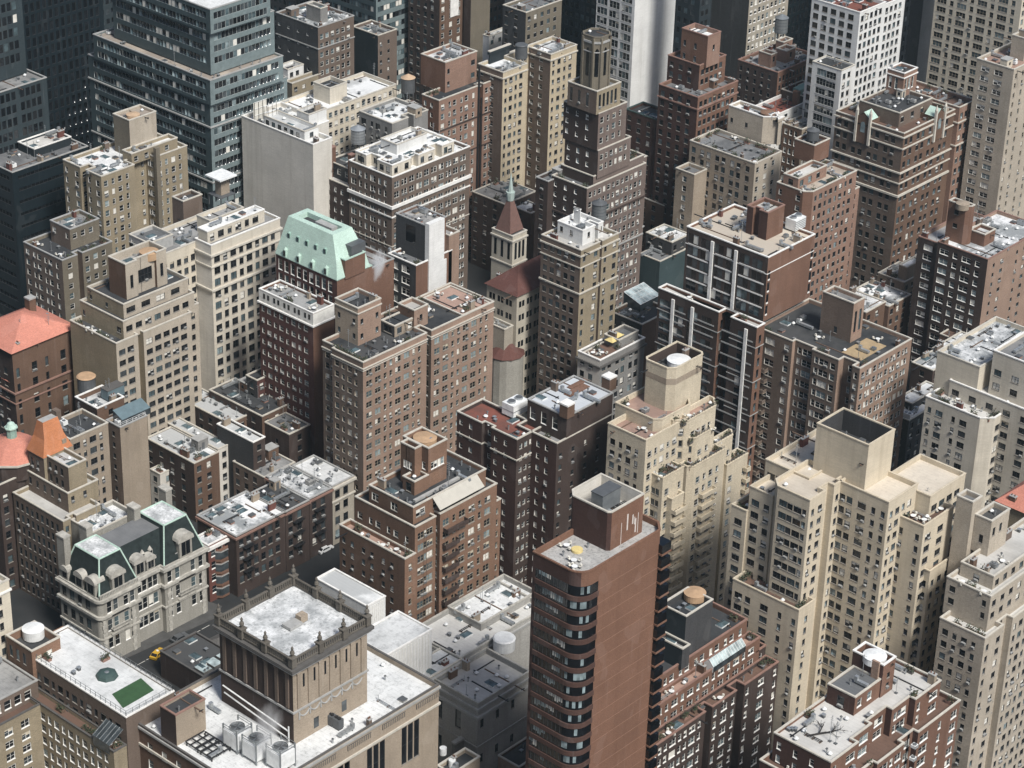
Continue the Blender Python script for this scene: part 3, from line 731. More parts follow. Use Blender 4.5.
u2 = b.rect(t.x0+6, t.y1+1, t.x0+18, t.y1+6, t2.rz, t2.rz+4.6, wall='cream', roof='grey', Bf=W('n...', 6, 2, 1.4, 'd'), wallname='bulkhead', roofname='bulkhead_roof')
u3 = b.rect(t2.x0, t2.y1-8, t2.x0+8, t2.y1, t2.rz, t2.rz+3, wall='copgrey', roof='dkgrey', A=W('m.', 4, 1.4, .8, 'w'), wallname='bulkhead', roofname='bulkhead_roof')
clut(t2, 'aavvhdp', 9)
X, Y = unp(222, 204, t2.rz); e = empty('roof_canopy', (X, Y, t2.rz)); tag(e, 'square white canopy roof over a plant room on black steel legs', 'canopy')
m = MB(); m.box(-3, -3, 8.2, 3, 3, 8.6, 'metal_white'); m.build('canopy_roof', e)
m = MB(); m.box(-1.2, -1.2, 3.2, 1.8, 1.2, 8.19, 'tan'); m.build('plant_room', e)
m = MB()
for sx in (-2.4, 0, 2.4):
    for sy in (-2.4, 2.4): m.box(sx-.12, sy-.12, 0, sx+.12, sy+.12, 3.2, 'metal_dark')
m.box(-2.6, -2.6, 3.0, 2.6, 2.6, 3.19, 'metal_dark'); m.build('steel_legs', e)
b = B('apartment_block', 'short grey brick stub with round roof drums between sandy and cream blocks', ref='the grey brick stub')
t = b.tier((183, 202), 58, 172, 202, wall='greybrown', roof='tar'); clut(t, 'va', 2)

b = B('white_wrapped_block', 'pale grey block wrapped in smooth sheeting with huts on its white roof', 'building', ref='the white wrapped block')
t = b.tier((313, 145), 56, 241.5, 352, nB=((.48, 1.0, 9.5),), wall='paper', wallA='paper', roof='white', cop='copwhite', par=1.2)
u = b.rect(t.x0+1.5, t.y0+5, t.x0+7, t.y0+22, t.rz, t.rz+3.2, wall='white', A=W('m.', 4, 1.6, .9, 'd'), Bf=W('m..', 4, 1.5, .8, 'd'), roof='white', wallname='roof_hut', roofname='roof_hut_roof')
u = b.rect(t.x0+8, t.y0+10, t.x0+15, t.y0+15, t.rz, t.rz+5, wall='white', roof='tar', wallname='roof_hut', roofname='roof_hut_roof')
clut(t, 'aavhsdvv', 2)
m = MB()
_ex, _ey = t.x0-b.o[0]+1.5, t.y1-b.o[1]-8
for z in (0, 2, 4, 6):
    for q in range(4):
        m.tube((_ex+q*1.6, _ey, t.rz), (_ex+q*1.6, _ey, t.rz+6), .07, 'metal_white', 4); m.tube((_ex+q*1.6, _ey+4, t.rz), (_ex+q*1.6, _ey+4, t.rz+6), .07, 'metal_white', 4)
    m.tube((_ex, _ey, t.rz+z), (_ex+4.8, _ey, t.rz+z), .07, 'metal_white', 4); m.tube((_ex, _ey+4, t.rz+z), (_ex+4.8, _ey+4, t.rz+z), .07, 'metal_white', 4)
m.box(_ex-.3, _ey+4.1, t.rz, _ex+5, _ey+4.2, t.rz+6, 'fabric'); b.part('scaffold', m)
_wx1, _wy1 = t.x1, t.y1
b = B('apartment_block', 'cream rear wing with a pale yellow light court behind the white wrapped block', ref='the cream rear wing')
t = b.rect(_wx1+.3, _wy1-12, _wx1+36, _wy1+2, 0, 55, wall='cream', Bf=W('m.', 3.1, 1.5, 1.2, 'w'), A=W('m.', 3.1, 1.5, 1.2, 'w'), roof='white')
u = b.rect(t.x0+12, t.y0+4, t.x0+19, t.y1-3, t.rz, t.rz+5, wall='creamwhite', roof='tar', wallname='bulkhead', roofname='bulkhead_roof'); clut(t, 'avvhs', 6)
b = B('apartment_block', 'grey plaster block with tall blank corner behind the white penthouse roofs', ref='the grey plaster block')
t = b.tier((392, 124), 57, 359, 428, wall='grey', A=W('W..n.', 3.2, 1.9, 1.6, 'd', light=.2), Bf=None, roof='white', nB=((.45, .6, 2.5),)); clut(t, 'aavvhbd', 8)

b = B('apartment_hotel', 'grey brown brick block with double white belt courses and a cream rooftop row', ref='the grey brown block with white belts')
_w = dict(wall='greybrown', A=W('W.n.n.', 3.1, 1.7, 1.6, 'w', light=.4), Bf=W('W.n-n.', 3.1, 1.7, 1.6, 'w', light=.4), cop='copwhite')
t = b.tier((392, 178), 52, 349, 470, roof='white', bands=((8.6, .9, .45, 'copwhite'), (11.9, .35, .25, 'copwhite'), (21, .25, .15, 'copstone')), **_w)
t2 = b.rect(t.x0+.2, t.y1+.02, t.x1-4, t.y1+12.5, 0, 43.6, wall='dkbrown', A=W('n..', 3.1, 1.5, 1.6, 'w', light=.35), roof='pale', cop='copstone', par=.4)
u = b.rect(t2.x0+2.6, t2.y0+.5, t2.x1, t2.y1-1, t2.rz, t2.rz+4.4, wall='dkgrey', A=W('m..', 5, 1.7, 1.2, 'w', light=.6), roof='tar', wallname='penthouse', roofname='penthouse_roof')
for q in (1.0, 8.8):
    m = MB(); m.box(u.x0-.5-b.o[0], u.y0+q-b.o[1], t2.rz, u.x0+1.1-b.o[0], u.y0+q+1.3-b.o[1], t2.rz+9, 'rust'); m.box(u.x0-.6-b.o[0], u.y0+q-.1-b.o[1], t2.rz+9, u.x0+1.2-b.o[0], u.y0+q+1.4-b.o[1], t2.rz+9.3, 'copbrick'); b.part('chimney', m, 'tall red brick chimney')
u = b.rect(t.x0+1.6, t.y0+1.6, t.x1-5, t.y1-1, t.rz, t.rz+3.6, wall='creamwhite', A=W('d..m.', 5, 1.8, .8, 'd', light=.3), Bf=W('m..d...', 5, 1.9, .8, 'd', light=.3), roof='white', par=.4, cop='copwhite', nB=((.3, .42, 2), (.68, .8, 2.5)), nA=((.3, .6, 2),), wallname='penthouse', roofname='penthouse_roof')
v = b.rect(u.x0+7, u.y0+5, u.x1-6, u.y1-3, u.rz, u.rz+3, wall='white', roof='white', wallname='penthouse', roofname='penthouse_roof'); clut(u, 'aavvhss', 3); clut(v, 'vva', 4)
X, Y = unp(358, 147, t.rz); water_tank(X, Y, t.rz, 'pale grey water tank on low legs behind the cream rooftop row', 2.1, 4.2, 1.5, 'metal', 'metal')

b = B('apartment_tower', 'salmon red brick tower with stacked penthouse and long dark vertical pipes', 'apartment tower', ref='the salmon red tower')
_w = dict(wall='salmon', wallA='rust', A=W('n..', 3.05, 1.4, 1.5, 'w', light=.3), Bf=W('m..n.', 3.05, 1.6, 1.5, 'w', light=.4))
t = b.tier((439, 101), 56, 422, 494, roof='tar', nB=((.72, .8, 1.5),), bands=((9.5, .35, .25, 'dkbrown'), (19.5, .3, .2, 'dkbrown')), **_w)
u = b.tier(Cb=(445, 93), z0=t.rz, ty=63, L=421, R=477, wall='salmon', wallA='rust', Bf=W('n..d....', 4, 1.6, 2.2, 'd'), roof='white', wallname='penthouse', roofname='penthouse_roof'); clut(u, 'aavvhd', 4); clut(t, 'ghgvg', 4)
m = MB(); m.tube((t.x0+17-b.o[0], t.y0-.25-b.o[1], 6), (t.x0+17-b.o[0], t.y0-.25-b.o[1], u.z1-2), .32, 'black_pipe', 8); m.tube((t.x0+18.2-b.o[0], t.y0-.25-b.o[1], 10), (t.x0+18.2-b.o[0], t.y0-.25-b.o[1], 52), .25, 'black_pipe', 8); b.part('flue_pipe', m)
b = B('apartment_block', 'low brick wing carrying a dark water tank left of the salmon red tower', ref='the low wing with the dark tank')
t = b.tier((417, 112), 52, 397, 428, wall='rust', wallA='dkbrown', roof='tar'); clut(t, 'av', 2)
X, Y = unp(408, 99, t.rz); water_tank(X, Y, t.rz, 'dark timber water tank with tan conical cap left of the salmon red tower', 2.1, 4.5, 2.4, 'wood_light', 'metal_dark')

b = B('apartment_tower', 'pair of yellow brick wings with a dark recess between them', 'apartment tower', ref='the yellow brick pair')
t = b.tier((503, 73), 60, 478, 577, wall='yellow', wallA='greybrown', A=W('m..', 3.0, 1.5, 1.6, 'w', light=.2), Bf=W('n.m.', 3.0, 1.4, 2.4, 'd', light=.3), nB=((.32, .64, 9),), roof='snow', cop='copstone', bands=((1.6, .4, .3, 'copstone'),))
u = b.rect(t.x0+4, t.y0+9.5, t.x0+13, t.y1-1, t.rz, t.rz+4, wall='dark', roof='tar', wallname='bulkhead', roofname='bulkhead_roof'); clut(t, 'aavvhpcd', 5)
X, Y = unp(521, 62, t.rz); water_tank(X, Y, t.rz, 'black drum water tank on the roof of the yellow brick pair', 1.9, 4, 1.5, 'metal_dark', 'metal_dark', flat=True)

# --- the crowned setback tower
b = B('setback_tower', 'dark brick setback tower with an eight sided stone crown on top', 'apartment tower', ref='the crowned setback tower')
_w = dict(wall='mauve', wallA='dkbrown', A=W('n...', 3.1, 1.3, 1.4, 'W', light=.6), Bf=W('m.n.', 3.1, 1.6, 1.4, 'w', light=.45), cop='copstone', roof='dkgrey', par=.8)
t0 = b.tier((587, 189), 48, 552, 655, **_w, bands=((10, .5, .3, 'dkbrown'), (22, .4, .3, 'copgrey')), nB=((.86, 1.0, 3),))
t1d = b.tier(Cb=(593, 187), z0=t0.rz, ty=177, L=561, R=644, **_w)
t1 = b.tier(Cb=(597, 179), z0=t1d.rz, ty=151, L=565, R=631, **_w)
t2 = b.tier(Cb=(597, 151), z0=t1.z1, ty=114, L=564, R=627, **_w)
t3 = b.tier(Cb=(596, 115), z0=t2.z1, ty=92, L=568, R=621, **{**_w, 'wall': 'khaki', 'wallA': 'greybrown', 'Bf': W('n.', 6, 4.0, 1.2, 'd', light=.1), 'A': W('n..', 6, 4, 1.2, 'd', light=.5)})
for q in (t0, t1d, t1, t2): clut(q, 'gggvgg', int(q.z1), edge=True)
X, Y = unp(592, 92, t3.rz); r_ = (t3.x1-t3.x0)*.36; cx, cy = (t3.x0+t3.x1)/2, (t3.y0+t3.y1)/2; zt = solve(lambda z: proj(cx, cy, z)[1], 33, t3.z1, t3.z1+60)
_s, _c = r_*.92, r_*.42; oct_ = [(cx+a*_s, cy+b_*_s) for a, b_ in ((-1, .54), (-1, -.54), (-.54, -1), (.54, -1), (1, -.54), (1, .54), (.54, 1), (-.54, 1))]
b.prism(oct_, t3.rz, zt, wall='olive', roof='tar', par=.35, cop='olive', copw=.2, wallname='crown', roofname='crown_roof', bands=((1.2, .6, .25, 'copgrey'), (4.2, .3, .15, 'copgrey')))
m = MB()
for k in range(8):
    px_, py_ = oct_[k][0]-b.o[0], oct_[k][1]-b.o[1]
    m.box(px_-.3, py_-.3, t3.rz, px_+.3, py_+.3, zt-.3, 'olive')
b.part('buttress', m)
for k in (4, 5, 3):
    a = math.pi/4*(k+1); c = MB(); n_ = Vector((math.cos(a), math.sin(a))); tt = Vector((-n_.y, n_.x)); ap = (_s if k % 2 else _s*1.54/math.sqrt(2))+.04
    ap = (_s if k in (3, 5) else _s*1.54/math.sqrt(2))+.04; f_ = lambda u_, z: ((cx-b.o[0])+n_.x*ap+tt.x*u_, (cy-b.o[1])+n_.y*ap+tt.y*u_, z)
    hz = [(-.55, t3.z1+3), (.55, t3.z1+3), (.55, zt-4), (.3, zt-3.4), (0, zt-3.2), (-.3, zt-3.4), (-.55, zt-4)]
    c.face([f_(u_, z) for u_, z in hz], 'glass_black'); b.part('louvre_slit', c)
t5 = b.tier((548, 182), 47, 536, 566, wall='dkbrown', wallA='dkbrown', A=W('m..', 3.1, 1.5, 1.4, 'd'), roof='dkgrey', cop='copgrey'); clut(t5, 'avb', 3)
X, Y = unp(599, 212, 44); water_tank(X, Y, 41, 'dark grey water tank beside the lower terraces of the crowned setback tower', 2.1, 4.6, 1.2, 'metal_dark', 'steel')

b = B('setback_tower', 'dark red brick tower with a square two step crown and a white flat cap', 'apartment tower', ref='the dark red two step tower')
_w = dict(wall='rust', wallA='dkred', A=W('m..', 3.1, 1.6, 1.5, 'd', light=.1), Bf=W('m.', 3.1, 1.6, 1.5, 'd', light=.15), cop='copbrick', roof='dkgrey')
t = b.tier((698, 98), 58, 659, 738, bands=((3.4, .4, .3, 'copbrick'),), **_w); clut(t, 'aavvb', 4)
t1 = b.tier(Cb=(698, 92), z0=t.rz, ty=66, L=668, R=726, **_w)
t2 = b.tier(Cb=(706, 68), z0=t1.rz, ty=37, L=682, R=721, wall='salmon', wallA='rust', A=W('n...', 4, 1.8, 3.2, 'd'), Bf=W('n...', 5, 1.8, 3.2, 'd'), cop='copbrick', roof='white', par=1.2, wallname='crown', roofname='crown_roof')
b.rect(t.x0+1, t.y1, t.x1-10, t.y1+13, 0, 46, wall='dkred', A=W('m..', 3.1, 1.5, 1.5, 'd'), roof='tar', par=.8, cop='copper_dark')

b = B('apartment_block', 'cream and grey stone block with shrub lined terrace and rounded penthouse', ref='the cream block with the rounded penthouse')
t = b.tier((755, 164), 47, 690, 782, wall='sandy', wallA='tan', A=W('m..m.', 3.05, 1.7, 1.5, 'd', light=.3), Bf=W('m..', 3.05, 1.6, 1.5, 'w'), roof='dkgrey', cop='copstone', par=.7)
clut(t, 'ggggggggggggtt', 9, edge=True)
u = b.tier(Cb=(772, 148), z0=t.rz, ty=121, L=729, R=785, wall='sandy', A=W('n....', 4, 1.5, 3.5, 'd'), roof='white', cop='copwhite', ch={'n': 4, 'r': 3}, wallname='penthouse', roofname='penthouse_roof')
inner_tank(b, 768, 112, u.z1+.3, 2.2, 'orange'); clut(u, 'av', 3)
b.rect(t.x0-6, t.y1-7, t.x0, t.y1, 0, 40, wall='tan', A=W('m..', 3.05, 1.6, 1.5, 'w'), roof='dkgrey')
b = B('apartment_block', 'dark brick block with grey roof, stair towers and copper ridge below white flats', ref='the dark brick block with the copper ridge')
t = b.tier((778, 73), 44, 738, 819, wall='rust', wallA='dkbrown', A=W('n..', 3.0, 1.5, 1.6, 'd', light=.25), Bf=W('n.', 3.0, 1.7, 1.6, 'd', light=.2), roof='grey', cop='copbrick')
for q, (fx, fy, w_, d_, h_) in enumerate(((.16, .35, 3, 5, 4.4), (.48, .3, 5, 4, 4.0), (.8, .7, 5, 3, 3.4))):
    b.rect(t.x0+(t.x1-t.x0)*fx, t.y0+(t.y1-t.y0)*fy, t.x0+(t.x1-t.x0)*fx+w_, t.y0+(t.y1-t.y0)*fy+d_, t.rz, t.rz+h_, wall='salmon', roof='grey', Bf=W('n..', 5, 1.8, .8, 'd'), wallname='bulkhead', roofname='bulkhead_roof')
clut(t, 'aavvhdv', 5)
X, Y = unp(780, 41, t.rz); water_tank(X, Y, t.rz, 'tall grey green water tank on the dark brick block below the pale stone tower', 2.2, 5, 3.2, 'steel', 'steel')
_p = t
b = B('house', 'low row house with green copper roof ridge below the dark brick block', ref='the copper ridge house')
t = b.rect(_p.x0+2, _p.y0-9.5, _p.x0+13, _p.y0-.5, 0, 38, wall='brown', wallA='dkbrown', roof='tar', Bf=W('m..', 3.1, 1.5, 1.2, 'd')); clut(t, 'cvv', 3)
m = MB(); m.box(2, 3, t.rz, 10, 6, t.rz+1.8, 'copper'); b.part('copper_lantern', m)
b = B('house', 'white rendered house with red brick chimney stack below the dark brick block', ref='the white rendered house')
t = b.tier((773, 117), 36, 749, 806, wall='white', wallA='white', Bf=W('d....', 5, 1.0, .9, 'd'), roof='redroof', cop='copwhite'); clut(t, 'vva', 4)
m = MB(); m.box(14, 1, t.rz, 15.4, 3, t.rz+5, 'rust'); b.part('chimney', m)
b = B('house', 'tall white party wall house with flat grey roof left of the white tower', ref='the white party wall house')
t = b.tier((817, 92), 38, 798, 832, wall='white', wallA='dkgrey', A=W('n..', 3.2, 1.6, 1.2, 'd'), roof='grey'); clut(t, 'vaa', 5)
b = B('house', 'small cream house tucked left of the gabled dark hotel', ref='the small cream house by the hotel')
t = b.tier((802, 130), 33, 783, 838, wall='tan', wallA='brown', A=W('n.', 3.2, 1.7, 1.2, 'W'), Bf=W('m..', 3.2, 1.5, 1.2, 'd'), roof='gravel'); clut(t, 'avvhc', 6)

# --- the dark hotel with the ornate crown
b = B('hotel', 'large dark brown hotel with white belt courses and gabled roof dormers', 'hotel', ref='the gabled dark hotel')
_w = dict(wall='brown', wallA='greybrown', A=W('m.m..', 3.6, 1.9, 2.0, 'd', light=.12), Bf=W('m.m..', 3.6, 1.9, 2.0, 'd', light=.12), roof='deck', cop='copstone')
t = b.tier((904, 134), 54, 836, 955, bands=((1.0, .4, .4, 'copstone'), (4.6, .35, .35, 'copstone'), (12.2, .45, .45, 'copstone'), (15.6, .35, .3, 'copstone'), (19.5, .6, .5, 'copstone')), **_w)
u = b.rect(t.x0+4.5, t.y0+5, t.x1-5, t.y1-5, t.rz, t.rz+4.5, wall='greybrown', Bf=W('d...', 6, 2, 1.2, 'd', light=.6), roof='tar', wallname='penthouse', roofname='penthouse_roof'); clut(t, 'ggggtt', 3); clut(u, 'aaavvdhb', 6)
v = b.rect(u.x0+13, u.y0+8, u.x0+20, u.y0+14, u.rz, u.rz+7.5, wall='salmon', A=W('n.', 9, 3.4, 2, 'W'), Bf=W('n.', 9, 3.4, 2, 'W'), roof='tar', cop='copwhite', wallname='belvedere', roofname='belvedere_roof', bands=((1.2, .3, .25, 'copwhite'),))
for side in 'AB':
    for fr in ((.42,) if side == 'A' else (.68,)):
        m = MB(); w_, g = 2.4, 2.6
        if side == 'A': ox_, oy_, rz = t.x0, t.y1-fr*(t.y1-t.y0), -math.pi/2
        else: ox_, oy_, rz = t.x0+fr*(t.x1-t.x0), t.y0, 0
        z = 54
        m.face([(-w_, -.4, z-7), (w_, -.4, z-7), (w_, -.4, z+1), (0, -.4, z+g), (-w_, -.4, z+1)], 'brown')
        m.face([(-w_-.2, -.5, z+.9), (0, -.5, z+g+.3), (0, 3.4, z+g+.3), (-w_-.2, 3.4, z+.9)], 'patina'); m.face([(0, -.5, z+g+.3), (w_+.2, -.5, z+.9), (w_+.2, 3.4, z+.9), (0, 3.4, z+g+.3)], 'patina')
        m.face([(-w_, -.4, z-7), (-w_, -.4, z+1), (-w_, 5, z+1), (-w_, 5, z-7)], 'brown'); m.face([(w_, -.4, z+1), (w_, -.4, z-7), (w_, 5, z-7), (w_, 5, z+1)], 'brown')
        for s_ in (-w_, w_): m.box(s_-.35, -.8, z-7, s_+.35, -.1, z+3, 'copstone'); m.frus(s_, -.45, z+3, .5, z+4.6, .05, 'copstone', 8)
        m.face([(-.8, -.46, z-3.5), (.8, -.46, z-3.5), (.8, -.46, z-1), (.4, -.46, z-.2), (-.4, -.46, z-.2), (-.8, -.46, z-1)], 'glass_light')
        o = m.build('gabled_dormer', b.root, (ox_-b.o[0], oy_-b.o[1], 0), rz)
t2 = b.rect(t.x1, t.y0-1.5, t.x1+9, t.y1-4, 0, 55, wall='salmon', Bf=W('m.', 3.6, 1.9, 2, 'd'), roof='deck', bands=((4.6, .4, .3, 'copstone'), (12, .4, .3, 'copstone'))); clut(t2, 'gggt', 3)

b = B('apartment_block', 'salmon brick block with stepped terraces and a square tank tower', ref='the salmon terraced block')
_w = dict(wall='salmon', wallA='rust', A=W('n..m.', 3.05, 1.5, 1.6, 'w', light=.3), Bf=W('n.m.', 3.05, 1.5, 1.6, 'd', light=.35), cop='copstone')
t = b.tier((809, 194), 50, 777, 857, roof='tan', ch={'n': 2}, **_w)
u = b.rect(t.x0+1.5, t.y0+5, t.x1-8, t.y1-1, t.rz, t.rz+3.4, wall='salmon', A=W('d..', 5, 1.8, .8, 'd'), Bf=W('d..', 5, 1.8, .8, 'd'), roof='pale', wallname='penthouse', roofname='penthouse_roof')
v = b.tier(Cb=(813, 164), z0=u.rz, ty=146, L=795, R=830, wall='rust', roof='tar', par=.8, wallname='tank_tower', roofname='tank_tower_roof')
b.rect(t.x1, t.y0+1.5, t.x1+4.5, t.y1-6, 0, 43, wall='salmon', Bf=W('n.', 3.05, 1.5, 1.5, 'd'), roof='tan'); clut(t, 'ggggttgg', 3, edge=True); clut(u, 'avhg', 4)
water_tank((v.x0+v.x1)/2, (v.y0+v.y1)/2, v.rz, 'dark domed water tank on the square tower of the salmon terraced block', 1.8, 2.8, .8, 'metal_dark', 'metal_dark')
# ================================================================== the middle rows
# --- new brick tower with white trims
b = B('apartment_tower', 'new dark brick tower with white vertical and horizontal trim strips', 'apartment tower', ref='the white trimmed brick tower')
_w = dict(wall='rust', wallA='dkbrown', cop='copwhite', copw=.5)
lo = b.tier((757, 328), 50, 658.5, 765, A=W('d,d.', 3.25, 2.5, 2.6, 'k', mg=.7, light=.35), Bf=W('n.....', 3.25, 2.3, 2.6, 'k'), roof='pale', par=.7, nA=((.62, .74, 3.0),), bands=((5.6, .22, .12, 'copgrey'), (15.4, .22, .12, 'copgrey'), (25.1, .22, .12, 'copgrey'), (34.8, .22, .12, 'copgrey')), **_w)
up = b.tier(Cb=(763, 322), z0=lo.rz, ty=258, L=687, R=815, A=W('d,d.', 3.25, 2.5, 1.4, 'k', mg=.7, light=.35), Bf=None, roof='cream', par=.7, bands=((4.4, .2, .1, 'copwhite'),), **_w)
m = MB()
for t, fs, zb, zt in ((up, (.33, .62), up.z0, up.z1-1.2), (lo, (.16, .36, .9), 0, lo.z1-1.4)):
    for f_ in fs:
        y = t.y1-f_*(t.y1-t.y0)-b.o[1]; m = MB(); m.box(t.x0-b.o[0]-.35, y-.45, zb, t.x0-b.o[0]-.01, y+.45, zt, 'copwhite'); b.part('white_pilaster', m)
for t in (up, lo):
    k = 0; z = t.z1-4.1
    while z > t.z0+2:
        for f0, f1 in ((.03, .29), (.37, .58), (.66, .97)):
            if (k+int(f0*10)) % 1 == 0:
                m = MB(); ya, yb = t.y1-f1*(t.y1-t.y0)-b.o[1], t.y1-f0*(t.y1-t.y0)-b.o[1]
                m.box(t.x0-b.o[0]-.1, ya, z-.42, t.x0-b.o[0]-.004, yb, z-.05, 'copgrey' if t is lo else 'copwhite'); 
                if True: b.part('spandrel_trim', m)
        z -= 3.25; k += 1
for q in range(8):          # corner window slots of the blank side
    for f_ in (.03, .95):
        m = MB(); x = up.x0+f_*(up.x1-up.x0)-b.o[0]; z = up.z1-6-q*3.25
        if z > max(up.z0, 20): m.box(x-.1, up.y0-b.o[1]-.08, z, x+.7, up.y0-b.o[1]-.004, z+2.2, 'glass_dark'); m.box(x-.1, up.y0-b.o[1]-.12, z-.5, x+.7, up.y0-b.o[1]-.004, z-.1, 'copwhite'); b.part('corner_window', m)
ph = b.rect(up.x0+9, up.y0+7.5, up.x0+16, up.y0+14, up.rz, up.rz+7.5, wall='rust', wallA='dkred', roof='pale', cop='copbrick', wallname='bulkhead', roofname='bulkhead_roof', nA=((.3, .6, 1),))
clut(up, 'aaaaddddvv', 4); clut(lo, 'tg', 2)
X, Y = unp(795, 229, up.rz); e = empty('cooling_tower', (X, Y, up.rz)); tag(e, 'white louvred cooling tower on the roof corner of the white trimmed brick tower', 'cooling tower')
m = MB(); m.box(-2.2, -1.6, .5, 2.2, 1.6, 3.4, 'metal_white'); m.build('casing', e)
m = MB()
for x in (-2, 2):
    for y in (-1.4, 1.4): m.box(x-.12, y-.12, 0, x+.12, y+.12, .5, 'metal_dark')
m.build('legs_frame', e)
for x in (-1.1, 1.1): m = MB(); m.frus(x, 0, 3.4, .85, 3.9, .85, 'metal', 14); m.frus(x, 0, 3.9, .7, 3.92, .05, 'metal_dark', 14); m.build('fan', e)
for k in range(5): m = MB(); m.box(-2.24, -1.64, .8+k*.5, 2.24, -1.6, 1.0+k*.5, 'steel'); m.build('louvre', e)

# --- grey brown brick block with square tower
b = B('apartment_block', 'grey brown brick block with dark roof and a plain square brick tower', ref='the grey brown towered block')
_w = dict(wall='pink', wallA='greybrown', cop='copstone', Cf=W('m.', 3.0, 1.6, 1.5, 'W'))
t = b.tier((860, 369), 47, 756, 912, A=W('n.T..m..', 3.0, 1.6, 1.5, 'w', light=.5), Bf=W('m.n-n.', 3.0, 1.6, 1.5, 'w', light=.45), roof='tar', nA=((.36, .55, 1.2), (.8, .93, 2.2)), **_w)
t2 = b.rect(t.x0+3, t.y1, t.x0+14, t.y1+3, 0, 46.4, A=W('m..', 3.0, 1.6, 1.5, 'w', light=.5), roof='tar', **_w)
balconies(b, 'A', t, .01, .15, 3, 36, 3.0, 1.5, 'tan', 'greybrown')
v = b.tier(Cb=(850, 343), z0=t.rz, ty=304, L=823, R=865, wall='pink', wallA='greybrown', Bf=W('n-n..', 11, 6, 2.5, 'b', light=0), A=W('n....', 7, 1.8, 8, 'd', light=0), roof='grey', cop='copstone', wallname='tower', roofname='tower_roof')
clut(t, 'aavhggggtt', 3); clut(t2, 'vah', 4)
for k in range(3):
    m = MB(); m.box(v.x0-b.o[0]-3+k*.2, v.y0-b.o[1]-6.2, t.rz, v.x0-b.o[0]+5, v.y0-b.o[1]-6, t.rz+1.1+.01*k, 'fabric'); 
m = MB(); m.box(v.x0-b.o[0]-3, v.y0-b.o[1]-7, t.rz, v.x0-b.o[0]+6, v.y0-b.o[1]-1.2, t.rz+.12, 'roof_deck_tan' if 'roof_deck_tan' in MATS else 'canvas'); 
plain('deck_tan', (.36, .27, .16), .9)
m = MB(); m.box(v.x0-b.o[0]-6, v.y0-b.o[1]-7.5, t.rz-.2, v.x0-b.o[0]+5, v.y0-b.o[1]-1.5, t.rz+.15, 'deck_tan'); b.part('terrace_deck', m)

# --- brick slab on the right
b = B('apartment_block', 'grey brick slab with broad white framed windows and pink sunlit end wall', ref='the slab with the pink end wall')
t = b.tier((988, 260), 40, 938, 1046, wall='pink', wallA='dkbrown', A=W('T.m.', 2.95, 1.5, 1.5, 'W', light=.55), Bf=W('n...m.......', 2.95, 1.1, 2.2, 'd', light=.3, mg=3), roof='snow', cop='copbrick', par=.8)
t2 = b.rect(t.x0+1, t.y1, t.x1-4, t.y1+7, 0, 39, wall='pink', wallA='dkbrown', A=W('T..', 2.95, 1.5, 1.5, 'W', light=.5), roof='grey', cop='copbrick')
v = b.tier(Cb=(965, 246), z0=t.rz, ty=208, L=949, R=975, wall='rust', A=W('m..', 4, 1.3, 2, 'd'), roof='dkgrey', wallname='tower', roofname='tower_roof', ch={'n': 1.2})
inner_tank(b, 963, 203, v.z1+.6, 1.9, 'tan'); u = b.rect(v.x1+.5, v.y0-4, v.x1+6, v.y0+1, t.rz, t.rz+3.6, wall='rust', roof='snow', wallname='bulkhead', roofname='bulkhead_roof'); clut(t, 'aavvvhdp', 3)

# --- cream complex at the right edge
b = B('apartment_block', 'large cream rendered block with stepped roofs and bushy corner terrace at the right edge', ref='the large cream stepped block')
_w = dict(wall='creamwhite', cop='copwhite', roof='pale')
t = b.tier((989, 422), 44, 926, 1003, A=W('n.W..', 3.0, 1.5, 2.4, 'd', light=.35), Bf=W('W..', 3.0, 1.5, 2.4, 'd', light=.3), ch={'n': 2.5}, **_w)
u = b.tier((1060, 424), 47.6, 950, 1100, A=W('W...', 3.0, 1.5, 2.0, 'd', light=.3), Bf=W('W...', 3.0, 1.5, 2.0, 'd', light=.3), **_w)
_vx, _vy = unp(988, 393, u.rz)
v = b.rect(_vx, _vy-26, _vx+24, _vy, u.rz, u.rz+11.5, A=W('W...', 3.6, 1.7, 4.5, 'd', light=.3), Bf=W('W..', 3.6, 1.7, 4.5, 'd', light=.3), **{**_w, 'roof': 'dkgrey'})
clut(t, 'gggggggtt', 4, edge=True); clut(u, 'avv', 5); clut(v, 'aavh', 6)
b = B('apartment_block', 'pale snowy roofed block half hidden behind the large cream stepped block', ref='the half hidden pale block')
t = b.rect(v.x0-2, v.y1+2, v.x1, v.y1+14, 0, u.z1+6, wall='cream', roof='snow'); clut(t, 'avdv', 3)

# low snowy roofs, middle right
def low(name, label, C, h, L, R, wall, roof, cl, seed, ref=None, **kw):
    kw.setdefault('par', .12); b = B(name, label, 'house' if name in ('house', 'row_house') else 'building', ref=ref or label); t = b.tier(C, h, L, R, wall=wall, roof=roof, **{**dict(A=W('m..', 3.2, 1.6, 1.2, 'd', light=.2), Bf=W('m..', 3.2, 1.6, 1.2, 'd', light=.2)), **kw}); 
    b.ref = ref or label; clut(t, cl, seed); return b, t
low('row_house', 'white roofed row house nearest the square brick tower', (866, 313), 19, 833, 886, 'brown', 'snow', 'vvsc', 3, 'the white roofed house by the square tower')
low('row_house', 'white roofed row house with many skylights next to the parked white cars', (889, 307), 18, 850, 911, 'brown', 'snow', 'sssvvhcca', 4, 'the house with many skylights')
low('row_house', 'low grey roofed house between snowy roofs and the pale gable wall', (904, 283), 16, 878, 925, 'tan', 'grey', 'aavcg', 5, 'the low grey house by the gable')
low('row_house', 'pale stucco house with white curved gable beside the brick slab', (907, 268), 20, 899, 925, 'tan', 'snow', '', 6, A=None, Bf=None)
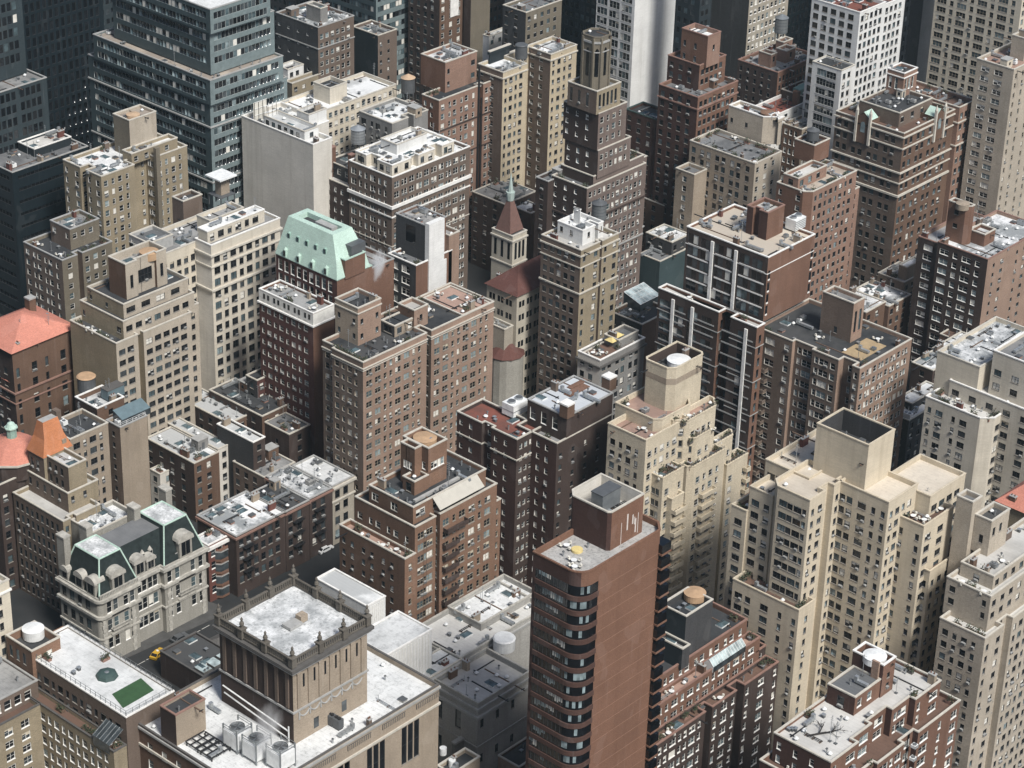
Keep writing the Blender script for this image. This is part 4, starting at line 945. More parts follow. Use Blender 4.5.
low('row_house', 'small snowy roof house tucked beside the dark alley right of the tower block', (933, 371), 17, 912, 962, 'dkbrown', 'snow', 'vvaacs', 7, 'the small snowy house by the alley')
low('row_house', 'snowy roofed house with rooftop seating behind the bushy cream terrace', (953, 357), 17, 932, 982, 'dkbrown', 'snow', 'ttvva', 8, 'the snowy house with seating')
low('row_house', 'white flat roofed house in the gap left of the cream block', (912, 404), 20, 898, 940, 'dkgrey', 'white', 'v', 9, 'the white roofed gap house')
low('row_house', 'second white flat roof lower in the gap left of the cream block', (909, 421), 18, 893, 935, 'dkgrey', 'white', 'va', 10, 'the lower white roofed gap house')
low('row_house', 'dark roofed row house with roof garden below the brick slab', (968, 345), 15, 940, 1005, 'brown', 'deck', 'ggttva', 11, 'the dark roof garden house')

# --- red brick building with mint mansard
b = B('apartment_block', 'deep red brick block under a tall mint green mansard roof', ref='the mint mansard block')
_w = dict(wall='rust', wallA='maroon', cop='copwhite')
t = b.tier((313, 314), 50, 259, 334, A=W('n.m.', 3.1, 1.3, 1.3, 'w', light=.25), Bf=None, roof='grey', par=.6, bands=((.15, 3.0, .06, 'frame_white'), (3.2, .4, .45, 'copwhite')), **_w)
for k in range(5):      # small windows in the white frieze
    for q in (0, 1.5):
        y = t.y1-(.1+.19*k)*(t.y1-t.y0)-b.o[1]-q; m = MB(); m.box(-.12, y-.35, 48, -.07, y+.35, 49.4, 'glass_dark'); b.part('frieze_window', m)
t1 = b.tier((337, 281), 54.4, 276, 372, A=W('m.', 4, 3.0, .9, 'W'), Bf=None, roof='grey', par=.4, **{**_w, 'cop': 'patina'})
# mansard: sloped copper sides over t1
zt = solve(lambda z: proj(t1.x0+2.7, t1.y0+4.2, z)[1], 235, 55, 80)
x0, y0, x1, y1 = t1.x0-.3-b.o[0], t1.y0-.3-b.o[1], t1.x1-1-b.o[0], t1.y1-b.o[1]
za = 54.7; e_ = 3.0
m = MB(); bt = [(x0, y0, za), (x1, y0, za), (x1, y1, za), (x0, y1, za)]; md = [(x0+1.2, y0+1.4, za+4), (x1-.5, y0+1.4, za+4), (x1-.5, y1-.8, za+4), (x0+1.2, y1-.8, za+4)]; tp = [(x0+e_, y0+4.5, zt), (x1-2, y0+4.5, zt), (x1-2, y1-2, zt), (x0+e_, y1-2, zt)]
for A_, B_ in ((bt, md), (md, tp)):
    for i in range(4): m.face([A_[i], A_[(i+1) % 4], B_[(i+1) % 4], B_[i]], 'patina')
i2 = [(tp[0][0]+1.6, tp[0][1]+1.6, zt), (tp[1][0]-1.6, tp[1][1]+1.6, zt), (tp[2][0]-1.6, tp[2][1]-1.6, zt), (tp[3][0]+1.6, tp[3][1]-1.6, zt)]
for i in range(4): m.face([tp[i], tp[(i+1) % 4], i2[(i+1) % 4], i2[i]], 'patina')
b.part('mansard_roof', m)
m = MB(); lo_ = [(p[0], p[1], zt-1.4) for p in i2]; m.face(lo_, rm('tar'))
for i in range(4): m.face([i2[i], i2[(i+1) % 4], lo_[(i+1) % 4], lo_[i]], 'patina')
m.box(i2[0][0]+1.5, i2[0][1]+2, zt-1.39, i2[0][0]+4, i2[2][1]-5, zt-.4, 'copgrey'); b.part('roof_well', m)
for k in range(5):
    f_ = .16+.145*k; y = y1-f_*(y1-y0); m = MB(); zz = za+(zt-za)*.5; sx = x0+1.2+(e_-1.2)*((zz-za-4)/(zt-za-4))
    m.box(sx-.06, y-.45, zz-.2, sx+1.0, y+.45, zz+1.3, 'copper'); m.frus(sx+.2, y, zz+1.3, .45, zz+1.6, .1, 'copper', 10); m.face([(sx-.14, y+.35, zz), (sx-.14, y-.35, zz), (sx-.14, y-.35, zz+1.2), (sx-.14, y+.35, zz+1.2)], 'teal'); b.part('dormer', m)
for k in range(4):
    y = y1-(.16+.22*k)*(y1-y0); m = MB(); m.box(x0-.2, y-.5, za+.2, x0+1.0, y+.5, za+2.2, 'patina'); m.box(x0-.25, y-.35, za+.5, x0-.2, y+.35, za+1.9, 'glass_dark'); m.frus(x0+.3, y, za+2.2, .6, za+2.9, .05, 'patina', 8); b.part('dormer', m)
t4 = b.rect(t1.x1, t1.y0+1, t1.x1+9, t.y1-4, 0, 53, wall='rust', wallA='maroon', roof='grey', cop='copgrey')
u = b.rect(t1.x0+2.6, t1.y0-.34, t1.x1-2.8, t1.y0+3.2, 54, zt-5.6, wall='rust', wallA='rust', roof='pale', cop='patina', wallname='gable_wall', roofname='gable_roof')
m = MB(); m.box(u.x0+3-b.o[0], u.y0+.8-b.o[1], u.rz, u.x0+8-b.o[0], u.y1-b.o[1], u.rz+3.5, 'metal_dark'); b.part('plant_screen', m)
clut(t, 'ttg', 3)

# --- white party wall tower
b = B('apartment_tower', 'slim dark tower with a blinding white end wall behind the tan brick block', 'apartment tower', ref='the slim tower with the white end')
t = b.tier((416, 266), 52, 388, 452, wall='rust', wallA='dkgrey', A=W('T.', 3.2, 2.0, 1.2, 'W', light=.8), roof='teal' if False else 'dkgrey', cop='copwhite', par=.8)
u = b.tier(Cb=(425, 262), z0=t.rz, ty=226, L=396, R=446, wall='rust', wallA='dkgrey', A=W('x..', 11, 5, 1.5, 'k', light=0), roof='gravel', cop='copgrey', par=.5)
m = MB(); xa = u.x0-b.o[0]; m.box(xa-.15, t.y0-.35-b.o[1], 0, xa+5.6, u.y0-.05-b.o[1], u.z1+.9, 'white'); m.box(xa+5.6, t.y0-.34-b.o[1], 0, xa+6.6, u.y0-.06-b.o[1], u.z1-11, 'white'); b.part('white_wall', m)
b.rect(u.x1, t.y0, u.x1+4, t.y1-2, 0, u.z1-5, wall='pink', roof='grey'); clut(u, 'vvah', 4); clut(t, 'tvg', 4)

# --- tan brick block, centre left
b = B('apartment_block', 'broad pinkish tan brick block with garden roof and two square roof towers', ref='the broad tan brick block')
_w = dict(wall='pink', cop='copstone', bands=((1.5, .3, .25, 'copstone'), (2.2, .2, .12, 'copstone')))
t = b.tier((363, 363), 49, 319, 494, A=W('m.n.', 2.95, 1.45, 2.6, 't', light=.4), wallA='greybrown', Bf=W('W.W.n.n.', 2.95, 1.5, 2.6, 't', light=.42, mg=1.1), roof='tar', nB=((.475, .51, 4),), nA=((0, .3, 1.2),), **_w)
u = b.tier(Cb=(358, 346), z0=t.rz, ty=309, L=335, R=381, wall='pink', wallA='tan', A=W('n.n.', 4, 1.5, 3.2, 'd', light=0), Bf=W('n.n.', 4, 1.5, 3.2, 'd', light=0), roof='tar', cop='copstone', bands=((1.2, .3, .2, 'copstone'),), wallname='roof_tower', roofname='roof_tower_roof')
u2 = b.tier(Cb=(414, 330), z0=t.rz, ty=311, L=398, R=428, wall='pink', wallA='brown', Bf=W('n..', 4, 1.6, 1.8, 'd', light=0), roof='pale', cop='copstone', wallname='roof_tower', roofname='roof_tower_roof')
g = b.rect(u.x0+9.5, u.y0-3.2, u.x0+19, u.y0+1.5, t.rz, t.rz+3, wall='tan', wallA='dkgrey', A=W('T.', 5, 1.8, .6, 'd'), Bf=W('d..', 5, 1.8, .6, 'd'), roof='tar', par=.15, wallname='penthouse', roofname='penthouse_roof')
h_ = b.rect(t.x0+(t.x1-t.x0)*.77, t.y0+.8, t.x1-.6, t.y1-.6, t.rz, t.rz+.5, wall='tan', roof='paver', par=.05, wallname='terrace', roofname='terrace_roof')
clut(t, 'ggggggggggtttavvh', 6, edge=False); clut(h_, 'ttgga', 3)

# --- church
b = B('church', 'pale stone church with square bell tower, red pyramid spire and dark tiled roof', 'church', ref='the church')
X, Y = unp(512, 262, 37); b.start(X, Y); ox, oy = b.o
zt = solve(lambda z: proj(X, Y, z)[1], 237, 37, 80)
w_ = solve(lambda t: proj(X+t, Y, zt)[0], 527, 0, 40); d_ = solve(lambda t: proj(X, Y+t, zt)[0], 492, 0, 40)
t = b.rect(X, Y, X+w_, Y+d_, 0, zt, wall='stone', A=W('n-n-n', 30, 5, 2.2, 'k', n=1, light=0), Bf=W('n-n-n', 30, 5, 2.2, 'k', n=1, light=0), roof='grey', par=.3, bands=((1.2, .4, .3, 'copstone'), (8.5, .35, .25, 'copstone'), (16, .4, .35, 'copstone')))
zp = solve(lambda z: proj(X+w_/2, Y+d_/2, z)[1], 200, zt, zt+40); zq = solve(lambda z: proj(X+w_/2, Y+d_/2, z)[1], 172, zt, zt+60)
m = MB(); m.frus(w_/2, d_/2, zt+.3, w_*.66, zp, 1.0, 'tile_maroon' if False else 'spire_tile', 4, ph=math.pi/4)
plain('spire_tile', (.19, .085, .065), .85, scale=1.5); b.part('spire', m)
m = MB(); m.frus(w_/2, d_/2, zp, 1.0, zp+2.5, 1.3, 'patina_grey', 8); m.frus(w_/2, d_/2, zp+2.5, .8, zq, .03, 'patina_grey', 8); b.part('finial', m)
hx0, hy0 = unp(517, 297, 24); 
n0 = b.tier((517, 297), 37, 487, 560, wall='stone', A=W('n-n.', 4, 1.8, 1.8, 'k', light=0), Bf=W('n-n.', 4, 1.8, 1.8, 'k', light=0), roof='tar', par=.05, cop='copstone', wallname='nave_wall')
m = MB(); x0, y0, x1, y1 = n0.x0-.6-ox, n0.y0-.6-oy, n0.x1+.5-ox, n0.y1+.6-oy; ym = (y0+y1)/2
m.face([(x0, y0, 37.3), (x1, y0, 37.3), (x1, ym, 42.5), (x0+7, ym, 42.5)], 'tile_maroon'); m.face([(x1, y1, 37.3), (x0, y1, 37.3), (x0+7, ym, 42.5), (x1, ym, 42.5)], 'tile_maroon'); m.face([(x0, y1, 37.3), (x0, y0, 37.3), (x0+7, ym, 42.5)], 'tile_maroon'); b.part('nave_roof', m)
a0 = b.rect(n0.x0-3.5, n0.y0+1, n0.x0-.05, n0.y1+5, 0, 28, wall='limestone', roof='pale', cop='copstone', wallname='aisle_wall'); rail(b, [(a0.x0+.3, a0.y0+.3), (a0.x0+.3, a0.y1-.3)], 28.2, 1.3, 'copstone', 1.2, 'balustrade')
X2, Y2 = unp(506, 352, 20); m = MB(); m.frus(X2-ox, Y2-oy, 0, 4.8, 20, 4.8, 'manstone', 16); b.part('apse', m); m = MB(); m.frus(X2-ox, Y2-oy, 20, 5.2, 24, .05, 'tile_maroon', 12); b.part('apse_roof', m)

# --- grey brown tall block beside the church
b = B('apartment_block', 'tall grey brown office block with white rooftop huts beside the church', ref='the tall block beside the church')
t = b.tier((581, 251), 56, 541.5, 619, wall='khaki', wallA='greybrown', A=W('m.', 3.1, 1.6, 1.8, 'd', light=.15), Bf=W('n....m..', 3.1, 1.6, 1.8, 'd', light=.4), roof='pale', cop='copstone', bands=((1.4, .4, .3, 'copstone'), (4.8, .3, .2, 'copstone'), (12.2, .4, .3, 'copstone')), nB=((.5, .56, 1.2),))
u = b.rect(t.x0+4, t.y0+3, t.x1-3, t.y1-2, t.rz, t.rz+4.2, wall='white', A=W('n...', 6, 1.5, 1, 'd'), Bf=W('n..', 6, 1.5, 1, 'd'), roof='white', cop='copwhite', nB=((.6, .75, 3),), wallname='roof_hut', roofname='roof_hut_roof')
v = b.rect(u.x0+4, u.y0+4.5, u.x1-4, u.y1-2, u.rz, u.rz+4.2, wall='white', roof='white', cop='copwhite', wallname='roof_hut', roofname='roof_hut_roof'); clut(u, 'vvaav', 3); clut(v, 'v', 3); clut(t, 'vva', 5)

# --- limestone row house, pale terrace block, greenhouse
b = B('row_house', 'tall white limestone row house with slate mansard beside the church yard', 'house')
t = b.tier((538, 331), 19, 519, 566, wall='paper', A=W('d.', 4.0, 2.6, 1.2, 'd', light=.05, n=3), Bf=None, roof='dkgrey', par=.1, cop='copwhite', bands=((5.2, .4, .5, 'copwhite'), (15, .4, .4, 'copwhite')))
m = MB(); x1_, y1_ = t.x1-t.x0, t.y1-t.y0
m.face([(-.3, y1_, 19.3), (-.3, 0, 19.3), (1.6, .3, 23.4), (1.6, y1_-.3, 23.4)], 'slate'); m.face([(-.3, 0, 19.3), (x1_, 0, 19.3), (x1_, .3, 23.4), (1.6, .3, 23.4)], 'slate'); m.face([(1.6, .3, 23.4), (x1_, .3, 23.4), (x1_, y1_-.3, 23.4), (1.6, y1_-.3, 23.4)], 'slate'); m.face([(x1_, y1_, 19.3), (-.3, y1_, 19.3), (1.6, y1_-.3, 23.4), (x1_, y1_-.3, 23.4)], 'slate'); b.part('mansard_roof', m)
for k in range(3): m = MB(); y = y1_*(.2+.3*k); m.box(-.1, y-.55, 19.5, 1.4, y+.55, 21.6, 'copwhite'); m.box(-.16, y-.38, 19.7, -.1, y+.38, 21.3, 'glass_dark'); m.frus(.3, y, 21.6, .6, 22.1, .2, 'copwhite', 10); b.part('dormer', m)
b = B('row_house', 'low cream row house front between limestone house and the pale terrace block', 'house', ref='the low cream row house')
t = b.tier((572, 366), 13, 539, 592, wall='paper', A=W('m.m..', 3.4, 2.0, 1.2, 'd', light=.1), roof='grey', cop='copwhite'); clut(t, 'vc', 3)
b = B('apartment_block', 'pale grey low block with terrace sunshades on its snowy roof', ref='the pale block with the sunshades')
t = b.tier((600, 361), 31, 578, 645, wall='grey', wallA='paper', A=W('m..', 3.4, 1.7, 1.6, 'd', light=.1), Bf=W('m.m..', 3.4, 2.0, 1.6, 'd', light=.3), roof='white', cop='copwhite', bands=((1.6, .5, .5, 'copdark'),))
u = b.rect(t.x0+1, t.y0+.6, t.x1-3, t.y1-.8, t.rz, t.rz+.4, wall='deck_tan' if 'deck_tan' in WALL else 'brown', roof='deck', par=.05, wallname='terrace', roofname='terrace_roof')
for k, (px_, py_) in enumerate(((612, 338), (617, 333))):
    X, Y = unp(px_, py_, t.rz+3); e = empty('sunshade', (X, Y, u.z1)); tag(e, ['pale yellow square sunshade nearer the white roof edge', 'pale yellow square sunshade further back on the roof terrace'][k], 'sunshade', 'sunshades on the pale block')
    m = MB(); m.frus(0, 0, 2.1, 2.0, 2.8, .05, 'canvas', 4, ph=math.pi/4); m.build('canopy', e); m = MB(); m.tube((0, 0, 0), (0, 0, 2.7), .05, 'metal_dark'); m.build('pole', e)
clut(u, 'ggggtt', 3); v = b.rect(t.x1-9, t.y1-6, t.x1-1, t.y1-1, t.rz, t.rz+2.8, wall='grey', roof='dkgrey', wallname='bulkhead', roofname='bulkhead_roof')
b = B('greenhouse_block', 'dark low block carrying a sloped glass greenhouse and roof planters', 'building', ref='the greenhouse block')
t = b.tier((642, 325), 27, 610, 672, wall='brown', wallA='dkgrey', roof='tar', A=W('m..', 3.4, 1.7, 1.4, 'd')); clut(t, 'aavvggggh', 4)
X, Y = unp(640, 312, t.rz); m = MB(); X -= b.o[0]; Y -= b.o[1]; z = t.rz; L_, D_ = 8.5, 6
m.face([(X, Y, z), (X+L_, Y, z), (X+L_, Y, z+2.2), (X, Y, z+2.2)], 'glass_mid'); m.face([(X, Y+D_, z), (X, Y, z), (X, Y, z+2.2), (X, Y+D_, z+4)], 'glass_mid'); m.face([(X, Y, z+2.2), (X+L_, Y, z+2.2), (X+L_, Y+D_, z+4), (X, Y+D_, z+4)], 'glass_roof'); m.face([(X+L_, Y, z), (X+L_, Y+D_, z), (X+L_, Y+D_, z+4), (X+L_, Y, z+2.2)], 'glass_mid')
glassmat('glass_roof', (.4, .47, .47), .15)
for i in range(7): m.tube((X+i*L_/6, Y-.02, z+2.24), (X+i*L_/6, Y+D_, z+4.04), .07, 'metal_white', 4)
for i in range(4): m.tube((X, Y+i*D_/3, z+2.24+i*.6), (X+L_, Y+i*D_/3, z+2.24+i*.6), .06, 'metal_white', 4)
b.part('glasshouse', m)
low('row_house', 'low dark roofed building with snowy ridge in the canyon right of the setback tower', (672, 243), 22, 646, 690, 'dkgrey', 'snow', 'vvasc', 3, 'the snowy ridge building')
low('row_house', 'blank dark teal rear building in the canyon right of the setback tower', (660, 262), 18, 640, 686, 'teal', 'dkgrey', 'va', 4, 'the dark teal rear building', A=None, Bf=None)
low('row_house', 'dark low house with snow patched roof in the canyon by the cream block', (664, 206), 20, 640, 690, 'brown', 'snow', 'vvaagg', 5, 'the snow patched canyon house')
low('row_house', 'shadowed dark house with roof bushes between white roofs and the church spire', (505, 205), 24, 472, 536, 'dkbrown', 'grey', 'ggggva', 6, 'the bushy roof house')
low('row_house', 'snow roofed house beside the green church finial', (531, 214), 22, 505, 545, 'brown', 'snow', 'vvhc', 7, 'the snow roofed house by the finial')

# --- the brown block with the grey metal roof, and its red roofed wing
b = B('apartment_block', 'dark maroon block with a grey metal penthouse roof and a red roof wing', ref='the maroon block with the red roof wing')
_w = dict(wall='dkbrown', wallA='dkred', cop='copstone')
t = b.tier((557, 444), 50, 517, 612, A=W('n..', 3.1, 1.3, 1.6, 'w', light=.4), Bf=W('n....', 3.1, 1.2, 3, 'd', light=.2), roof='grey', par=1.0, **_w)
u = b.rect(t.x0+3, t.y0+.1, t.x1-.2, t.y1-.2, t.rz, t.rz+6.4, wall='dkbrown', wallA='greybrown', A=W('d..', 9, 3.2, 1.4, 'W', light=.1), roof='metal_sheet', cop='copgrey', par=.25, wallname='penthouse', roofname='metal_roof') if False else b.rect(t.x0+3.2, t.y0+.05, t.x1, t.y1-.2, t.rz, t.rz+6.6, wall='dkbrown', wallA='dkbrown', A=W('d..', 9, 3.0, 1.4, 'W', light=.1), roof='sheet', cop='copgrey', par=.2, wallname='penthouse', roofname='penthouse_roof')
m = MB(); q = u.rz+.02; m.box(u.x0+8-b.o[0], u.y0+6-b.o[1], q, u.x0+15-b.o[0], u.y0+8-b.o[1], q+.25, 'rust'); m.box(u.x0+11-b.o[0], u.y0+8.3-b.o[1], q, u.x0+17-b.o[0], u.y0+9.6-b.o[1], q+.25, 'rust'); b.part('roof_panel', m)
for px_, py_ in ((568, 404), (610, 377)):
    X, Y = unp(px_, py_, u.rz+3); m = MB(); m.box(X-b.o[0]-1.5, Y-b.o[1]-1.2, u.rz, X-b.o[0]+1.0, Y-b.o[1]+1.2, u.rz+3.2, 'brown'); m.box(X-b.o[0]-1.6, Y-b.o[1]-1.3, u.rz+3.2, X-b.o[0]+1.1, Y-b.o[1]+1.3, u.rz+3.6, 'copwhite'); b.part('chimney', m)
w2 = b.tier((517, 440), 50, 457, 542, A=W('n..', 3.1, 1.2, 1.6, 'w', light=.4), Bf=W('n.', 3.1, 1.2, 1.6, 'w', light=.4), roof='redroof', nA=((.0, .45, -0.0),) if False else ((.42, .58, 1.0),), bands=((5.2, .3, .2, 'copstone'),), **_w)
clut(t, 'tg', 3); clut(w2, 'vp', 2)
X, Y = unp(515, 414, w2.rz); e = empty('cooling_tower', (X, Y, w2.rz)); tag(e, 'pale twin fan cooling tower on the red roof wing', 'cooling tower')
m = MB(); m.box(-2.6, -1.8, .6, 2.6, 1.8, 3.6, 'metal_white'); m.build('casing', e); m = MB(); m.box(-2.64, -1.84, 1.9, 2.64, 1.84, 2.1, 'metal'); m.build('seam_band', e)
for x in (-1.25, 1.25): m = MB(); m.frus(x, 0, 3.6, .95, 4.1, .95, 'metal', 14); m.frus(x, 0, 4.1, .8, 4.12, .05, 'metal_dark', 14); m.build('fan', e)
m = MB()
for x in (-2.4, 2.4):
    for y in (-1.6, 1.6): m.box(x-.12, y-.12, 0, x+.12, y+.12, .6, 'metal_dark')
m.build('legs_frame', e)
b_ = MB()

# --- beige stepped building with the bevelled tank tower
b = B('setback_tower', 'beige stepped apartment tower with a many sided tank house and tiers of balconies', 'apartment tower', ref='the beige stepped tower')
_w = dict(wall='butter', cop='butter', A=W('m.n.', 3.0, 1.5, 3.2, 'd', light=.3), Bf=W('m.n.', 3.0, 1.5, 3.2, 'w', light=.4), Cf=W('m.', 3.0, 1.5, 2, 'd', light=.3))
t = b.tier((646, 441), 58, 608, 688, roof='paver', par=1.2, **_w)
h1 = t.rz
t2 = b.rect(t.x0+6, t.y0+1.5, t.x1+5, t.y1+3, 0, h1+3, roof='paver', par=1.0, ch={'n': 1.5, 'r': 2.5}, **_w)
v = b.tier(Cb=(669, 421), z0=h1, ty=371, L=644, R=705, wall='butter', roof='tar', inn='dkbrown', par=2.4, cop='butter', ch={'n': 1.5, 'l': .8, 'r': .8}, wallname='tank_house', roofname='tank_house_roof', bands=((2.6, 1.5, .03, 'tan'),))
inner_tank(b, 679, 359, v.z1-1.1, 2.7, 'metal_white', 'tank_top', 1.5)
ym = t.y0
r1 = b.tier_y((682, 425), ym-1.6, 668, 723, roof='paver', par=1.0, ch={'n': 2.6, 'r': 2.6}, **_w)
r2 = b.tier_y((690, 442), ym-2.8, 668, 717, roof='deck', par=1.1, ch={'n': 2.2, 'r': 2.2}, **_w)
r3 = b.tier_y((663, 479), ym-3.2, 648, 684, roof='deck', par=1.0, **_w)
r4 = b.tier_y((691, 469), ym-4.4, 680, 725, roof='deck', par=1.0, ch={'n': 1.2}, **_w)
r5 = b.tier_y((714, 446), ym-1.4, 706, 737, roof='paver', par=1.0, ch={'r': 1.6}, **_w)
r6 = b.tier_y((727, 466), ym-2.2, 716, 748, roof='paver', par=1.0, **_w)
r7 = b.tier_y((672, 500), ym-4.6, 664, 684, roof='deck', par=1.0, **_w)
for q in (r1, r2, r3, r4, r5, r6):
    clut(q, 'ggtgg', int(q.x1*3) % 17, zone=(q.x0+.8, q.y0+.8, q.x1-.8, min(q.y1-.8, q.y0+2.6)))
    rail(b, [(q.x0+.15, q.y0+.15), (q.x1-.15, q.y0+.15)] if q not in (r1, r2) else [(q.x0+2.6, q.y0+.15), (q.x1-2.6, q.y0+.15)], q.z1+.25, .7, 'copdark', .9)
balconies(b, 'B', r7, .0, 1.0, 4, r7.z1-3.6, 3.0, 1.3, 'butter', 'butter'); balconies(b, 'B', r4, .28, .7, 4, r4.z1-9, 3.0, 1.3, 'butter', 'butter'); balconies(b, 'B', r6, .8, 1.0, 4, r6.z1-4, 3.0, 1.2, 'butter', 'butter')
clut(t, 't', 5); clut(t2, 'ga', 5)

# --- the brown block in the centre with the belfry-like tank house
b = B('apartment_block', 'warm brown brick block with stepped top and a cross shaped tank house', ref='the brown block with the tank house')
_w = dict(wall='orange', wallA='brown', cop='copstone')
t = b.tier((415, 528), 47, 355, 497, A=W('m..n.', 3.0, 1.5, 3.2, 'w', light=.4), Bf=W('W.n.W.', 3.0, 1.55, 1.9, 't', light=.42), roof='tar', par=.5, nB=((.25, .3, 3),), **_w)
t0 = b.rect(t.x0-3.4, t.y0-.3, t.x0, t.y1+1.5, 0, 40.6, A=W('n..n...', 3.0, 1.3, 2.6, 'd', light=.3), Bf=W('n.', 3.0, 1.4, 1.9, 't', light=.4), roof='paver', par=1.0, **_w)
t6 = b.rect(t.x1, t.y0+1, t.x1+2.6, t.y1-1, 0, 41.5, Bf=W('n.', 3.0, 1.4, 1.9, 't'), roof='grey', **_w)
u = b.tier(Cb=(413, 525), z0=t.rz, ty=508, L=369, R=486, wall='orange', wallA='brown', A=W('W...', 6, 1.9, 1.2, 'w'), Bf=W('T..', 6, 1.9, 1.0, 'w', light=.6), roof='tar', cop='copstone', par=.9, wallname='penthouse', roofname='penthouse_roof')
v = b.tier(Cb=(428, 488), z0=u.rz, ty=449, L=403, R=447, wall='orange', wallA='brown', A=W('n-n-n', 20, 1.8, 3.8, 'W', n=1, light=.9), Bf=W('n-n-n-n', 20, 1.8, 3.8, 'W', n=1, light=.6), roof='tar', par=1.6, cop='copstone', nA=((.65, 1.0, 0.001),) if False else (), wallname='tank_house', roofname='tank_house_roof', bands=((6.0, .25, .15, 'brown'),))
v2 = b.rect(v.x0-2.2, v.y0+2, v.x0, v.y1-1.5, u.rz, v.z1-.02, wall='orange', wallA='brown', A=W('n-n-n', 20, 1.8, 3.8, 'W', n=1, light=.9), roof='tar', par=1.6, cop='copstone', wallname='tank_house', roofname='tank_house_roof')
v3 = b.rect(v.x0-4.5, v.y0-.2, v.x0-.1, v.y0+3.4, u.rz, u.rz+3.4, wall='orange', wallA='brown', A=W('d..', 9, 2.2, .8, 'd'), roof='tar', par=.8, cop='copstone', wallname='stair_bulkhead', roofname='stair_bulkhead_roof')
inner_tank(b, 425, 437, v.z1-.1, 2.6, 'tile_tan', 'tank_top', 1.4); plain('tile_tan', (.42, .28, .17), .9)
m = MB(); xa, xb = u.x0-b.o[0]+6, u.x1-b.o[0]-3; ya = u.y0-b.o[1]; m.face([(xa, ya-2.4, t.rz+2.2), (xb, ya-2.4, t.rz+2.2), (xb, ya-.02, t.rz+4.4), (xa, ya-.02, t.rz+4.4)], 'awning_cloth'); m.face([(xa, ya-.02, t.rz+4.3), (xb, ya-.02, t.rz+4.3), (xb, ya-2.4, t.rz+2.1), (xa, ya-2.4, t.rz+2.1)], 'awning_cloth')
m.face([(xa, ya-2.4, t.rz+2.2), (xa, ya-2.4, t.rz+2.1), (xb, ya-2.4, t.rz+2.1), (xb, ya-2.4, t.rz+2.2)], 'awning_cloth'); plain('awning_cloth', (.44, .42, .37), .9, var=.06); b.part('awning', m)
m = MB(); m.box(xa-3, ya+2.2, u.rz, xb-2, ya+3.0, u.rz+.5, 'copgrey'); b.part('duct', m)
balconies(b, 'B', t, .34, .6, 40, 42, 3.0, 1.5, 'dkbrown', 'dkbrown'); balconies(b, 'B', t, .33, .5, 4, 38, 3.0, 1.2, 'dkbrown', 'dkbrown')
clut(u, 'avvhp', 4); clut(t0, 'ttgg', 4); clut(t, 'gttg', 8, zone=(t.x0+4, t.y0+.7, t.x1-3, t.y0+1.6))
# ================================================================== left side
b = B('apartment_block', 'stepped pale tan apartment tower with a tall square tank house and recessed bays', 'apartment tower', ref='the stepped pale tan tower')
_w = dict(wall='sandy', wallA='khaki', cop='copstone')
t = b.tier((116, 344), 46, 70, 205, A=None, Bf=W('W.', 3.0, 1.45, 2.2, 'd', light=.2, mg=.8), nB=((.24, .3, 2.2), (.84, 1.0, 2.5)), roof='tar', **_w)
t1 = b.tier(Cb=(124, 341), z0=t.rz, ty=322, L=80, R=194, A=W('n...d...', 3.0, 1.5, 2, 'd'), Bf=W('W.', 3.0, 1.5, 1.6, 'd', light=.3), roof='tar', par=.6, nB=((.0, .001, 0),) if False else (), **_w)
t2 = b.tier(Cb=(124, 319), z0=t1.rz, ty=305, L=87, R=188, A=W('n....', 5, 1.3, 1.6, 'd'), Bf=W('T..', 5, 1.6, 1.2, 'd'), roof='tar', par=.6, nB=((.0, .001, 0),) if False else ((.36, 1.0, -1.6),) if False else (), **_w)
v = b.tier(Cb=(127, 300), z0=t2.rz, ty=265, L=108, R=166, wall='sandy', wallA='brown', Bf=W('n.x...', 30, 3.6, 3.4, 'd', n=1, light=0), roof='grey', cop='copstone', par=2.0, nB=((.28, .75, .8),), wallname='tank_house', roofname='tank_house_roof')
inner_tank(b, 149, 251, v.z1-.2, 2.4, 'tile_tan', 'tank_top', 1.8); clut(t, 'ggttg', 4, zone=(t.x0+.8, t.y0+4, t.x0+3, t.y1-2)); clut(t2, 'vv', 3); clut(t1, 'gt', 6, edge=True)

b = B('apartment_block', 'brown brick block with a large salmon hip roof and arched windows at left edge', ref='the salmon hip roof block')
_w = dict(wall='brown', wallA='dkbrown', cop='copbrick')
t = b.tier((12, 354), 42, -30, 75, A=W('m..', 3.3, 1.7, 5, 'd'), Bf=W('n...d..', 4.4, 2.6, 4.5, 'd', light=.2), roof='grey', par=.1, bands=((11, .4, .4, 'copbrick'), (14, .3, .25, 'copbrick')), **_w)
m = MB(); x1_, y1_ = t.x1-t.x0, t.y1-t.y0; zz = solve(lambda z: proj(t.x0+x1_*.5, t.y0+y1_*.5, z)[1], 312, 43, 60); z = 42.4; o_ = .7
p = [(-o_, -o_, z), (x1_+o_, -o_, z), (x1_+o_, y1_+o_, z), (-o_, y1_+o_, z)]; r0, r1 = (x1_*.5-.4, y1_*.45, zz), (x1_*.5+.4, y1_*.55, zz)
m.face([p[0], p[1], r1, r0], 'tile_salmon'); m.face([p[1], p[2], r1], 'tile_salmon'); m.face([p[2], p[3], r0, r1], 'tile_salmon'); m.face([p[3], p[0], r0], 'tile_salmon'); b.part('hip_roof', m)
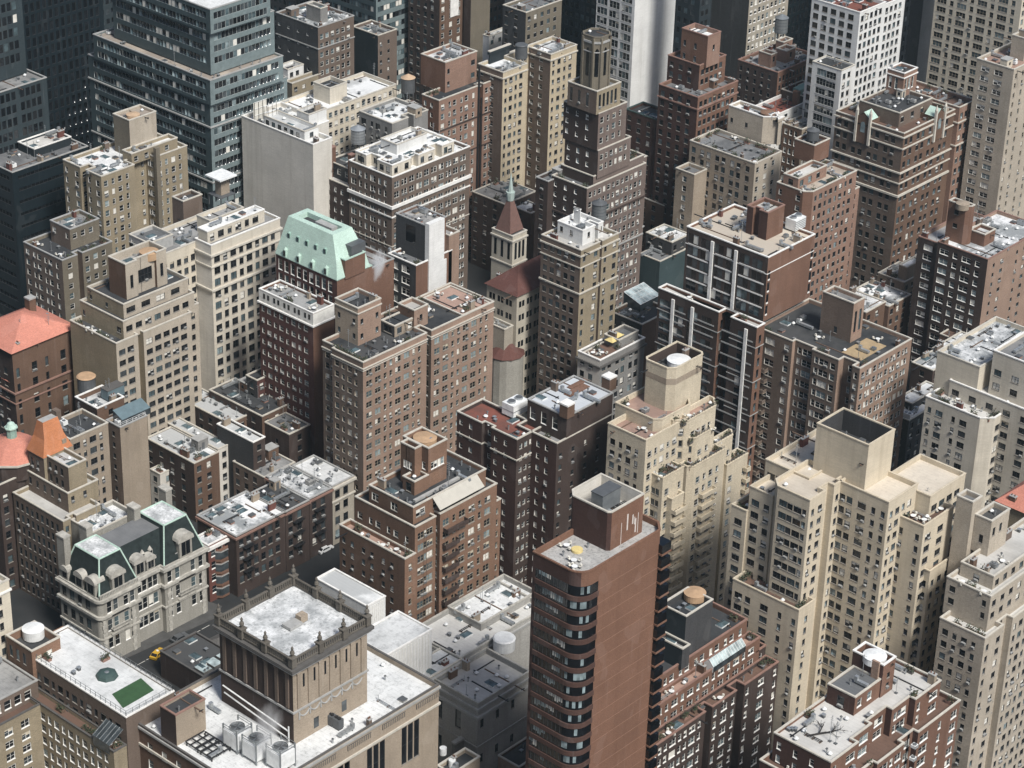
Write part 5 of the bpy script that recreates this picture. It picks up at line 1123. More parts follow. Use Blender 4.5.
for C_, L_, R_, h_ in (((82, 357), 73, 91, 36), ((10, 383), 2, 24, 33)):
    q = b.tier(C_, h_, L_, R_, wall='brown', wallA='dkred', A=W('n..', 4, 2, 3, 'd'), Bf=W('n..', 6, 1.6, 2.6, 'd'), roof='grey', par=.05, cop='copbrick', wallname='turret', roofname='turret_flat')
    m = MB(); cx, cy = (q.x0+q.x1)/2-b.o[0], (q.y0+q.y1)/2-b.o[1]; m.frus(cx, cy, h_+.3, (q.x1-q.x0)*.78, h_+2.2, .05, 'tile_salmon', 4, ph=math.pi/4, sy=(q.y1-q.y0)/max(q.x1-q.x0, .1)); b.part('turret_roof', m)
for f_, n_ in ((.12, 1), (.75, 1)):
    m = MB(); X = x1_*f_; m.box(X-1.0, y1_*.6, z, X+1.0, y1_*.6+2, zz+1.2, 'brown'); m.box(X-1.1, y1_*.6-.1, zz+1.2, X+1.1, y1_*.6+2.1, zz+1.6, 'copgrey'); b.part('chimney', m)
b = B('domed_block', 'dark brick round ended block under a low salmon dome with a green cupola', 'building', ref='the salmon domed block')
X, Y = unp(13, 452, 33); t = b.rect(X-9, Y-6, X+8, Y+7, 0, 30, wall='dkbrown', roof='dkgrey', A=W('m..', 3.4, 1.8, 3, 'd'), Bf=W('m..', 3.4, 1.8, 3, 'd'))
m = MB(); cx, cy = 9, 6; m.frus(cx, cy, 29, 7.4, 33, 7.4, 'dkbrown', 12); m.frus(cx, cy, 33, 7.9, 33.5, 7.9, 'copstone', 12); b.part('drum', m)
m = MB(); m.frus(cx, cy, 33.5, 7.7, 36.0, 4.6, 'tile_salmon', 12, cap=False); m.frus(cx, cy, 36.0, 4.6, 37.2, 1.2, 'tile_salmon', 12); b.part('dome', m)
m = MB(); m.frus(cx, cy, 37.1, 1.25, 39.6, 1.2, 'copper', 8); m.frus(cx, cy, 39.6, 1.6, 39.9, 1.6, 'patina', 8); m.frus(cx, cy, 39.9, 1.35, 40.9, .8, 'patina', 12, cap=False); m.frus(cx, cy, 40.9, .8, 41.3, .05, 'patina', 12); b.part('cupola', m)

b = B('apartment_tower', 'tan stepped brick tower capped by a steep orange truncated pyramid roof', 'apartment tower', ref='the orange pyramid tower')
_w = dict(wall='khaki', wallA='greybrown', cop='copstone', roof='pale')
t = b.tier((63, 522), 27, 13, 100, A=W('n.', 3.2, 1.9, 1.6, 'd', light=.08), Bf=W('n..', 3.2, 1.5, 1.6, 'd', light=.1), nB=((.2, .35, 1.2),), **_w)
t1 = b.tier(Cb=(69, 513), z0=t.rz, ty=494, L=19, R=98, A=W('n..', 3.2, 1.8, 1.2, 'd', light=.1), Bf=W('n..', 3.2, 1.5, 1.2, 'd'), **_w)
t2 = b.tier(Cb=(70, 494), z0=t1.rz, ty=468, L=46, R=86, A=W('n.', 3.2, 2.0, 1.2, 'd', light=.1), Bf=None, **{**_w, 'roof': 'white'})
v = b.tier(Cb=(45.5, 483), z0=t1.rz, ty=459, L=28, R=71, A=W('n.', 6, 2.6, 1.4, 'd', light=.2), Bf=None, wallname='pyramid_base', roofname='pyramid_base_roof', **_w)
x0, y0, x1_, y1_ = v.x0-b.o[0]-.3, v.y0-b.o[1]-.3, v.x1-b.o[0]+.3, v.y1-b.o[1]+.3; cx, cy = (x0+x1_)/2, (y0+y1_)/2
zt = solve(lambda z: proj(cx+b.o[0], cy+b.o[1], z)[1], 418, v.z1, v.z1+40); z = v.z1+.3
m = MB(); p = [(x0, y0, z), (x1_, y0, z), (x1_, y1_, z), (x0, y1_, z)]; dx_, dy_ = (x1_-x0)*.25, (y1_-y0)*.16
md = [(cx+sx*(x1_-x0)*.33, cy+sy*(y1_-y0)*.32, z+(zt-z)*.48) for sx, sy in ((-1, -1), (1, -1), (1, 1), (-1, 1))]
q = [(cx-dx_, cy-dy_, zt), (cx+dx_, cy-dy_, zt), (cx+dx_, cy+dy_, zt), (cx-dx_, cy+dy_, zt)]
for A_, B_ in ((p, md), (md, q)):
    for i in range(4): m.face([A_[i], A_[(i+1) % 4], B_[(i+1) % 4], B_[i]], 'tile_orange')
m.face(q, 'copgrey'); b.part('pyramid_roof', m)
m = MB(); m.box(cx+dx_-.2, cy-.9, zt-1.4, cx+dx_+1.2, cy+.9, zt+1.2, 'greybrown'); b.part('chimney', m); m = MB(); m.box(x1_-2.6, y0+.4, z, x1_-1.4, y0+1.8, z+2.4, 'tan'); b.part('dormer', m)

b = B('apartment_block', 'tan brick block with a dark cluttered roof behind the orange pyramid roof', ref='the tan block behind the orange pyramid')
t = b.tier((70, 440), 33, 44, 108, wall='tan', wallA='dkbrown', Bf=W('W.n.', 3.1, 1.6, 1.6, 'd', light=.25), A=W('m..', 3.1, 1.5, 1.6, 'd'), roof='tar', par=1.0); clut(t, 'aadvh', 3)
b = B('apartment_block', 'brown brick block with white curved roof walls and a round water tank', ref='the brown block with the white roof walls')
t = b.tier((97, 409), 34, 75, 124, wall='brown', wallA='dkbrown', A=W('n..m..', 3.1, 1.5, 1.6, 'd'), Bf=W('m...', 3.1, 1.5, 1.6, 'd'), roof='white', cop='copwhite', par=1.2)
X, Y = unp(87, 391, t.rz); water_tank(X, Y, t.rz, 'black round water tank with flat timber top among white roof walls', 2.3, 3.6, .6, 'tile_tan', 'metal_dark', flat=True)
X, Y = unp(113, 397, t.rz); e = empty('air_unit', (X, Y, t.rz)); tag(e, 'large slate blue air unit box beside the black round water tank', 'air unit'); m = MB(); m.box(-2.6, -1.4, .4, 2.6, 1.4, 3.0, 'unit_blue'); m.build('casing', e); m = MB(); m.box(-2.7, -1.5, 3.0, 2.7, 1.5, 3.2, 'copdark'); m.build('lid', e); m = MB(); m.box(-2.3, -1.2, 0, 2.3, 1.2, .4, 'metal_dark'); m.build('plinth', e); clut(t, 'vvva', 3)
b = B('apartment_block', 'plain tan party wall tower with blue grey glass roof lights on top', ref='the plain party wall tower')
t = b.tier((120, 428), 32, 106, 147, wall='tan', wallA='greybrown', A=W('n...', 3.1, 1.3, 2, 'd'), roof='tar', cop='copgrey', par=.8)
m = MB(); m.face([(2, 1.5, t.rz+1.6), (11, 1.5, t.rz+1.6), (11, 5, t.rz+3), (2, 5, t.rz+3)], 'unit_blue'); m.face([(2, 1.5, t.rz), (11, 1.5, t.rz), (11, 1.5, t.rz+1.6), (2, 1.5, t.rz+1.6)], 'glass_mid'); m.face([(2, 5, t.rz), (2, 1.5, t.rz), (2, 1.5, t.rz+1.6), (2, 5, t.rz+3)], 'glass_mid'); b.part('roof_light', m); rail(b, [(t.x0+.3, t.y0+.3), (t.x1-.3, t.y0+.3)], t.z1+.2, .9, 'metal_white', 1.6); clut(t, 'vav', 8)

# low houses with snowy roofs
_h = []
def lowh(*a, **k): return low('row_house', *a, **k)
lowh('brown low house with broad snowy roof and hut beside the plain party wall tower', (194, 464), 17, 146, 219, 'brown', 'white', 'vvscbag', 3, 'the broad snowy house', A=W('m...', 3.2, 1.6, 1.4, 'd'), wallA='dkbrown')
lowh('cream fronted low house with grey streaked roof next to the broad snowy house', (218, 450), 17.5, 146, 230, 'paper', 'white', 'vs', 4, 'the cream fronted low house', wallA='dkbrown')
lowh('low house with clean white roof behind the grey streaked roof', (229, 424), 18, 170, 251, 'brown', 'white', 'vsv', 5, 'the clean white roof house', wallA='dkbrown')
lowh('taller narrow dark house with a white parapet roof among the low snowy houses', (253, 443), 22, 217, 265, 'dkbrown', 'white', 's', 6, 'the narrow white parapet house', wallA='dkgrey', par=.5, cop='copwhite', A=None)
lowh('dark roofed low house with vents below the cream apartment block', (262, 417), 20, 209, 288, 'brown', 'tar', 'vvvbach', 7, 'the dark low house with vents', wallA='dkbrown')
lowh('maroon low block with a flat glass roof light below the mint mansard block', (257, 381), 25, 246, 279, 'maroon', 'tar', '', 8, 'the maroon low block', wallA='dkgrey')
lowh('blank walled dark low house left of the broad tan brick block', (289, 435), 18, 264, 310, 'dkbrown', 'dkgrey', 'ghva', 9, 'the blank dark low house', A=W('n.....', 5, 1.4, 3, 'd'), wallA='dkbrown')
lowh('low grey house with roof hut squeezed between two rows of snowy roofs', (264, 478), 14, 233, 295, 'greybrown', 'grey', 'vvbac', 10, 'the squeezed grey house')
lowh('small grey roofed house with dark yard behind the green slate mansion', (160, 475), 11, 150, 176, 'paper', 'white', 'vg', 11, 'the small house behind the mansion')
_tw = dict(A=None, wallA='dkbrown', cop='copgrey', par=.12, bands=((.3, .5, .35, 'copbrick'),))
_, ra = lowh('brown terrace house with the widest snowy roof in its row', (236, 537), 17, 197, 285, 'dkbrown', 'snow', 'sssvvchhc', 12, 'the widest snowy terrace house', Bf=W('m.', 3.4, 2.0, 1.4, 'd', light=.12), **_tw)  # dark walls along this row: street shade put into the wall colour
_dd = ra.y1-ra.y0
_, rb = low('row_house', 'brown terrace house with a black roof between two snowy roofs', (285.4, 512.5), 17, 250, 309, 'dkbrown', 'tar', 'vvvbpp', 13, 'the black roofed terrace house', Bf=W('m.', 3.4, 2.0, 1.4, 'd', light=.12), **_tw)
_, rc = low('row_house', 'brown terrace house with a snowy roof and rooftop plant boxes', (309.4, 499.5), 17, 266, 332, 'dkbrown', 'snow', 'aavvvvsdd', 14, 'the boxed snowy terrace house', Bf=W('m.', 3.4, 2.0, 1.4, 'd', light=.12), **_tw)
_, rd = low('row_house', 'pale limestone terrace house at the right end of the snowy row', (332.4, 487), 17, 292, 354, 'limestone', 'white', 'vva', 15, 'the pale terrace house', Bf=W('d.', 3.8, 2.3, 1.6, 'd', light=.12), **{**_tw, 'bands': ((.3, .6, .5, 'copstone'), (4.2, .4, .3, 'copstone'))})
bb, re_ = low('row_house', 'red brick house with white cornice and stacked bay windows beside the green slate mansion', (208, 546), 16, 194, 234, 'red', 'snow', 'gva', 16, 'the red bay window house', A=None, Bf=W('m.', 3.4, 2.0, 1.6, 'W', light=.3), wallA='dkbrown', cop='copwhite', bands=((.4, .8, .6, 'copwhite'),))
for k in range(4):
    z = 12.2-k*3.4; m = MB(); w_ = re_.x1-re_.x0; pts = [(w_*.25, 0), (w_*.36, -1.1), (w_*.64, -1.1), (w_*.75, 0)]
    for (xa, ya), (xb, yb) in zip(pts, pts[1:]):
        m.face([(xa, ya, z-1.6), (xb, yb, z-1.6), (xb, yb, z-.9), (xa, ya, z-.9)], 'rust'); m.face([(xa, ya, z-.9), (xb, yb, z-.9), (xb, yb, z+1.0), (xa, ya, z+1.0)], 'glass_mid'); m.face([(xa, ya-.05, z+1.0), (xb, yb-.05, z+1.0), (xb, yb-.05, z+1.4), (xa, ya-.05, z+1.4)], 'copgrey')
    m.face([(x, y, z+1.4) for x, y in pts], 'rust'); bb.part('bay_window', m)

for _t, _f in ((rb, .5), (rc, .4), (ra, .22)): fire_escape(_t.b, _t, _f, 4, 13.2, 3.4)
# --- the limestone mansion
b = B('mansion', 'ornate limestone mansion with dark slate mansard, green copper ridges and round dormers', 'mansion', ref='the limestone mansion')
zc = 18
_w = dict(wall='manstone', A=W('m.d.', 5.2, 2.8, 1.6, 'd', light=.1), Bf=W('m-m.m-m.', 4.8, 3.0, 1.5, 'W', light=.12), roof='dkgrey', par=.05, cop='copgrey2', bands=((.1, .7, .7, 'copgrey2'), (4.6, .7, .6, 'copgrey2'), (10.6, .4, .3, 'copgrey2')))
t = b.tier((100, 614), zc, 60, 206, zC=14.5, nB=((.35, .6, 1.3),), rad=1.2, **_w)
t2 = T(); t2.x0, t2.y0, t2.x1, t2.y1 = t.x0+(t.x1-t.x0)*.6, t.y0, t.x1, t.y1
def mans(x0, y0, x1, y1, z0, z1, ins, ridges=True, top='snow_top'):
    m = MB(); p = [(x0, y0, z0), (x1, y0, z0), (x1, y1, z0), (x0, y1, z0)]; q = [(x0+ins, y0+ins, z1), (x1-ins, y0+ins, z1), (x1-ins, y1-ins, z1), (x0+ins, y1-ins, z1)]
    for i in range(4): m.face([p[i], p[(i+1) % 4], q[(i+1) % 4], q[i]], 'slate_green')
    m.face(q, rm('snow') if top else rm('dkgrey')); b.part('mansard_roof', m)
    if ridges:
        for i in range(4): m = MB(); m.tube(p[i], q[i], .2, 'patina', 6); b.part('ridge', m)
        for i in range(4): m = MB(); m.tube(q[i], q[(i+1) % 4], .24, 'patina', 6); b.part('ridge', m)
ox, oy = b.o
W1 = (t.x1-t.x0)*.72; f2 = t2.x0-ox
mans(.4, .4, W1*.5, t.y1-t.y0-.4, zc+.3, zc+8.6, 2.5)
mans(W1*.2, 1.7, f2+6, t.y1-t.y0-.5, zc+.28, zc+8.0, 2.6, False, None)
mans(f2+.4, t2.y0-oy+.4, t2.x1-ox-.4, t2.y1-oy-.2, zc+.32, zc+9.0, 2.6)
def dormer(x, y, rz, s=1.0, z=zc+.3, big=True):
    m = MB(); h_ = 2.9*s
    m.box(-1.2*s, -.5, 0, 1.2*s, 2.0*s, h_, 'manstone'); m.box(-.8*s, -.56, .5, -.06, -.5, h_-.4, 'glass_dark'); m.box(.06, -.56, .5, .8*s, -.5, h_-.4, 'glass_dark')
    n_ = 8; a = [(-1.5*s*math.cos(math.pi*i/n_), 0, h_+1.1*s*math.sin(math.pi*i/n_)) for i in range(n_+1)]
    for i in range(n_): m.face([(a[i][0], -.75, a[i][2]), (a[i][0], 2*s, a[i][2]), (a[i+1][0], 2*s, a[i+1][2]), (a[i+1][0], -.75, a[i+1][2])], 'copgrey2')
    m.face([(p[0], -.75, p[2]) for p in a][::-1], 'copgrey2'); m.box(-1.5*s, -.75, h_-.35, 1.5*s, 0, h_, 'copgrey2')
    m.build('dormer', b.root, (x, y, z), rz)
dy_ = t.y1-t.y0
dormer(.6, dy_*.5, -math.pi/2, 1.1); dormer(.6, dy_*.86, -math.pi/2, .9)
dormer(W1*.25, .5, 0, 1.45); dormer(W1*.58, 1.9, 0, 1.25); dormer(W1*.72, 1.9, 0, 1.0); dormer((t2.x0+t2.x1)/2-ox+.4, t2.y0-oy+.5, 0, 1.6)
dormer(.5, dy_*.2, -math.pi/2, 1.2)
_wd = t.x1-t.x0
for f_ in (.035, .3, .64, .965):                      # quoined strips at the pavilion corners
    m = MB(); x = _wd*f_
    for q in range(12): w_ = .62 if q % 2 else .45; m.box(x-w_, -.16, q*1.1, x+w_, -.01, q*1.1+1.0, 'copgrey2')
    b.part('quoin_strip', m)
for f_ in (.17, .8):                                  # curved hoods and balconies of the great windows
    for z_, w_ in ((13.0, 2.5), (7.9, 2.7)):
        m = MB(); x = _wd*f_; n_ = 8; a = [(x-w_*math.cos(math.pi*i/n_), z_+.85*math.sin(math.pi*i/n_)) for i in range(n_+1)]
        m.face([(p, -.55, q) for p, q in a], 'copgrey2')
        for (xa, za_), (xb, zb_) in zip(a, a[1:]): m.face([(xa, -.55, za_), (xa, -.02, za_), (xb, -.02, zb_), (xb, -.55, zb_)], 'copgrey2')
        m.box(x-w_, -.6, z_-.3, x+w_, -.02, z_, 'copgrey2'); b.part('window_hood', m)
    m = MB(); x = _wd*f_; m.box(x-2.6, -1.1, 9.0, x+2.6, -.02, 9.3, 'copgrey2'); m.box(x-2.6, -1.1, 9.9, x+2.6, -.95, 10.1, 'copgrey2')
    for q in range(14): m.box(x-2.55+q*.38, -1.08, 9.3, x-2.4+q*.38, -.96, 9.9, 'copgrey2')
    b.part('balcony', m)
for k in range(3):
    m = MB(); m.box(-.45, -.4, 0, .45, 1, 1.0, 'copgrey2'); m.frus(0, .1, 1.0, .6, 1.9, .05, 'copgrey2', 8); m.face([(-.28, -.42, .15), (.28, -.42, .15), (.28, -.42, .85), (-.28, -.42, .85)], 'glass_dark'); m.build('dormer', b.root, (W1*(.57+.1*k), 2.9, zc+3.6), 0)
for x, y in ((W1*.33, dy_-1.2), (f2+1.5, dy_-2.5), (t2.x1-ox-.8, t2.y1-oy-1.5), (1.2, dy_-1)):
    m = MB(); m.box(x-.9, y-1.3, zc, x+.9, y+1.3, zc+11, 'manstone'); m.box(x-1.05, y-1.45, zc+11, x+1.05, y+1.45, zc+11.4, 'copgrey2'); b.part('chimney', m)
u = b.rect(ox+W1*.42, t.y1-1, ox+f2+3, t.y1+7, 0, zc+8, wall='manstone', Bf=W('d..', 6, 2.4, 1.5, 'W', light=.8), roof='snow'); clut(u, 'vsv', 3)
m = MB()                                            # balustrade posts of the eaves
for k in range(26):
    x = .2+k*(W1*.5)/26*1.0; m.box(x-.12, -.25, zc+.3, x+.12, 0, zc+1.1, 'copgrey2')
m.box(0, -.28, zc+1.1, W1*.5, .02, zc+1.3, 'copgrey2'); b.part('balustrade', m)

# ================================================================== bottom left
b = B('apartment_block', 'beige apartment block with a long white railed roof terrace and green turf mat', ref='the beige block with the turf terrace')
t = b.tier((126, 718), 46, 20, 174, wall='greybrown', wallA='greybrown', A=W('n.d.', 3.0, 1.7, 2.6, 'd'), roof='white', par=.25, cop='copwhite', thick=.25); t.bare = True
lo = b.rect(t.x0-3.2, t.y0+.3, t.x0, t.y1, 0, t.z1-6.6, wall='khaki', wallA='khaki', A=W('m.n.', 2.95, 1.6, 1.7, 'W', light=.2), roof='deck', par=.8, cop='copdark')
wg = b.rect(t.x0-45, t.y0+(t.y1-t.y0)*.7, t.x0-3.2, t.y1+8, 0, t.z1-6.6, wall='khaki', wallA='khaki', A=None, Bf=W('W..', 2.95, 1.6, 1.7, 'W', light=.25), roof='deck', par=.8, cop='copdark')
wu = b.rect(wg.x0, wg.y0+3, wg.x1+2, wg.y1-2, wg.rz, wg.rz+4, wall='greybrown', Bf=W('d.', 5, 2.0, 1.0, 'W', light=.3), roof='grey', par=.3, cop='copgrey', wallname='penthouse', roofname='penthouse_roof')
tw = b.tier(Cb=(34, 683), z0=t.z1-5, ty=652, L=6, R=60, wall='orange', wallA='brown', roof='tar', par=1.8, A=W('n.', 20, 2.6, 1.6, 'd', n=3, light=.6), Bf=W('m.', 20, 3.0, 1.6, 'W', n=2, light=1), cop='copstone', wallname='tank_house', roofname='tank_house_roof')
tw2 = b.rect(tw.x1, tw.y0+.2, tw.x1+5.5, tw.y1-2, t.rz, tw.z1-3.2, wall='orange', wallA='orange', Bf=W('n...', 9, 2, 1.2, 'd', light=0), roof='white', par=.6, cop='copstone', wallname='stair_bulkhead', roofname='stair_bulkhead_roof')
inner_tank(b, 33, 628, tw.z1+.5, 2.2, 'metal_white', 'tank_top', 2.0)
rail(b, [(t.x0+.2, t.y1-2), (t.x0+.2, t.y0+.2), (t.x1-.2, t.y0+.2), (t.x1-.2, t.y1-1)], t.z1+.2, 1.2, 'rail', 1.5)
tag(b.root, None)
X, Y = unp(121, 701, t.rz); e = MB(); 
c_ = [unp(*p, t.rz+.06) for p in ((123, 708), (154, 690), (141, 678), (112, 694))]
e.face([(x, y, t.rz+.06) for x, y in c_], 'turf'); o = e.build('turf_mat'); 
for v_ in o.data.vertices: pass
e2 = MB(); lowp = [(x, y, t.rz+.012) for x, y in c_]; hi = [(x, y, t.rz+.06) for x, y in c_]
e2.face(hi, 'turf')
for i in range(4): e2.face([lowp[i], lowp[(i+1) % 4], hi[(i+1) % 4], hi[i]], 'turf')
bpy.data.objects.remove(o); o = e2.build('turf_mat'); tag(o, 'dark green turf mat on the white roof terrace', 'mat')
X, Y = unp(107, 676, t.rz); e = empty('covered_table', (X, Y, t.rz)); tag(e, 'round table set under a dark green cover on the white roof terrace', 'table')
m = MB(); m.frus(0, 0, 0, 2.3, .7, 2.0, 'copper_dark', 8, cap=False); m.frus(0, 0, .7, 2.0, 1.0, 1.2, 'copper_dark', 8); m.build('cover', e); m = MB(); m.frus(0, 0, 1.0, .5, 1.15, .2, 'steel', 8); m.build('cover_cap', e)
clut(t, 'vvgg', 3, zone=(t.x0+2, t.y0+18, t.x1-2, t.y1-3))
m = MB(); xa, ya = t.x0-b.o[0], t.y0-b.o[1]; m.face([(xa-3.6, ya+6, lo.rz+2.2), (xa-3.6, ya+1, lo.rz+2.2), (xa-.05, ya+1, lo.rz+4.2), (xa-.05, ya+6, lo.rz+4.2)], 'glass_mid')
for k in range(6): m.tube((xa-3.6, ya+1+k, lo.rz+2.25), (xa-.05, ya+1+k, lo.rz+4.25), .07, 'steel', 4)
m.face([(xa-3.6, ya+6, lo.rz), (xa-3.6, ya+1, lo.rz), (xa-3.6, ya+1, lo.rz+2.2), (xa-3.6, ya+6, lo.rz+2.2)], 'glass_mid'); b.part('conservatory', m); clut(lo, 'ggtgtg', 6)
b = B('apartment_tower', 'pale cream tower top cut off by the left edge above the brick tank house', 'apartment tower')
t = b.tier((-16, 592), 60, -60, 9, wall='cream', Bf=W('n.', 3, 1.6, 3, 'd'), roof='pale', bands=((2, .4, .3, 'copwhite'),))

# --- the tower with the balustrade
b = B('ornate_tower_block', 'broad stone block carrying a square tower with pilasters, balustrade and stone finials', 'tower block', ref='the balustraded tower block')
t = b.tier((253, 797), 43, 130, 439, wall='tan', wallA='brown', A=W('m...', 4, 2, 3, 'W', light=.6), Bf=W('m-m-m....', 20, 9, 5.2, 'd', light=.1), roof='white', par=1.1, cop='copdark', bands=((4.2, .5, .3, 'copstone'), (.3, .5, .3, 'copgrey')))
for k in range(4):
    m = MB(); xx = (t.x1-t.x0)*(.3+.19*k); m.box(xx, -.14, t.z1-2.6, xx+6.4, -.01, t.z1-1.4, 'copdark')
    for q in range(13): m.box(xx+.1+q*.5, -.22, t.z1-2.5, xx+.35+q*.5, -.14, t.z1-1.5, 'tan')
    b.part('balustrade_panel', m)
v = b.tier(Cb=(294, 745), z0=t.rz, ty=668, L=219, R=367, wall='tan', wallA='dkbrown', roof='snow', par=-.1, cop='copdark', copw=.3, bands=((.0, .7, 1.0, 'copdark'), (.8, .5, .6, 'copgrey'), (10.2, .4, .25, 'copgrey')), wallname='tower', roofname='tower_roof'); v.bare = True
ox, oy = b.o; ax, ay, bx_, by_ = v.x0-ox, v.y0-oy, v.x1-ox, v.y1-oy; zt = v.z1+.28
for side, n_ in (('B', 7), ('A', 7)):
    for k in range(n_):
        m = MB(); f_ = .07+.86*k/(n_-1)
        if side == 'B': x = ax+(bx_-ax)*f_; m.box(x-.4, ay-.28, v.z1-9.8, x+.4, ay-.01, v.z1-1.3, 'tan'); m.box(x-.55, ay-.4, v.z1-2.0, x+.55, ay-.01, v.z1-1.32, 'tan')
        else: y = ay+(by_-ay)*f_; m.box(ax-.28, y-.4, v.z1-9.8, ax-.01, y+.4, v.z1-1.3, 'greybrown'); m.box(ax-.4, y-.55, v.z1-2.0, ax-.01, y+.55, v.z1-1.32, 'greybrown')  # left-side pilasters in a darker copy, shade painted into the stone
        b.part('pilaster', m)
    for k in range(n_-1):
        m = MB(); f_ = .07+.86*(k+.5)/(n_-1)
        if side == 'B':
            x = ax+(bx_-ax)*f_
            m.box(x-.22, ay-.06, v.z1-5.6, x+.22, ay-.01, v.z1-2.6, 'glass_dark'); b.part('slit_window', m)
            m = MB()                               # festoon
            for q in range(8):
                a0_, a1_ = -1.3+q*.325, -1.3+(q+1)*.325; z0_, z1_ = v.z1-11.3-(1-(a0_/1.3)**2)*.9, v.z1-11.3-(1-(a1_/1.3)**2)*.9
                m.tube((x+a0_, ay-.1, z0_), (x+a1_, ay-.1, z1_), .16, 'copgrey', 5)
            m.box(x-1.5, ay-.2, v.z1-12.6, x-1.2, ay-.01, v.z1-10.9, 'copgrey'); b.part('festoon', m)
for f_ in (.3, .68): m = MB(); x = ax+(bx_-ax)*f_; m.box(x-.65, ay-.05, v.z1-16.8, x+.65, ay-.01, v.z1-14.4, 'glass_mid'); b.part('window', m)
for (xa, ya), (xb, yb) in (((ax, ay), (bx_, ay)), ((bx_, ay), (bx_, by_)), ((bx_, by_), (ax, by_)), ((ax, by_), (ax, ay))):
    m = MB(); L_ = max(abs(xb-xa), abs(yb-ya)); hx = xb != xa; sx, sy = (1 if xb > xa else -1 if xb < xa else 0), (1 if yb > ya else -1 if yb < ya else 0)
    w0 = .22
    m.box(min(xa, xb)-(0 if hx else w0), min(ya, yb)-(w0 if hx else 0), zt, max(xa, xb)+(0 if hx else w0), max(ya, yb)+(w0 if hx else 0), zt+.3, 'soot')
    m.box(min(xa, xb)-(0 if hx else w0), min(ya, yb)-(w0 if hx else 0), zt+1.5, max(xa, xb)+(0 if hx else w0), max(ya, yb)+(w0 if hx else 0), zt+1.75, 'soot')
    for q in range(int(L_/.55)):
        c0 = (xa+sx*(q+.5)*.55, ya+sy*(q+.5)*.55); m.box(c0[0]-.13, c0[1]-.13, zt+.3, c0[0]+.13, c0[1]+.13, zt+1.5, 'soot')
    b.part('balustrade', m)
for fx, fy in ((0, 0), (1, 0), (1, 1), (0, 1), (.36, 0), (.68, 0), (.36, 1), (.68, 1), (0, .36), (0, .68), (1, .36), (1, .68)):
    x, y = ax+(bx_-ax)*fx, ay+(by_-ay)*fy; m = MB(); m.box(x-.6, y-.6, zt, x+.6, y+.6, zt+2.0, 'soot'); m.box(x-.75, y-.75, zt+2.0, x+.75, y+.75, zt+2.25, 'soot')
    for z0_, r0, z1_, r1 in ((2.25, .3, 2.6, .25), (2.6, .25, 3.0, .5), (3.0, .5, 3.5, .4), (3.5, .4, 3.7, .18), (3.7, .18, 4.2, .28), (4.2, .28, 4.7, .03)): m.frus(x, y, zt+z0_, r0, zt+z1_, r1, 'soot', 8)
    b.part('finial', m)
m = MB(); cx, cy = (ax+bx_)/2, (ay+by_)/2; m.box(cx-2, cy-1.4, zt, cx+1.2, cy+1.0, zt+.6, 'copgrey'); m.box(cx+1.2, cy-1, zt, cx+3, cy+.6, zt+1.5, 'tan'); b.part('roof_hatch', m)
u = b.tier(Cb=(177, 746), z0=t.rz, ty=716, L=160, R=205, wall='tan', wallA='dkbrown', roof='tar', par=.5, cop='copbrick', wallname='stair_bulkhead', roofname='stair_bulkhead_roof')
m = MB()
for q in ((6, 0), (9, 0)): m.tube((v.x0-ox-q[0]*.1-.4, by_-2, t.rz+q[0]*.6), (v.x0-ox-.4, ay+1, t.rz+q[0]*.6-2.5), .16, 'metal_white', 6)
m.tube((ax-.4, ay+1, t.rz), (ax-.4, ay+1, t.rz+4), .16, 'metal_white', 6); b.part('pipework', m)
for k, (px_, py_) in enumerate(((238, 742), (257, 753), (281, 762))):
    X, Y = unp(px_, py_+4, t.rz); e = empty('cooling_tower', (X, Y, t.rz)); tag(e, ['steaming white cooling tower furthest from the roof edge', 'middle white cooling tower of three beside the dark tower wall', 'white cooling tower nearest the lit tower wall, with a big open fan'][k], 'cooling tower', 'cooling towers at the foot of the balustraded tower')
    m = MB(); m.box(-2.0, -2.0, .8, 2.0, 2.0, 4.2, 'metal_white'); m.build('casing', e); m = MB(); m.frus(0, 0, 4.2, 1.5, 4.8, 1.45, 'metal', 18, cap=False); m.frus(0, 0, 4.3, 1.4, 4.32, .1, 'metal_dark', 18); m.build('fan_ring', e)
    m = MB()
    for q in range(4): a = q*math.pi/2; m.face([(0, 0, 4.6), (1.35*math.cos(a), 1.35*math.sin(a), 4.55), (1.35*math.cos(a+.5), 1.35*math.sin(a+.5), 4.65)], 'steel')
    m.build('fan', e)
    m = MB()
    for x in (-1.9, 1.9):
        for y in (-1.9, 1.9): m.box(x-.12, y-.12, 0, x+.12, y+.12, 5.4, 'steel')
    for z_ in (4.8, 5.4): m.box(-1.98, -1.99, z_-.05, 1.98, -1.91, z_+.05, 'steel'); m.box(-1.99, -1.9, z_-.05, -1.91, 1.9, z_+.05, 'steel'); m.box(1.91, -1.9, z_-.05, 1.99, 1.9, z_+.05, 'steel')
    m.build('guard_frame', e)
for k, (px_, py_) in enumerate(((214, 752), (203, 745))):
    X, Y = unp(px_, py_, t.rz); m = MB()
    for q in range(4): m.box(-2.4+q*1.6, -2.2, .6, -2.2+q*1.6, 2.2, .85, 'black_pipe'); m.box(-2.4, -2.2+q*1.45, .86, 2.4, -2.0+q*1.45, 1.05, 'black_pipe')
    for x in (-2.3, 2.3): 
        for y in (-2, 2): m.box(x-.1, y-.1, 0, x+.1, y+.1, .6, 'black_pipe')
    m.build('steel_dunnage', b.root, (X-ox, Y-oy, t.rz))
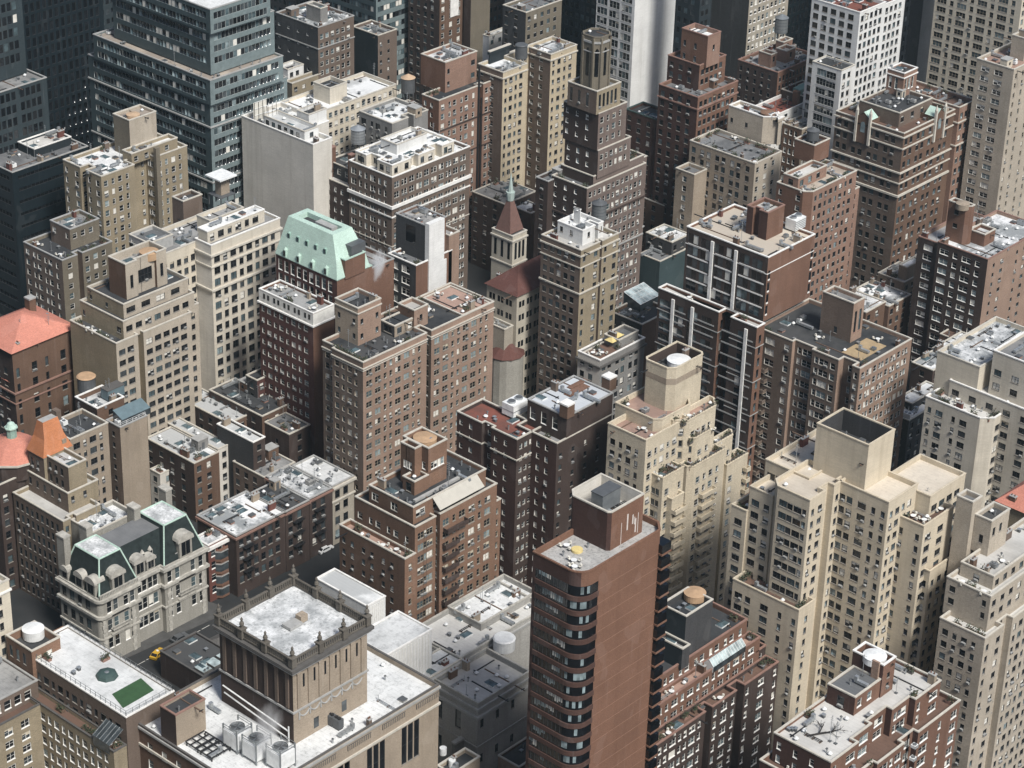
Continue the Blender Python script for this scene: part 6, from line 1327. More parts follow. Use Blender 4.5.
for px_, py_ in ((331, 724), (338, 728)):
    X, Y = unp(px_, py_, t.rz); m = MB(); m.box(-.7, -.9, .3, .7, .9, 2.3, 'metal_dark'); m.frus(0, -.4, 2.3, .35, 2.6, .35, 'black_pipe', 10); m.frus(0, .4, 2.3, .35, 2.6, .35, 'black_pipe', 10); m.box(-.6, -.8, 0, .6, .8, .3, 'black_pipe'); m.build('condenser', b.root, (X-ox, Y-oy, t.rz))
clut(t, 'vvpd', 5, zone=(v.x1+1, t.y0+3, t.x1-2, t.y1-2))

# --- white low halls
b = B('white_hall', 'plain white flat roofed hall directly beside the balustraded tower', 'building')
t = b.tier((387, 656), 36, 353, 432, wall='white', wallA='white', roof='white', par=.05, cop='copwhite', A=None)
m = MB()
for q in range(14): x = 1+q*(t.x1-t.x0-2)/13; m.box(x-.08, -.12, 4, x+.08, -.004, 35.6, 'copwhite')
b.part('panel_rib', m); t.bare = True
b = B('white_hall', 'smaller white flat roofed hall behind the balustraded tower', 'building')
t = b.tier((367, 607), 36, 316, 385.5, wall='white', wallA='white', roof='white', par=.05, cop='copwhite')
m = MB()
for q in range(7): x = 1+q*(t.x1-t.x0-2)/6; m.box(x-.08, -.12, 4, x+.08, -.004, 35.6, 'copwhite')
b.part('panel_rib', m); t.bare = True
b = B('link_building', 'low white roofed link between the white hall and the grey classical block', 'building')
t = b.tier((421, 684), 26, 400, 462, wall='white', roof='white', par=.1)
# --- grey classical block
b = B('classical_block', 'grey stone classical block with tall windows, deep cornice and stained flat roof', 'building', ref='the grey classical block')
_w = dict(wall='greystone', cop='copgrey2', roof='pale')
t = b.tier((478, 704), 25, 434, 530, A=W('d...', 9, 4.6, 4.4, 'd', n=2, light=0), Bf=W('n....', 9, 2.2, 4.6, 'd', light=0), bands=((1.2, .5, .4, 'copgrey'), (3.2, .6, .5, 'copgrey'), (11, .3, .2, 'copgrey')), par=1.2, **_w)
t2c = b.rect(t.x0+1, t.y1+.02, t.x0+8, t.y1+13, 0, 25.6, A=W('n-n...', 9, 2.2, 3.4, 'd', light=0), par=1.0, bands=((1.0, .5, .4, 'copgrey'),), **_w)
t2d = b.rect(t.x0+20, t.y1+5, t.x1+22, t.y1+15, 0, 26.9, par=1.0, **{**_w, 'roof': 'white'})
t2 = b.rect(t.x0+8.05, t.y1+.03, t.x1+20, t.y1+15, 0, 26.2, A=W('n-n...', 9, 2.2, 3.4, 'd', light=0), par=1.0, bands=((1.0, .5, .4, 'copgrey'),), **_w)
m = MB(); X, Y = unp(504, 648, t2.rz); X -= b.o[0]; Y -= b.o[1]; m.frus(X, Y, t2.rz, 2.4, t2.rz+2.6, 2.4, 'metal_white', 24, cap=False); m.frus(X, Y, t2.rz+2.6, 2.5, t2.rz+2.9, 2.2, 'metal_white', 24); b.part('roof_drum', m)
clut(t, 'vv', 3); clut(t2, 'vvsh', 4)
b = B('yard_wall', 'long grey stone wall below the grey classical block', 'wall')
X, Y = unp(455, 745, 14); b.start(X, Y); m = MB(); m.box(0, 0, 0, 28, .9, 14, 'grey'); b.part('wall', m); m = MB(); m.box(-.1, -.12, 14, 28.1, 1.02, 14.4, 'copgrey'); b.part('coping', m)
b = B('house', 'low brown yard house beside the foot of the curved brick tower', ref='the low yard house')
t = b.tier((519, 768), 9, 498, 560, wall='brown', wallA='pink', A=W('m..', 4, 2, 2, 'd', light=0), roof='tar', par=.6); clut(t, 'v', 2)
b = B('house', 'small dark roofed stub with white drums at the foot of the stone block', ref='the small dark stub')
t = b.tier((452, 775), 22, 437, 480, wall='tan', wallA='dkbrown', roof='tar', par=.8)
for px_, py_ in ((443, 754), (452, 766)): X, Y = unp(px_, py_, t.rz); m = MB(); m.frus(X-b.o[0], Y-b.o[1], t.rz, .75, t.rz+1.6, .75, 'metal_white', 16); b.part('roof_drum', m)

# ================================================================== the curved brick tower in front
b = B('apartment_tower', 'red brown brick tower with a rounded glazed corner and a blank sunlit side', 'apartment tower', ref='the curved brick tower')
t = b.tier((582, 577), 84, 533, 667, rad=3.2, wall='towerred', wallA='dkred', roof='gravel', par=1.0, cop='towerred', ch={'r': 2.0})
v = b.tier(Cb=(608, 552), z0=t.rz, ty=514, L=567, R=644, wall='towerred', wallA='dkred', roof='pale', inn='paper', par=3.4, cop='copstone', ch={'l': 1.5, 'n': .6}, wallname='plant_room', roofname='plant_room_roof', bands=((10.4, .6, .2, 'copstone'),))
t.excl.append((v.x0-1, v.y0-1, v.x1+1, v.y1+1))
ox, oy = b.o; rd_ = 3.2; x0, y0 = t.x0-ox, t.y0-oy; yl = t.y1-oy
path = [(x0, yl-.8)]+[(x0, y0+rd_)]+[(x0+rd_+rd_*math.cos(math.pi+math.pi/2*k/8), y0+rd_+rd_*math.sin(math.pi+math.pi/2*k/8)) for k in range(1, 9)]+[(x0+rd_+1.6, y0)]
def strip(z0_, z1_, off, mat, name, lip=False):
    m = MB(); q = []
    for i, p in enumerate(path):
        a = Vector(path[max(i-1, 0)]); c = Vector(path[min(i+1, len(path)-1)]); d = (c-a).normalized(); q.append((p[0]+d.y*off, p[1]-d.x*off))
    for i in range(len(q)-1):
        m.face([(*q[i], z0_), (*q[i+1], z0_), (*q[i+1], z1_), (*q[i], z1_)], mat)
        if lip: m.face([(*q[i], z1_), (*q[i+1], z1_), (*path[i+1], z1_), (*path[i], z1_)], mat); m.face([(*path[i], z0_), (*path[i+1], z0_), (*q[i+1], z0_), (*q[i], z0_)], mat)
    if lip:
        for i in (0, -1): m.face([(*path[i], z0_), (*q[i], z0_), (*q[i], z1_), (*path[i], z1_)], mat)
    return b.part(name, m)
z = t.z1-3.0; rr = random.Random(5)
while z > 4:
    strip(z-2.15, z, .02, 'glass_black', 'ribbon_window')
    strip(z-3.2, z-2.15, .26, 'reddark', 'brick_band', True)  # tower brick darkened, the left side's shade put into its colour
    m = MB(); L_ = yl-.8-(y0+rd_); n_ = int(L_/.95)
    for k in range(n_):
        y = y0+rd_+(k+.5)*L_/n_
        m.box(x0-.1, y-.05, z-1.9, x0-.025, y+.05, z, 'frame_dark')
    b.part('mullion', m)
    k0 = rr.randrange(n_)
    for k in range(k0, min(n_, k0+rr.randrange(1, 6))):          # drawn blinds
        y = y0+rd_+k*L_/n_+.1; zz = rr.choice((.2, .6, .9)); m = MB(); m.face([(x0-.03, y+L_/n_, z-1.8+zz), (x0-.03, y+.1, z-1.8+zz), (x0-.03, y+.1, z-.05), (x0-.03, y+L_/n_, z-.05)], 'glass_light' if rr.random() < .7 else 'blind'); b.part('blind', m)
    for k in range(1, 8):
        if rr.random() < .35:
            (xa, ya), (xb, yb) = path[k], path[k+1]; m = MB(); e_ = .035; m.face([(xa-e_, ya-e_, z-1.7), (xb-e_, yb-e_, z-1.7), (xb-e_, yb-e_, z-.1), (xa-e_, ya-e_, z-.1)], 'glass_light'); b.part('blind', m)
    # bay at the far end of the sunlit side
    m = MB(); x1_ = t.x1-ox; m.box(x1_-2.2, y0-.9, z-1.9, x1_+.5, y0+1.6, z, 'glass_black'); m.box(x1_-2.3, y0-1.0, z-2.3, x1_+.6, y0+1.6, z-1.9, 'towerred'); b.part('bay_window', m)
    m = MB(); m.box(x0+rd_+2, y0-.03, z-2.08, x1_-2.4, y0-.002, z-2.0, 'joint_pale'); b.part('joint_line', m)
    z -= 3.2
clut(t, 'ttvvt', 5, zone=(t.x0+2, t.y0+3, v.x0-1, t.y1-2)); X, Y = unp(577, 551, t.rz); m = MB(); m.frus(X-ox, Y-oy, t.rz+.01, 1.1, t.rz+.5, 1.1, 'canvas', 20); b.part('round_skylight', m)
m = MB(); cx, cy = v.x0-ox+5, v.y0-oy+5.2; m.box(cx-2.6, cy-1.4, v.rz+1, cx+2.6, cy+1.4, v.rz+4.4, 'steel'); m.box(cx-2.7, cy-1.5, v.rz+4.4, cx+2.7, cy+1.5, v.rz+4.6, 'metal_dark')
for k in range(5): m.box(cx-2.5+k*1.2, cy-1.3, v.rz, cx-2.3+k*1.2, cy+1.3, v.rz+1, 'metal_dark')
b.part('plant_unit', m)
rr = random.Random(9)
for k in range(6): m = MB(); x = v.x0-ox+3.5+rr.random()*7; zt = v.z1-2-rr.random()*3; m.box(x, v.y0-oy-.02, zt-1.5-rr.random()*4, x+.12+rr.random()*.3, v.y0-oy-.003, zt, 'lime_stain'); b.part('lime_stain', m)

# ================================================================== bottom right
b = B('apartment_block', 'dark brick terraced block with a black tank house and a white greenhouse', ref='the dark terraced block')
_w = dict(wall='brown', wallA='dkbrown', cop='copbrick')
_x1, _y1 = unp(756, 614, 38)
t = b.rect(321.2, _y1, _x1-3, _y1+15, 0, 38, Bf=W('m..n.', 3.0, 1.5, 1.3, 'W', light=.3), roof='tar', par=.9, **{**_w, 'wall': 'rust'})
t1 = b.rect(t.x0, t.y0-3, t.x1+1, t.y0, 0, 34.4, Bf=W('n.W.', 3.0, 1.5, 1.2, 'W', light=.4), roof='paver', par=.7, **{**_w, 'wall': 'rust'})
t2 = b.rect(t.x0, t.y0-6.5, t.x1+3.5, t.y0-3, 0, 28.5, Bf=W('n.W.n.', 3.0, 1.5, 1.2, 'W', light=.4, mg=.6), roof='deck', par=.9, nB=((.45, .5, 2.2), (.68, .74, 2.2)), **{**_w, 'wall': 'dkbrown'})  # lower fronts in a darker brick tone, their shade painted in
t3 = b.rect(t.x1, t.y0-2.9, t.x1+3.5, t.y1, 0, 31, Bf=W('n.', 3.0, 1.5, 1.2, 'W'), roof='deck', **{**_w, 'wall': 'dkbrown'})
v = b.tier(Cb=(683, 662), z0=t.rz, ty=617, L=661, R=713, wall='dkgrey', wallA='dark', roof='tar', par=1.6, cop='copstone', wallname='tank_house', roofname='tank_house_roof')
v2 = b.rect(v.x0-2.5, v.y0-1.5, v.x0-.05, v.y0+5, t.rz, t.rz+5, wall='dkgrey', wallA='dark', roof='gravel', wallname='bulkhead', roofname='bulkhead_roof')
inner_tank(b, 695, 592, v.z1+.2, 2.3, 'tile_tan', 'tank_top', 1.5)
X, Y = unp(713, 673, t1.rz); m = MB(); X -= b.o[0]; Y -= b.o[1]; z = t1.rz; L_, D_ = 11, 2.6
m.face([(X, Y, z), (X+L_, Y, z), (X+L_, Y, z+1.4), (X, Y, z+1.4)], 'glass_mid'); m.face([(X, Y, z+1.4), (X+L_, Y, z+1.4), (X+L_, Y+D_/2, z+2.8), (X, Y+D_/2, z+2.8)], 'glass_roof'); m.face([(X, Y+D_, z+1.4), (X, Y+D_/2, z+2.8), (X+L_, Y+D_/2, z+2.8), (X+L_, Y+D_, z+1.4)], 'glass_roof'); m.face([(X, Y+D_, z), (X, Y, z), (X, Y, z+1.4), (X, Y+D_/2, z+2.8), (X, Y+D_, z+1.4)], 'metal_white')
for i in range(14): x = X+i*L_/13; m.tube((x, Y-.02, z+1.44), (x, Y+D_/2, z+2.84), .06, 'metal_white', 4)
b.part('greenhouse', m)
clut(t, 'aavvhdg', 4); clut(t1, 'gttg', 4); clut(t2, 'ggggttggg', 5, edge=True); clut(t3, 'gg', 6)

b = B('apartment_block', 'huge beige apartment block of many wings around a tall blank tank house', 'apartment block', ref='the huge beige block')
_w = dict(wall='beige', cop='beige', roof='cream', copw=.3)
_A = W('W-m.W.n.n.', 2.95, 1.5, 2.6, 'd', light=.4, mg=.7); _B = W('n.m.', 2.95, 1.4, 2.6, 'd', light=.35)
w1 = b.tier((810, 501), 68, 770, 849, A=_A, Bf=_B, ch={'l': 2.0}, nB=((.4, .62, 1.6),), **_w)
w2 = b.tier((889, 503), 68, 836, 918, A=_A, Bf=_B, **_w)
w3 = b.rect(w2.x1-.3, w2.y0-3.5, w2.x1+13, w2.y0+8, 0, 66.5, A=W('W..', 2.95, 1.45, 2.6, 'd'), Bf=W('W.', 2.95, 1.45, 2.6, 'd'), **_w)
v = b.tier(Cb=(864, 491), z0=w2.rz, ty=446, L=817, R=895, wall='beige', A=W('m...', 3.2, 1.5, 10.5, 'd', n=2, light=0), Bf=W('n', 3.4, 1.4, 11, 'd', n=1, light=0), roof='tar', par=5, inn='dkgrey', cop='beige', wallname='tank_house', roofname='tank_house_roof')
mid = b.rect(w1.x0+8, w1.y0+6, v.x1+14, v.y1+9, 0, 67.4, A=_A, **_w)
w4 = b.tier((924, 527), 62.5, 895, 954, A=W('m.n.', 2.95, 1.45, 2.4, 'd', light=.3), Bf=W('W..', 2.95, 1.45, 2.4, 'd', light=.35), **{**_w, 'roof': 'deck'})
w5 = b.tier((930, 572), 51, 884, 975, A=_A, Bf=_B, **{**_w, 'roof': 'deck'})
w0 = b.tier((799, 611), 43, 733, 815, A=_A, Bf=W('n..', 2.95, 1.4, 2.6, 'd', light=.3), **{**_w, 'roof': 'deck'})
w6 = b.rect(w1.x0+1.5, w1.y1, w1.x1-3, w1.y1+6, 0, 64, A=_A, **_w); w7 = b.rect(w1.x0+1, w1.y1+6, w1.x1-5, w1.y1+10, 0, 58, A=_A, **{**_w, 'roof': 'deck'})
clut(w0, 'gggggg', 3, edge=True); clut(w4, 'tttgg', 4); clut(w5, 'ggggg', 5, edge=True); clut(w7, 'g', 6); clut(w1, 'v', 3)

b = B('apartment_block', 'cream stepped block with furnished white roof terraces at the lower right edge', ref='the cream terraced block')
_w = dict(wall='sandy', cop='copstone', roof='pale')
t = b.tier((985, 639), 46, 940, 1075, A=W('m.n.', 2.95, 1.45, 2.0, 'd', light=.3), Bf=W('n.m.', 2.95, 1.45, 2.0, 'd', light=.35), nB=((.2, .3, 1.5),), **_w)
t1 = b.tier(Cb=(986, 632), z0=t.rz, ty=597, L=947, R=1070, A=W('m..n.', 2.95, 1.4, 1.5, 'd', light=.3), Bf=W('m..', 2.95, 1.4, 1.5, 'd', light=.3), **_w)
t2 = b.tier(Cb=(992, 590), z0=t1.rz, ty=577, L=961, R=1070, A=W('m....', 5, 1.6, 1.2, 'd'), Bf=W('m..', 5, 1.6, 1.2, 'd'), **_w)
v = b.rect(t2.x0+7, t2.y0+6, t2.x0+14, t2.y0+10, t2.rz, t2.rz+8.5, wall='sandy', A=W('n..', 9, 2, 4, 'd'), Bf=W('n..', 9, 2, 2, 'd'), roof='tar', cop='copstone', wallname='tank_house', roofname='tank_house_roof')
v2 = b.rect(v.x0-1.5, v.y1+.1, v.x0+2, v.y1+4, 0, t2.rz+12, wall='sandy', roof='dkgrey', wallname='bulkhead', roofname='bulkhead_roof')
clut(t, 'gggg', 3, edge=True); clut(t1, 'ttgg', 4, edge=True); clut(t2, 'ttttgga', 5)
b = B('apartment_block', 'tan block under a salmon pink hip roof cut off by the right edge')
t = b.tier((1045, 522), 50, 998, 1110, wall='khaki', A=W('m...', 4, 1.9, 2, 'd'), roof='grey', par=.05)
m = MB(); x1_, y1_ = t.x1-t.x0, t.y1-t.y0; z = 50.35; p = [(-.6, -.6, z), (x1_+.6, -.6, z), (x1_+.6, y1_+.6, z), (-.6, y1_+.6, z)]; r0, r1 = (x1_*.4, y1_*.5, z+6), (x1_*.6, y1_*.5, z+6)
m.face([p[0], p[1], r1, r0], 'tile_salmon'); m.face([p[1], p[2], r1], 'tile_salmon'); m.face([p[2], p[3], r0, r1], 'tile_salmon'); m.face([p[3], p[0], r0], 'tile_salmon'); b.part('hip_roof', m)

b = B('apartment_block', 'red brick block with a zigzag pale roof edge and fallen dark branches on top', ref='the zigzag red brick block')
_w = dict(wall='rust', wallA='dkred', cop='copstone')
t = b.tier((831, 763), 50, 774, 941, A=W('n...', 3.0, 1.5, 1.4, 'W', light=.4), Bf=W('n.T.', 3.0, 1.6, 1.4, 'W', light=.5), roof='pale', par=.6, nB=((.24, .42, 1.6), (.42, .6, 2.8), (.6, .76, 1.4)), **_w)
lo = b.rect(t.x0-2.5, t.y0-2.6, t.x1+4, t.y1+1, 0, 44.5, A=W('n..', 3.0, 1.6, 1.4, 'W', light=.4), Bf=W('T.n.W.', 3.0, 1.6, 1.4, 'W', light=.5), roof='deck', nB=((.2, .34, 1.0), (.55, .66, 1.2)), **_w)
v = b.tier(Cb=(880, 698), z0=t.rz, ty=666, L=853, R=896, wall='rust', wallA='dkred', Bf=W('n..', 2.4, 1.2, 2.5, 'd', n=1, light=0), roof='tar', par=1.3, cop='copwhite', wallname='tank_house', roofname='tank_house_roof')
inner_tank(b, 875, 655, v.z1+.2, 2.3, 'metal_white', 'tank_top', 1.4)
u = b.rect(v.x0-8.5, v.y0+.3, v.x0, v.y1-.5, t.rz, t.rz+4.2, wall='rust', wallA='dkred', A=W('d..', 9, 2.4, 1.2, 'd'), Bf=W('m..', 5, 1.8, 1, 'W'), roof='dkgrey', par=.1, wallname='bulkhead', roofname='bulkhead_roof')
m = MB(); m.box(v.x0-b.o[0]-.5, v.y0-b.o[1]+.8, t.rz, v.x0-b.o[0]-.02, v.y0-b.o[1]+2.4, v.z1+.5, 'pink'); b.part('chimney', m)
rr = random.Random(3); X, Y = unp(822, 737, t.rz); e = empty('fallen_branch', (X, Y, t.rz)); tag(e, 'dark bare fallen tree branch lying across the pale brick roof', 'branch')
m = MB(); stack = [((-1, 0, .25), 0.5, 6, .22)]
def limb(m, p, a, L_, r, d):
    q = (p[0]+math.cos(a)*L_, p[1]+math.sin(a)*L_, max(.1, p[2]+rr.uniform(-.3, .7))); m.tube(p, q, r, 'bark', 5)
    if d:
        for k in range(3): f_ = rr.uniform(.4, 1); limb(m, tuple(p[i]+(q[i]-p[i])*f_ for i in range(3)), a+rr.uniform(-1, 1), L_*.6, r*.55, d-1)
limb(m, (-2, 2, .3), -.5, 4, .2, 3); m.build('limb', e)
clut(t, 'gggvvvhp', 4); clut(lo, 'gggggtt', 5, edge=True)
for k in range(3): X, Y = unp(789+3*k, 731, t.rz); put(cmesh(('v', 2), lambda: m_vent(2)), 'vent', b.root, (X-b.o[0], Y-b.o[1], t.rz+.005))
for k in range(9):
    for f_ in (.3, .62): put(cmesh(('ac0',), lambda: m_ac(2)), 'air_conditioner', b.root, (lo.x0-b.o[0]+(lo.x1-lo.x0)*f_, -.45 if False else lo.y0-b.o[1]-.5, 42-k*3))

# ================================================================== street level, steam, far fill
def car(x, y, rz, paint, label, cat='car', taxi=False, group=None):
    e = empty('taxi' if taxi else 'parked_car', (x, y, .0), rz); tag(e, label, cat, group)
    m = MB(); prof = [(-2.25, .35), (2.25, .35), (2.3, .7), (2.1, .92), (1.1, 1.0), (.5, 1.45), (-1.2, 1.48), (-1.95, 1.02), (-2.3, .95)]
    for s_ in (-.88, .88): m.face([(px_, s_*(.86 if pz > 1.2 else 1), pz) for px_, pz in prof][::(1 if s_ < 0 else -1)], paint)
    for (xa, za), (xb, zb) in zip(prof, prof[1:]+prof[:1]):
        wa, wb = .88*(.86 if za > 1.2 else 1), .88*(.86 if zb > 1.2 else 1); m.face([(xa, -wa, za), (xa, wa, za), (xb, wb, zb), (xb, -wb, zb)], paint)
    m.build('body', e)
    m = MB(); m.face([(1.06, -.76, 1.04), (1.06, .76, 1.04), (.56, .72, 1.42), (.56, -.72, 1.42)], 'glass_dark'); m.build('windscreen', e)
    m = MB(); m.face([(-1.92, .76, 1.06), (-1.92, -.76, 1.06), (-1.26, -.72, 1.45), (-1.26, .72, 1.45)], 'glass_dark'); m.build('rear_window', e)
    for s_ in (-1, 1): m = MB(); m.face([(q[0], s_*q[1], q[2]) for q in ((.95, .885, 1.03), (.45, .79, 1.38), (-1.1, .79, 1.4), (-1.7, .885, 1.05))][::s_], 'glass_dark'); m.build('side_window', e)
    for px_ in (-1.4, 1.4):
        for s_ in (-.8, .8):
            m = MB(); a = [(px_+.33*math.cos(q*math.pi/6), .33+.33*math.sin(q*math.pi/6)) for q in range(12)]
            for q in range(12): m.face([(a[q][0], s_-.1, a[q][1]), (a[(q+1) % 12][0], s_-.1, a[(q+1) % 12][1]), (a[(q+1) % 12][0], s_+.1, a[(q+1) % 12][1]), (a[q][0], s_+.1, a[q][1])], 'black_pipe')
            m.face([(p, s_-.1, q) for p, q in a], 'black_pipe'); m.face([(p, s_+.1, q) for p, q in a][::-1], 'black_pipe'); m.build('wheel', e)
    if taxi: m = MB(); m.box(-.3, -.25, 1.48, .1, .25, 1.68, 'metal_white'); m.build('roof_sign', e)
for k, (px_, py_, col, lab) in enumerate(((861, 266, 'metal_white', 'white car parked furthest from the hotel corner in the shaded street'), (871, 263, 'metal_white', 'white car parked nearest the dark hotel wall'), (874, 269, 'metal_white', 'white car parked beside the pale pavement edge'), (866, 272, 'metal', 'silver car parked behind the white ones near snowy roofs'), (850, 262, 'metal_dark', 'dark grey car at the shaded end of the hotel street'))):
    X, Y = unp(px_, py_, 0); car(X, Y, math.pi/2 if k % 2 else 0, col, lab)
plain('taxi_yellow', (.5, .3, .03), .4)
X, Y = unp(158, 656, 0); car(X, Y, .3, 'taxi_yellow', 'yellow taxi standing in the dark court by the limestone mansion', 'taxi', True)
X, Y = unp(180, 640, 0); car(X, Y, 0, 'metal_dark', 'dark car parked at the mansion steps')
e = bpy.data.objects
def slab(name, pts, z, mat, th=.14):
    m = MB(); q = [unp(px_, py_, z) for px_, py_ in pts]; ox_, oy_ = q[0]; q = [(x-ox_, y-oy_) for x, y in q]; n_ = len(q)
    m.face([(x, y, z) for x, y in q], mat)
    for i in range(n_): m.face([(*q[i], z-th), (*q[(i+1) % n_], z-th), (*q[(i+1) % n_], z), (*q[i], z)], mat)
    o = m.build(name, None, (ox_, oy_, 0)); tag(o, kind='structure'); return o
plain('paving', (.075, .074, .072), .9, var=.25, scale=.4); plain('road_paint', (.55, .54, .5), .8)
slab('pavement', ((60, 640), (104, 668), (215, 618), (222, 606), (205, 600), (108, 650)), .14, 'paving')
slab('pavement', ((845, 280), (905, 250), (912, 256), (855, 288)), .14, 'paving')
for k, (px_, py_) in enumerate(((205, 650), (222, 640))):
    X, Y = unp(px_, py_, 3); ee = empty('marquee_tent', (X, Y, 0)); tag(ee, ['dark fabric marquee tent nearer the yellow taxi', 'dark fabric marquee tent right against the balustraded tower'][k], 'tent', 'tents in the dark court')
    m = MB(); p = [(-4, -3, 2.6), (4, -3, 2.6), (4, 3, 2.6), (-4, 3, 2.6)]
    for a, c in zip(p, p[1:]+p[:1]): m.face([a, c, (c[0]*.35, 0, 4.2), (a[0]*.35, 0, 4.2)] if a[0] != c[0] else [a, c, (a[0]*.35, 0, 4.2)], 'copdark')
    m.build('canopy', ee)
    for x in (-3.9, 3.9):
        for y in (-2.9, 2.9): m = MB(); m.tube((x, y, 0), (x, y, 2.6), .06, 'metal_white'); m.build('pole', ee)
def bare_tree(px_, py_, h_, label, seed):
    rr = random.Random(seed); X, Y = unp(px_, py_, 0); ee = empty('bare_tree', (X, Y, 0), rr.random()*6); tag(ee, label, 'tree', 'bare street trees')
    m = MB(); m.tube((0, 0, 0), (0, 0, h_*.35), .22, 'bark', 7); m.build('trunk', ee)
    m = MB()
    def grow(p, d, L_, r, n_):
        q = p+d*L_; m.tube(p, q, r, 'bark', 4)
        if n_:
            for _ in range(3): grow(p+d*L_*rr.uniform(.6, 1), (d+Vector((rr.uniform(-.8, .8), rr.uniform(-.8, .8), rr.uniform(-.1, .5)))).normalized(), L_*.7, r*.6, n_-1)
    for _ in range(4): grow(Vector((0, 0, h_*.33)), Vector((rr.uniform(-.7, .7), rr.uniform(-.7, .7), 1)).normalized(), h_*.24, .14, 3)
    m.build('crown', ee)
for k, (px_, py_) in enumerate(((648, 214), (655, 205), (640, 204), (662, 196))): bare_tree(px_, py_, 11, 'bare dark street tree in the canyon right of the crowned setback tower', k)
for k, (px_, py_) in enumerate(((938, 338), (925, 352), (914, 340))): bare_tree(px_, py_, 12, 'bare dark tree in the alley below the brick slab', 20+k)
b = B('glass_roofed_shed', 'low dark shed with green glass roof lights in the court below the mansion', 'shed', ref='the dark court shed')
t = b.tier((204, 678), 7, 160, 240, wall='dkbrown', roof='tar', par=.3, cop='copdark')
for k in range(4): m = MB(); x = 1+k*3.2; m.box(x, 1.2, t.rz, x+2.6, 4.5, t.rz+.5, 'copdark'); m.box(x+.1, 1.3, t.rz+.5, x+2.5, 4.4, t.rz+.56, 'glass_roof'); b.part('roof_light', m)
# steam: two drifting puffs
def steam(px_, py_, z, size, label, dens):
    m_ = newmat('steam_'+str(int(px_))); n = NT(m_); tc = n.n('ShaderNodeTexCoord'); nz = n.noise(tc.outputs['Object'], 1.6, 5, .65)
    ln = n.n('ShaderNodeVectorMath', operation='LENGTH'); n.l(tc.outputs['Object'], ln.inputs[0]); fall = n.math('SUBTRACT', 1.0, ln.outputs['Value'])
    d = n.math('MULTIPLY', n.math('MAXIMUM', n.math('ADD', fall, n.math('MULTIPLY', n.math('SUBTRACT', nz, .62), 1.6)), 0), dens)
    pv = n.n('ShaderNodeVolumePrincipled'); pv.inputs['Color'].default_value = (.97, .97, .97, 1); n.l(d, pv.inputs['Density']); o_ = n.n('ShaderNodeOutputMaterial'); n.l(pv.outputs[0], o_.inputs['Volume']); MATS[m_.name] = m_
    X, Y = unp(px_, py_, z); bm = bmesh.new(); bmesh.ops.create_icosphere(bm, subdivisions=3, radius=1); me = bpy.data.meshes.new('steam_puff'); bm.to_mesh(me); bm.free(); me.materials.append(m_)
    o = bpy.data.objects.new('steam_puff', me); COL.objects.link(o); o.location = (X, Y, z); o.scale = size; o.rotation_euler = (0, .5, .6); tag(o, label, 'steam', kind='stuff')
steam(379, 264, 66, (2.4, 2.2, 5), 'white puff of steam rising beside the mint mansard roof', 1.3)
steam(268, 728, 51, (5, 3.2, 6.5), 'drifting white steam over the cooling towers', .3)
for px_, py_, z_, L_, R_, h_, wl in ((62, 20, 30, 30, 118, 120, 'tealdark'), (295, 4, 30, 262, 330, 60, 'dkgrey'), (470, 4, 30, 440, 505, 70, 'dkbrown'), (545, 2, 40, 520, 575, 60, 'tealdark'), (905, 4, 40, 880, 950, 90, 'grey'), (700, 2, 60, 676, 712, 90, 'dark')):
    b = B('office_tower', {62: 'dark tower beyond the near black tower', 295: 'dark grey far block above the grey block with the dark side wall', 470: 'dark brown far block above the yellow brick pair', 545: 'teal dark far block at the top edge by the blackish brown tower', 905: 'grey far block seen past the white brick tower', 700: 'dark far block seen past the blank white end wall'}[px_], 'office tower')
    b.tier((px_, py_), h_, L_, R_, zC=z_, wall=wl, A=W('r.', 3.6, 1.9, 1, 'k', light=.08), Bf=W('r.', 3.6, 1.9, 1, 'k', light=.1))

for k, (x0, y0, x1, y1, h_) in enumerate(((95, 250, 150, 300, 190), (110, 320, 175, 380, 210), (150, 410, 215, 470, 170))):  # unseen slabs added to darken the left-facing sides near them
    b = B('office_tower', ['tall dark slab outside the view beside the beige block with the turf terrace', 'tallest dark slab outside the view beyond the left edge', 'dark slab outside the view left of the salmon hip roof'][k], 'office tower')
    b.rect(x0, y0, x1, y1, 0, h_, wall='tealdark', A=W('r.', 3.8, 2.2, 1, 'k', light=.1), Bf=W('r.', 3.8, 2.2, 1, 'k', light=.1), roof='dkgrey')

for k, (px_, py_, col, lab) in enumerate(((243, 590, 'metal_dark', 'dark car parked under the snowy terrace row'), (263, 579, 'metal', 'silver car parked under the snowy terrace row'), (325, 551, 'metal_white', 'white car at the corner by the pale terrace house'), (28, 632, 'metal_dark', 'dark car in the shaded street beside the orange pyramid tower'))):
    X, Y = unp(px_, py_, 0); car(X, Y, 0, col, lab)
for k in range(9):
    X, Y = unp(132+9.2*k, 668-5.1*k, .004); m = MB(); m.face([(-1.2, -.08, .004), (1.2, -.08, .004), (1.2, .08, .004), (-1.2, .08, .004)], 'road_paint'); o = m.build('road_marking', None, (X, Y, 0)); tag(o, kind='structure')
HAZE = .00005
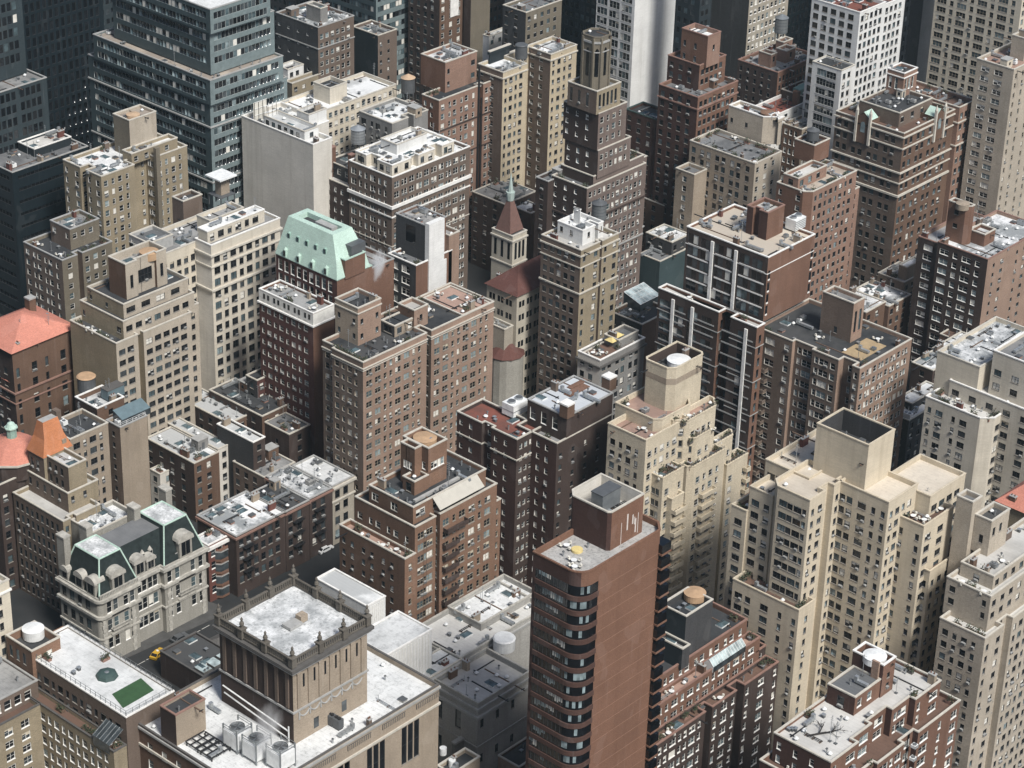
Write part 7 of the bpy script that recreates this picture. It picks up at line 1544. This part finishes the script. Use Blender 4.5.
# ================================================================== ground, sky, sun
for _b in BL:
    for _i, _t in enumerate(_b.tiers): auto_clut(_t, _i*31+int(_t.x0*7+_t.y0*3))
finish_windows()
m = newmat('asphalt'); n = NT(m); v = vec_of(n); nz = n.noise(v, .05, 6, .7); n.out(n.ramp(nz, [(.3, (.022, .024, .026)), (.7, (.045, .045, .045))]), .9, .2); MATS['asphalt'] = m
g = MB(); g.face([(-1500, -1500, 0), (3500, -1500, 0), (3500, 3500, 0), (-1500, 3500, 0)], 'asphalt'); o = g.build('ground'); tag(o, kind='structure')
SEL = math.radians(50)
sd = Vector((-.28, -1.0, 0)).normalized()        # horizontal direction towards the sun
S = Vector((sd.x*math.cos(SEL), sd.y*math.cos(SEL), math.sin(SEL)))
sl = bpy.data.lights.new('sun', 'SUN'); so = bpy.data.objects.new('sun', sl); COL.objects.link(so); sl.energy = 3.9; sl.angle = math.radians(14); sl.color = (1, .975, .925)
so.rotation_euler = S.to_track_quat('Z', 'Y').to_euler(); so.location = (0, 0, 500)
w = bpy.data.worlds.new('World'); SC.world = w; w.use_nodes = True; nt = w.node_tree; nt.nodes.clear()
sk = nt.nodes.new('ShaderNodeTexSky'); sk.sky_type = 'NISHITA'; sk.sun_disc = False; sk.sun_elevation = SEL; sk.sun_rotation = math.atan2(sd.x, sd.y); sk.air_density = 1.0; sk.dust_density = 3.0; sk.ozone_density = 2.5
bg = nt.nodes.new('ShaderNodeBackground'); bg.inputs['Strength'].default_value = .085; ou = nt.nodes.new('ShaderNodeOutputWorld')
nt.links.new(sk.outputs[0], bg.inputs[0]); nt.links.new(bg.outputs[0], ou.inputs[0])
vs = SC.view_settings; vs.view_transform = 'Standard'; vs.look = 'None'; vs.exposure = .2; vs.gamma = 1; vs.use_curve_mapping = False
SC.render.engine = 'CYCLES'; SC.cycles.max_bounces = 5; SC.cycles.diffuse_bounces = 3; SC.cycles.volume_bounces = 2; SC.cycles.use_denoising = True

hz = MB(); hz.box(-1510, -1510, -1, 3510, 3510, 345, 'haze_air') if False else None
hm = newmat('haze_air'); n = NT(hm); pv = n.n('ShaderNodeVolumePrincipled'); pv.inputs['Color'].default_value = (.72, .93, 1.0, 1); pv.inputs['Density'].default_value = HAZE; pv.inputs['Anisotropy'].default_value = .2
o_ = n.n('ShaderNodeOutputMaterial'); n.l(pv.outputs[0], o_.inputs['Volume']); MATS['haze_air'] = hm
hz = MB(); hz.box(-1510, -1510, -1, 3510, 3510, 345, 'haze_air'); o = hz.build('haze'); tag(o, kind='stuff')
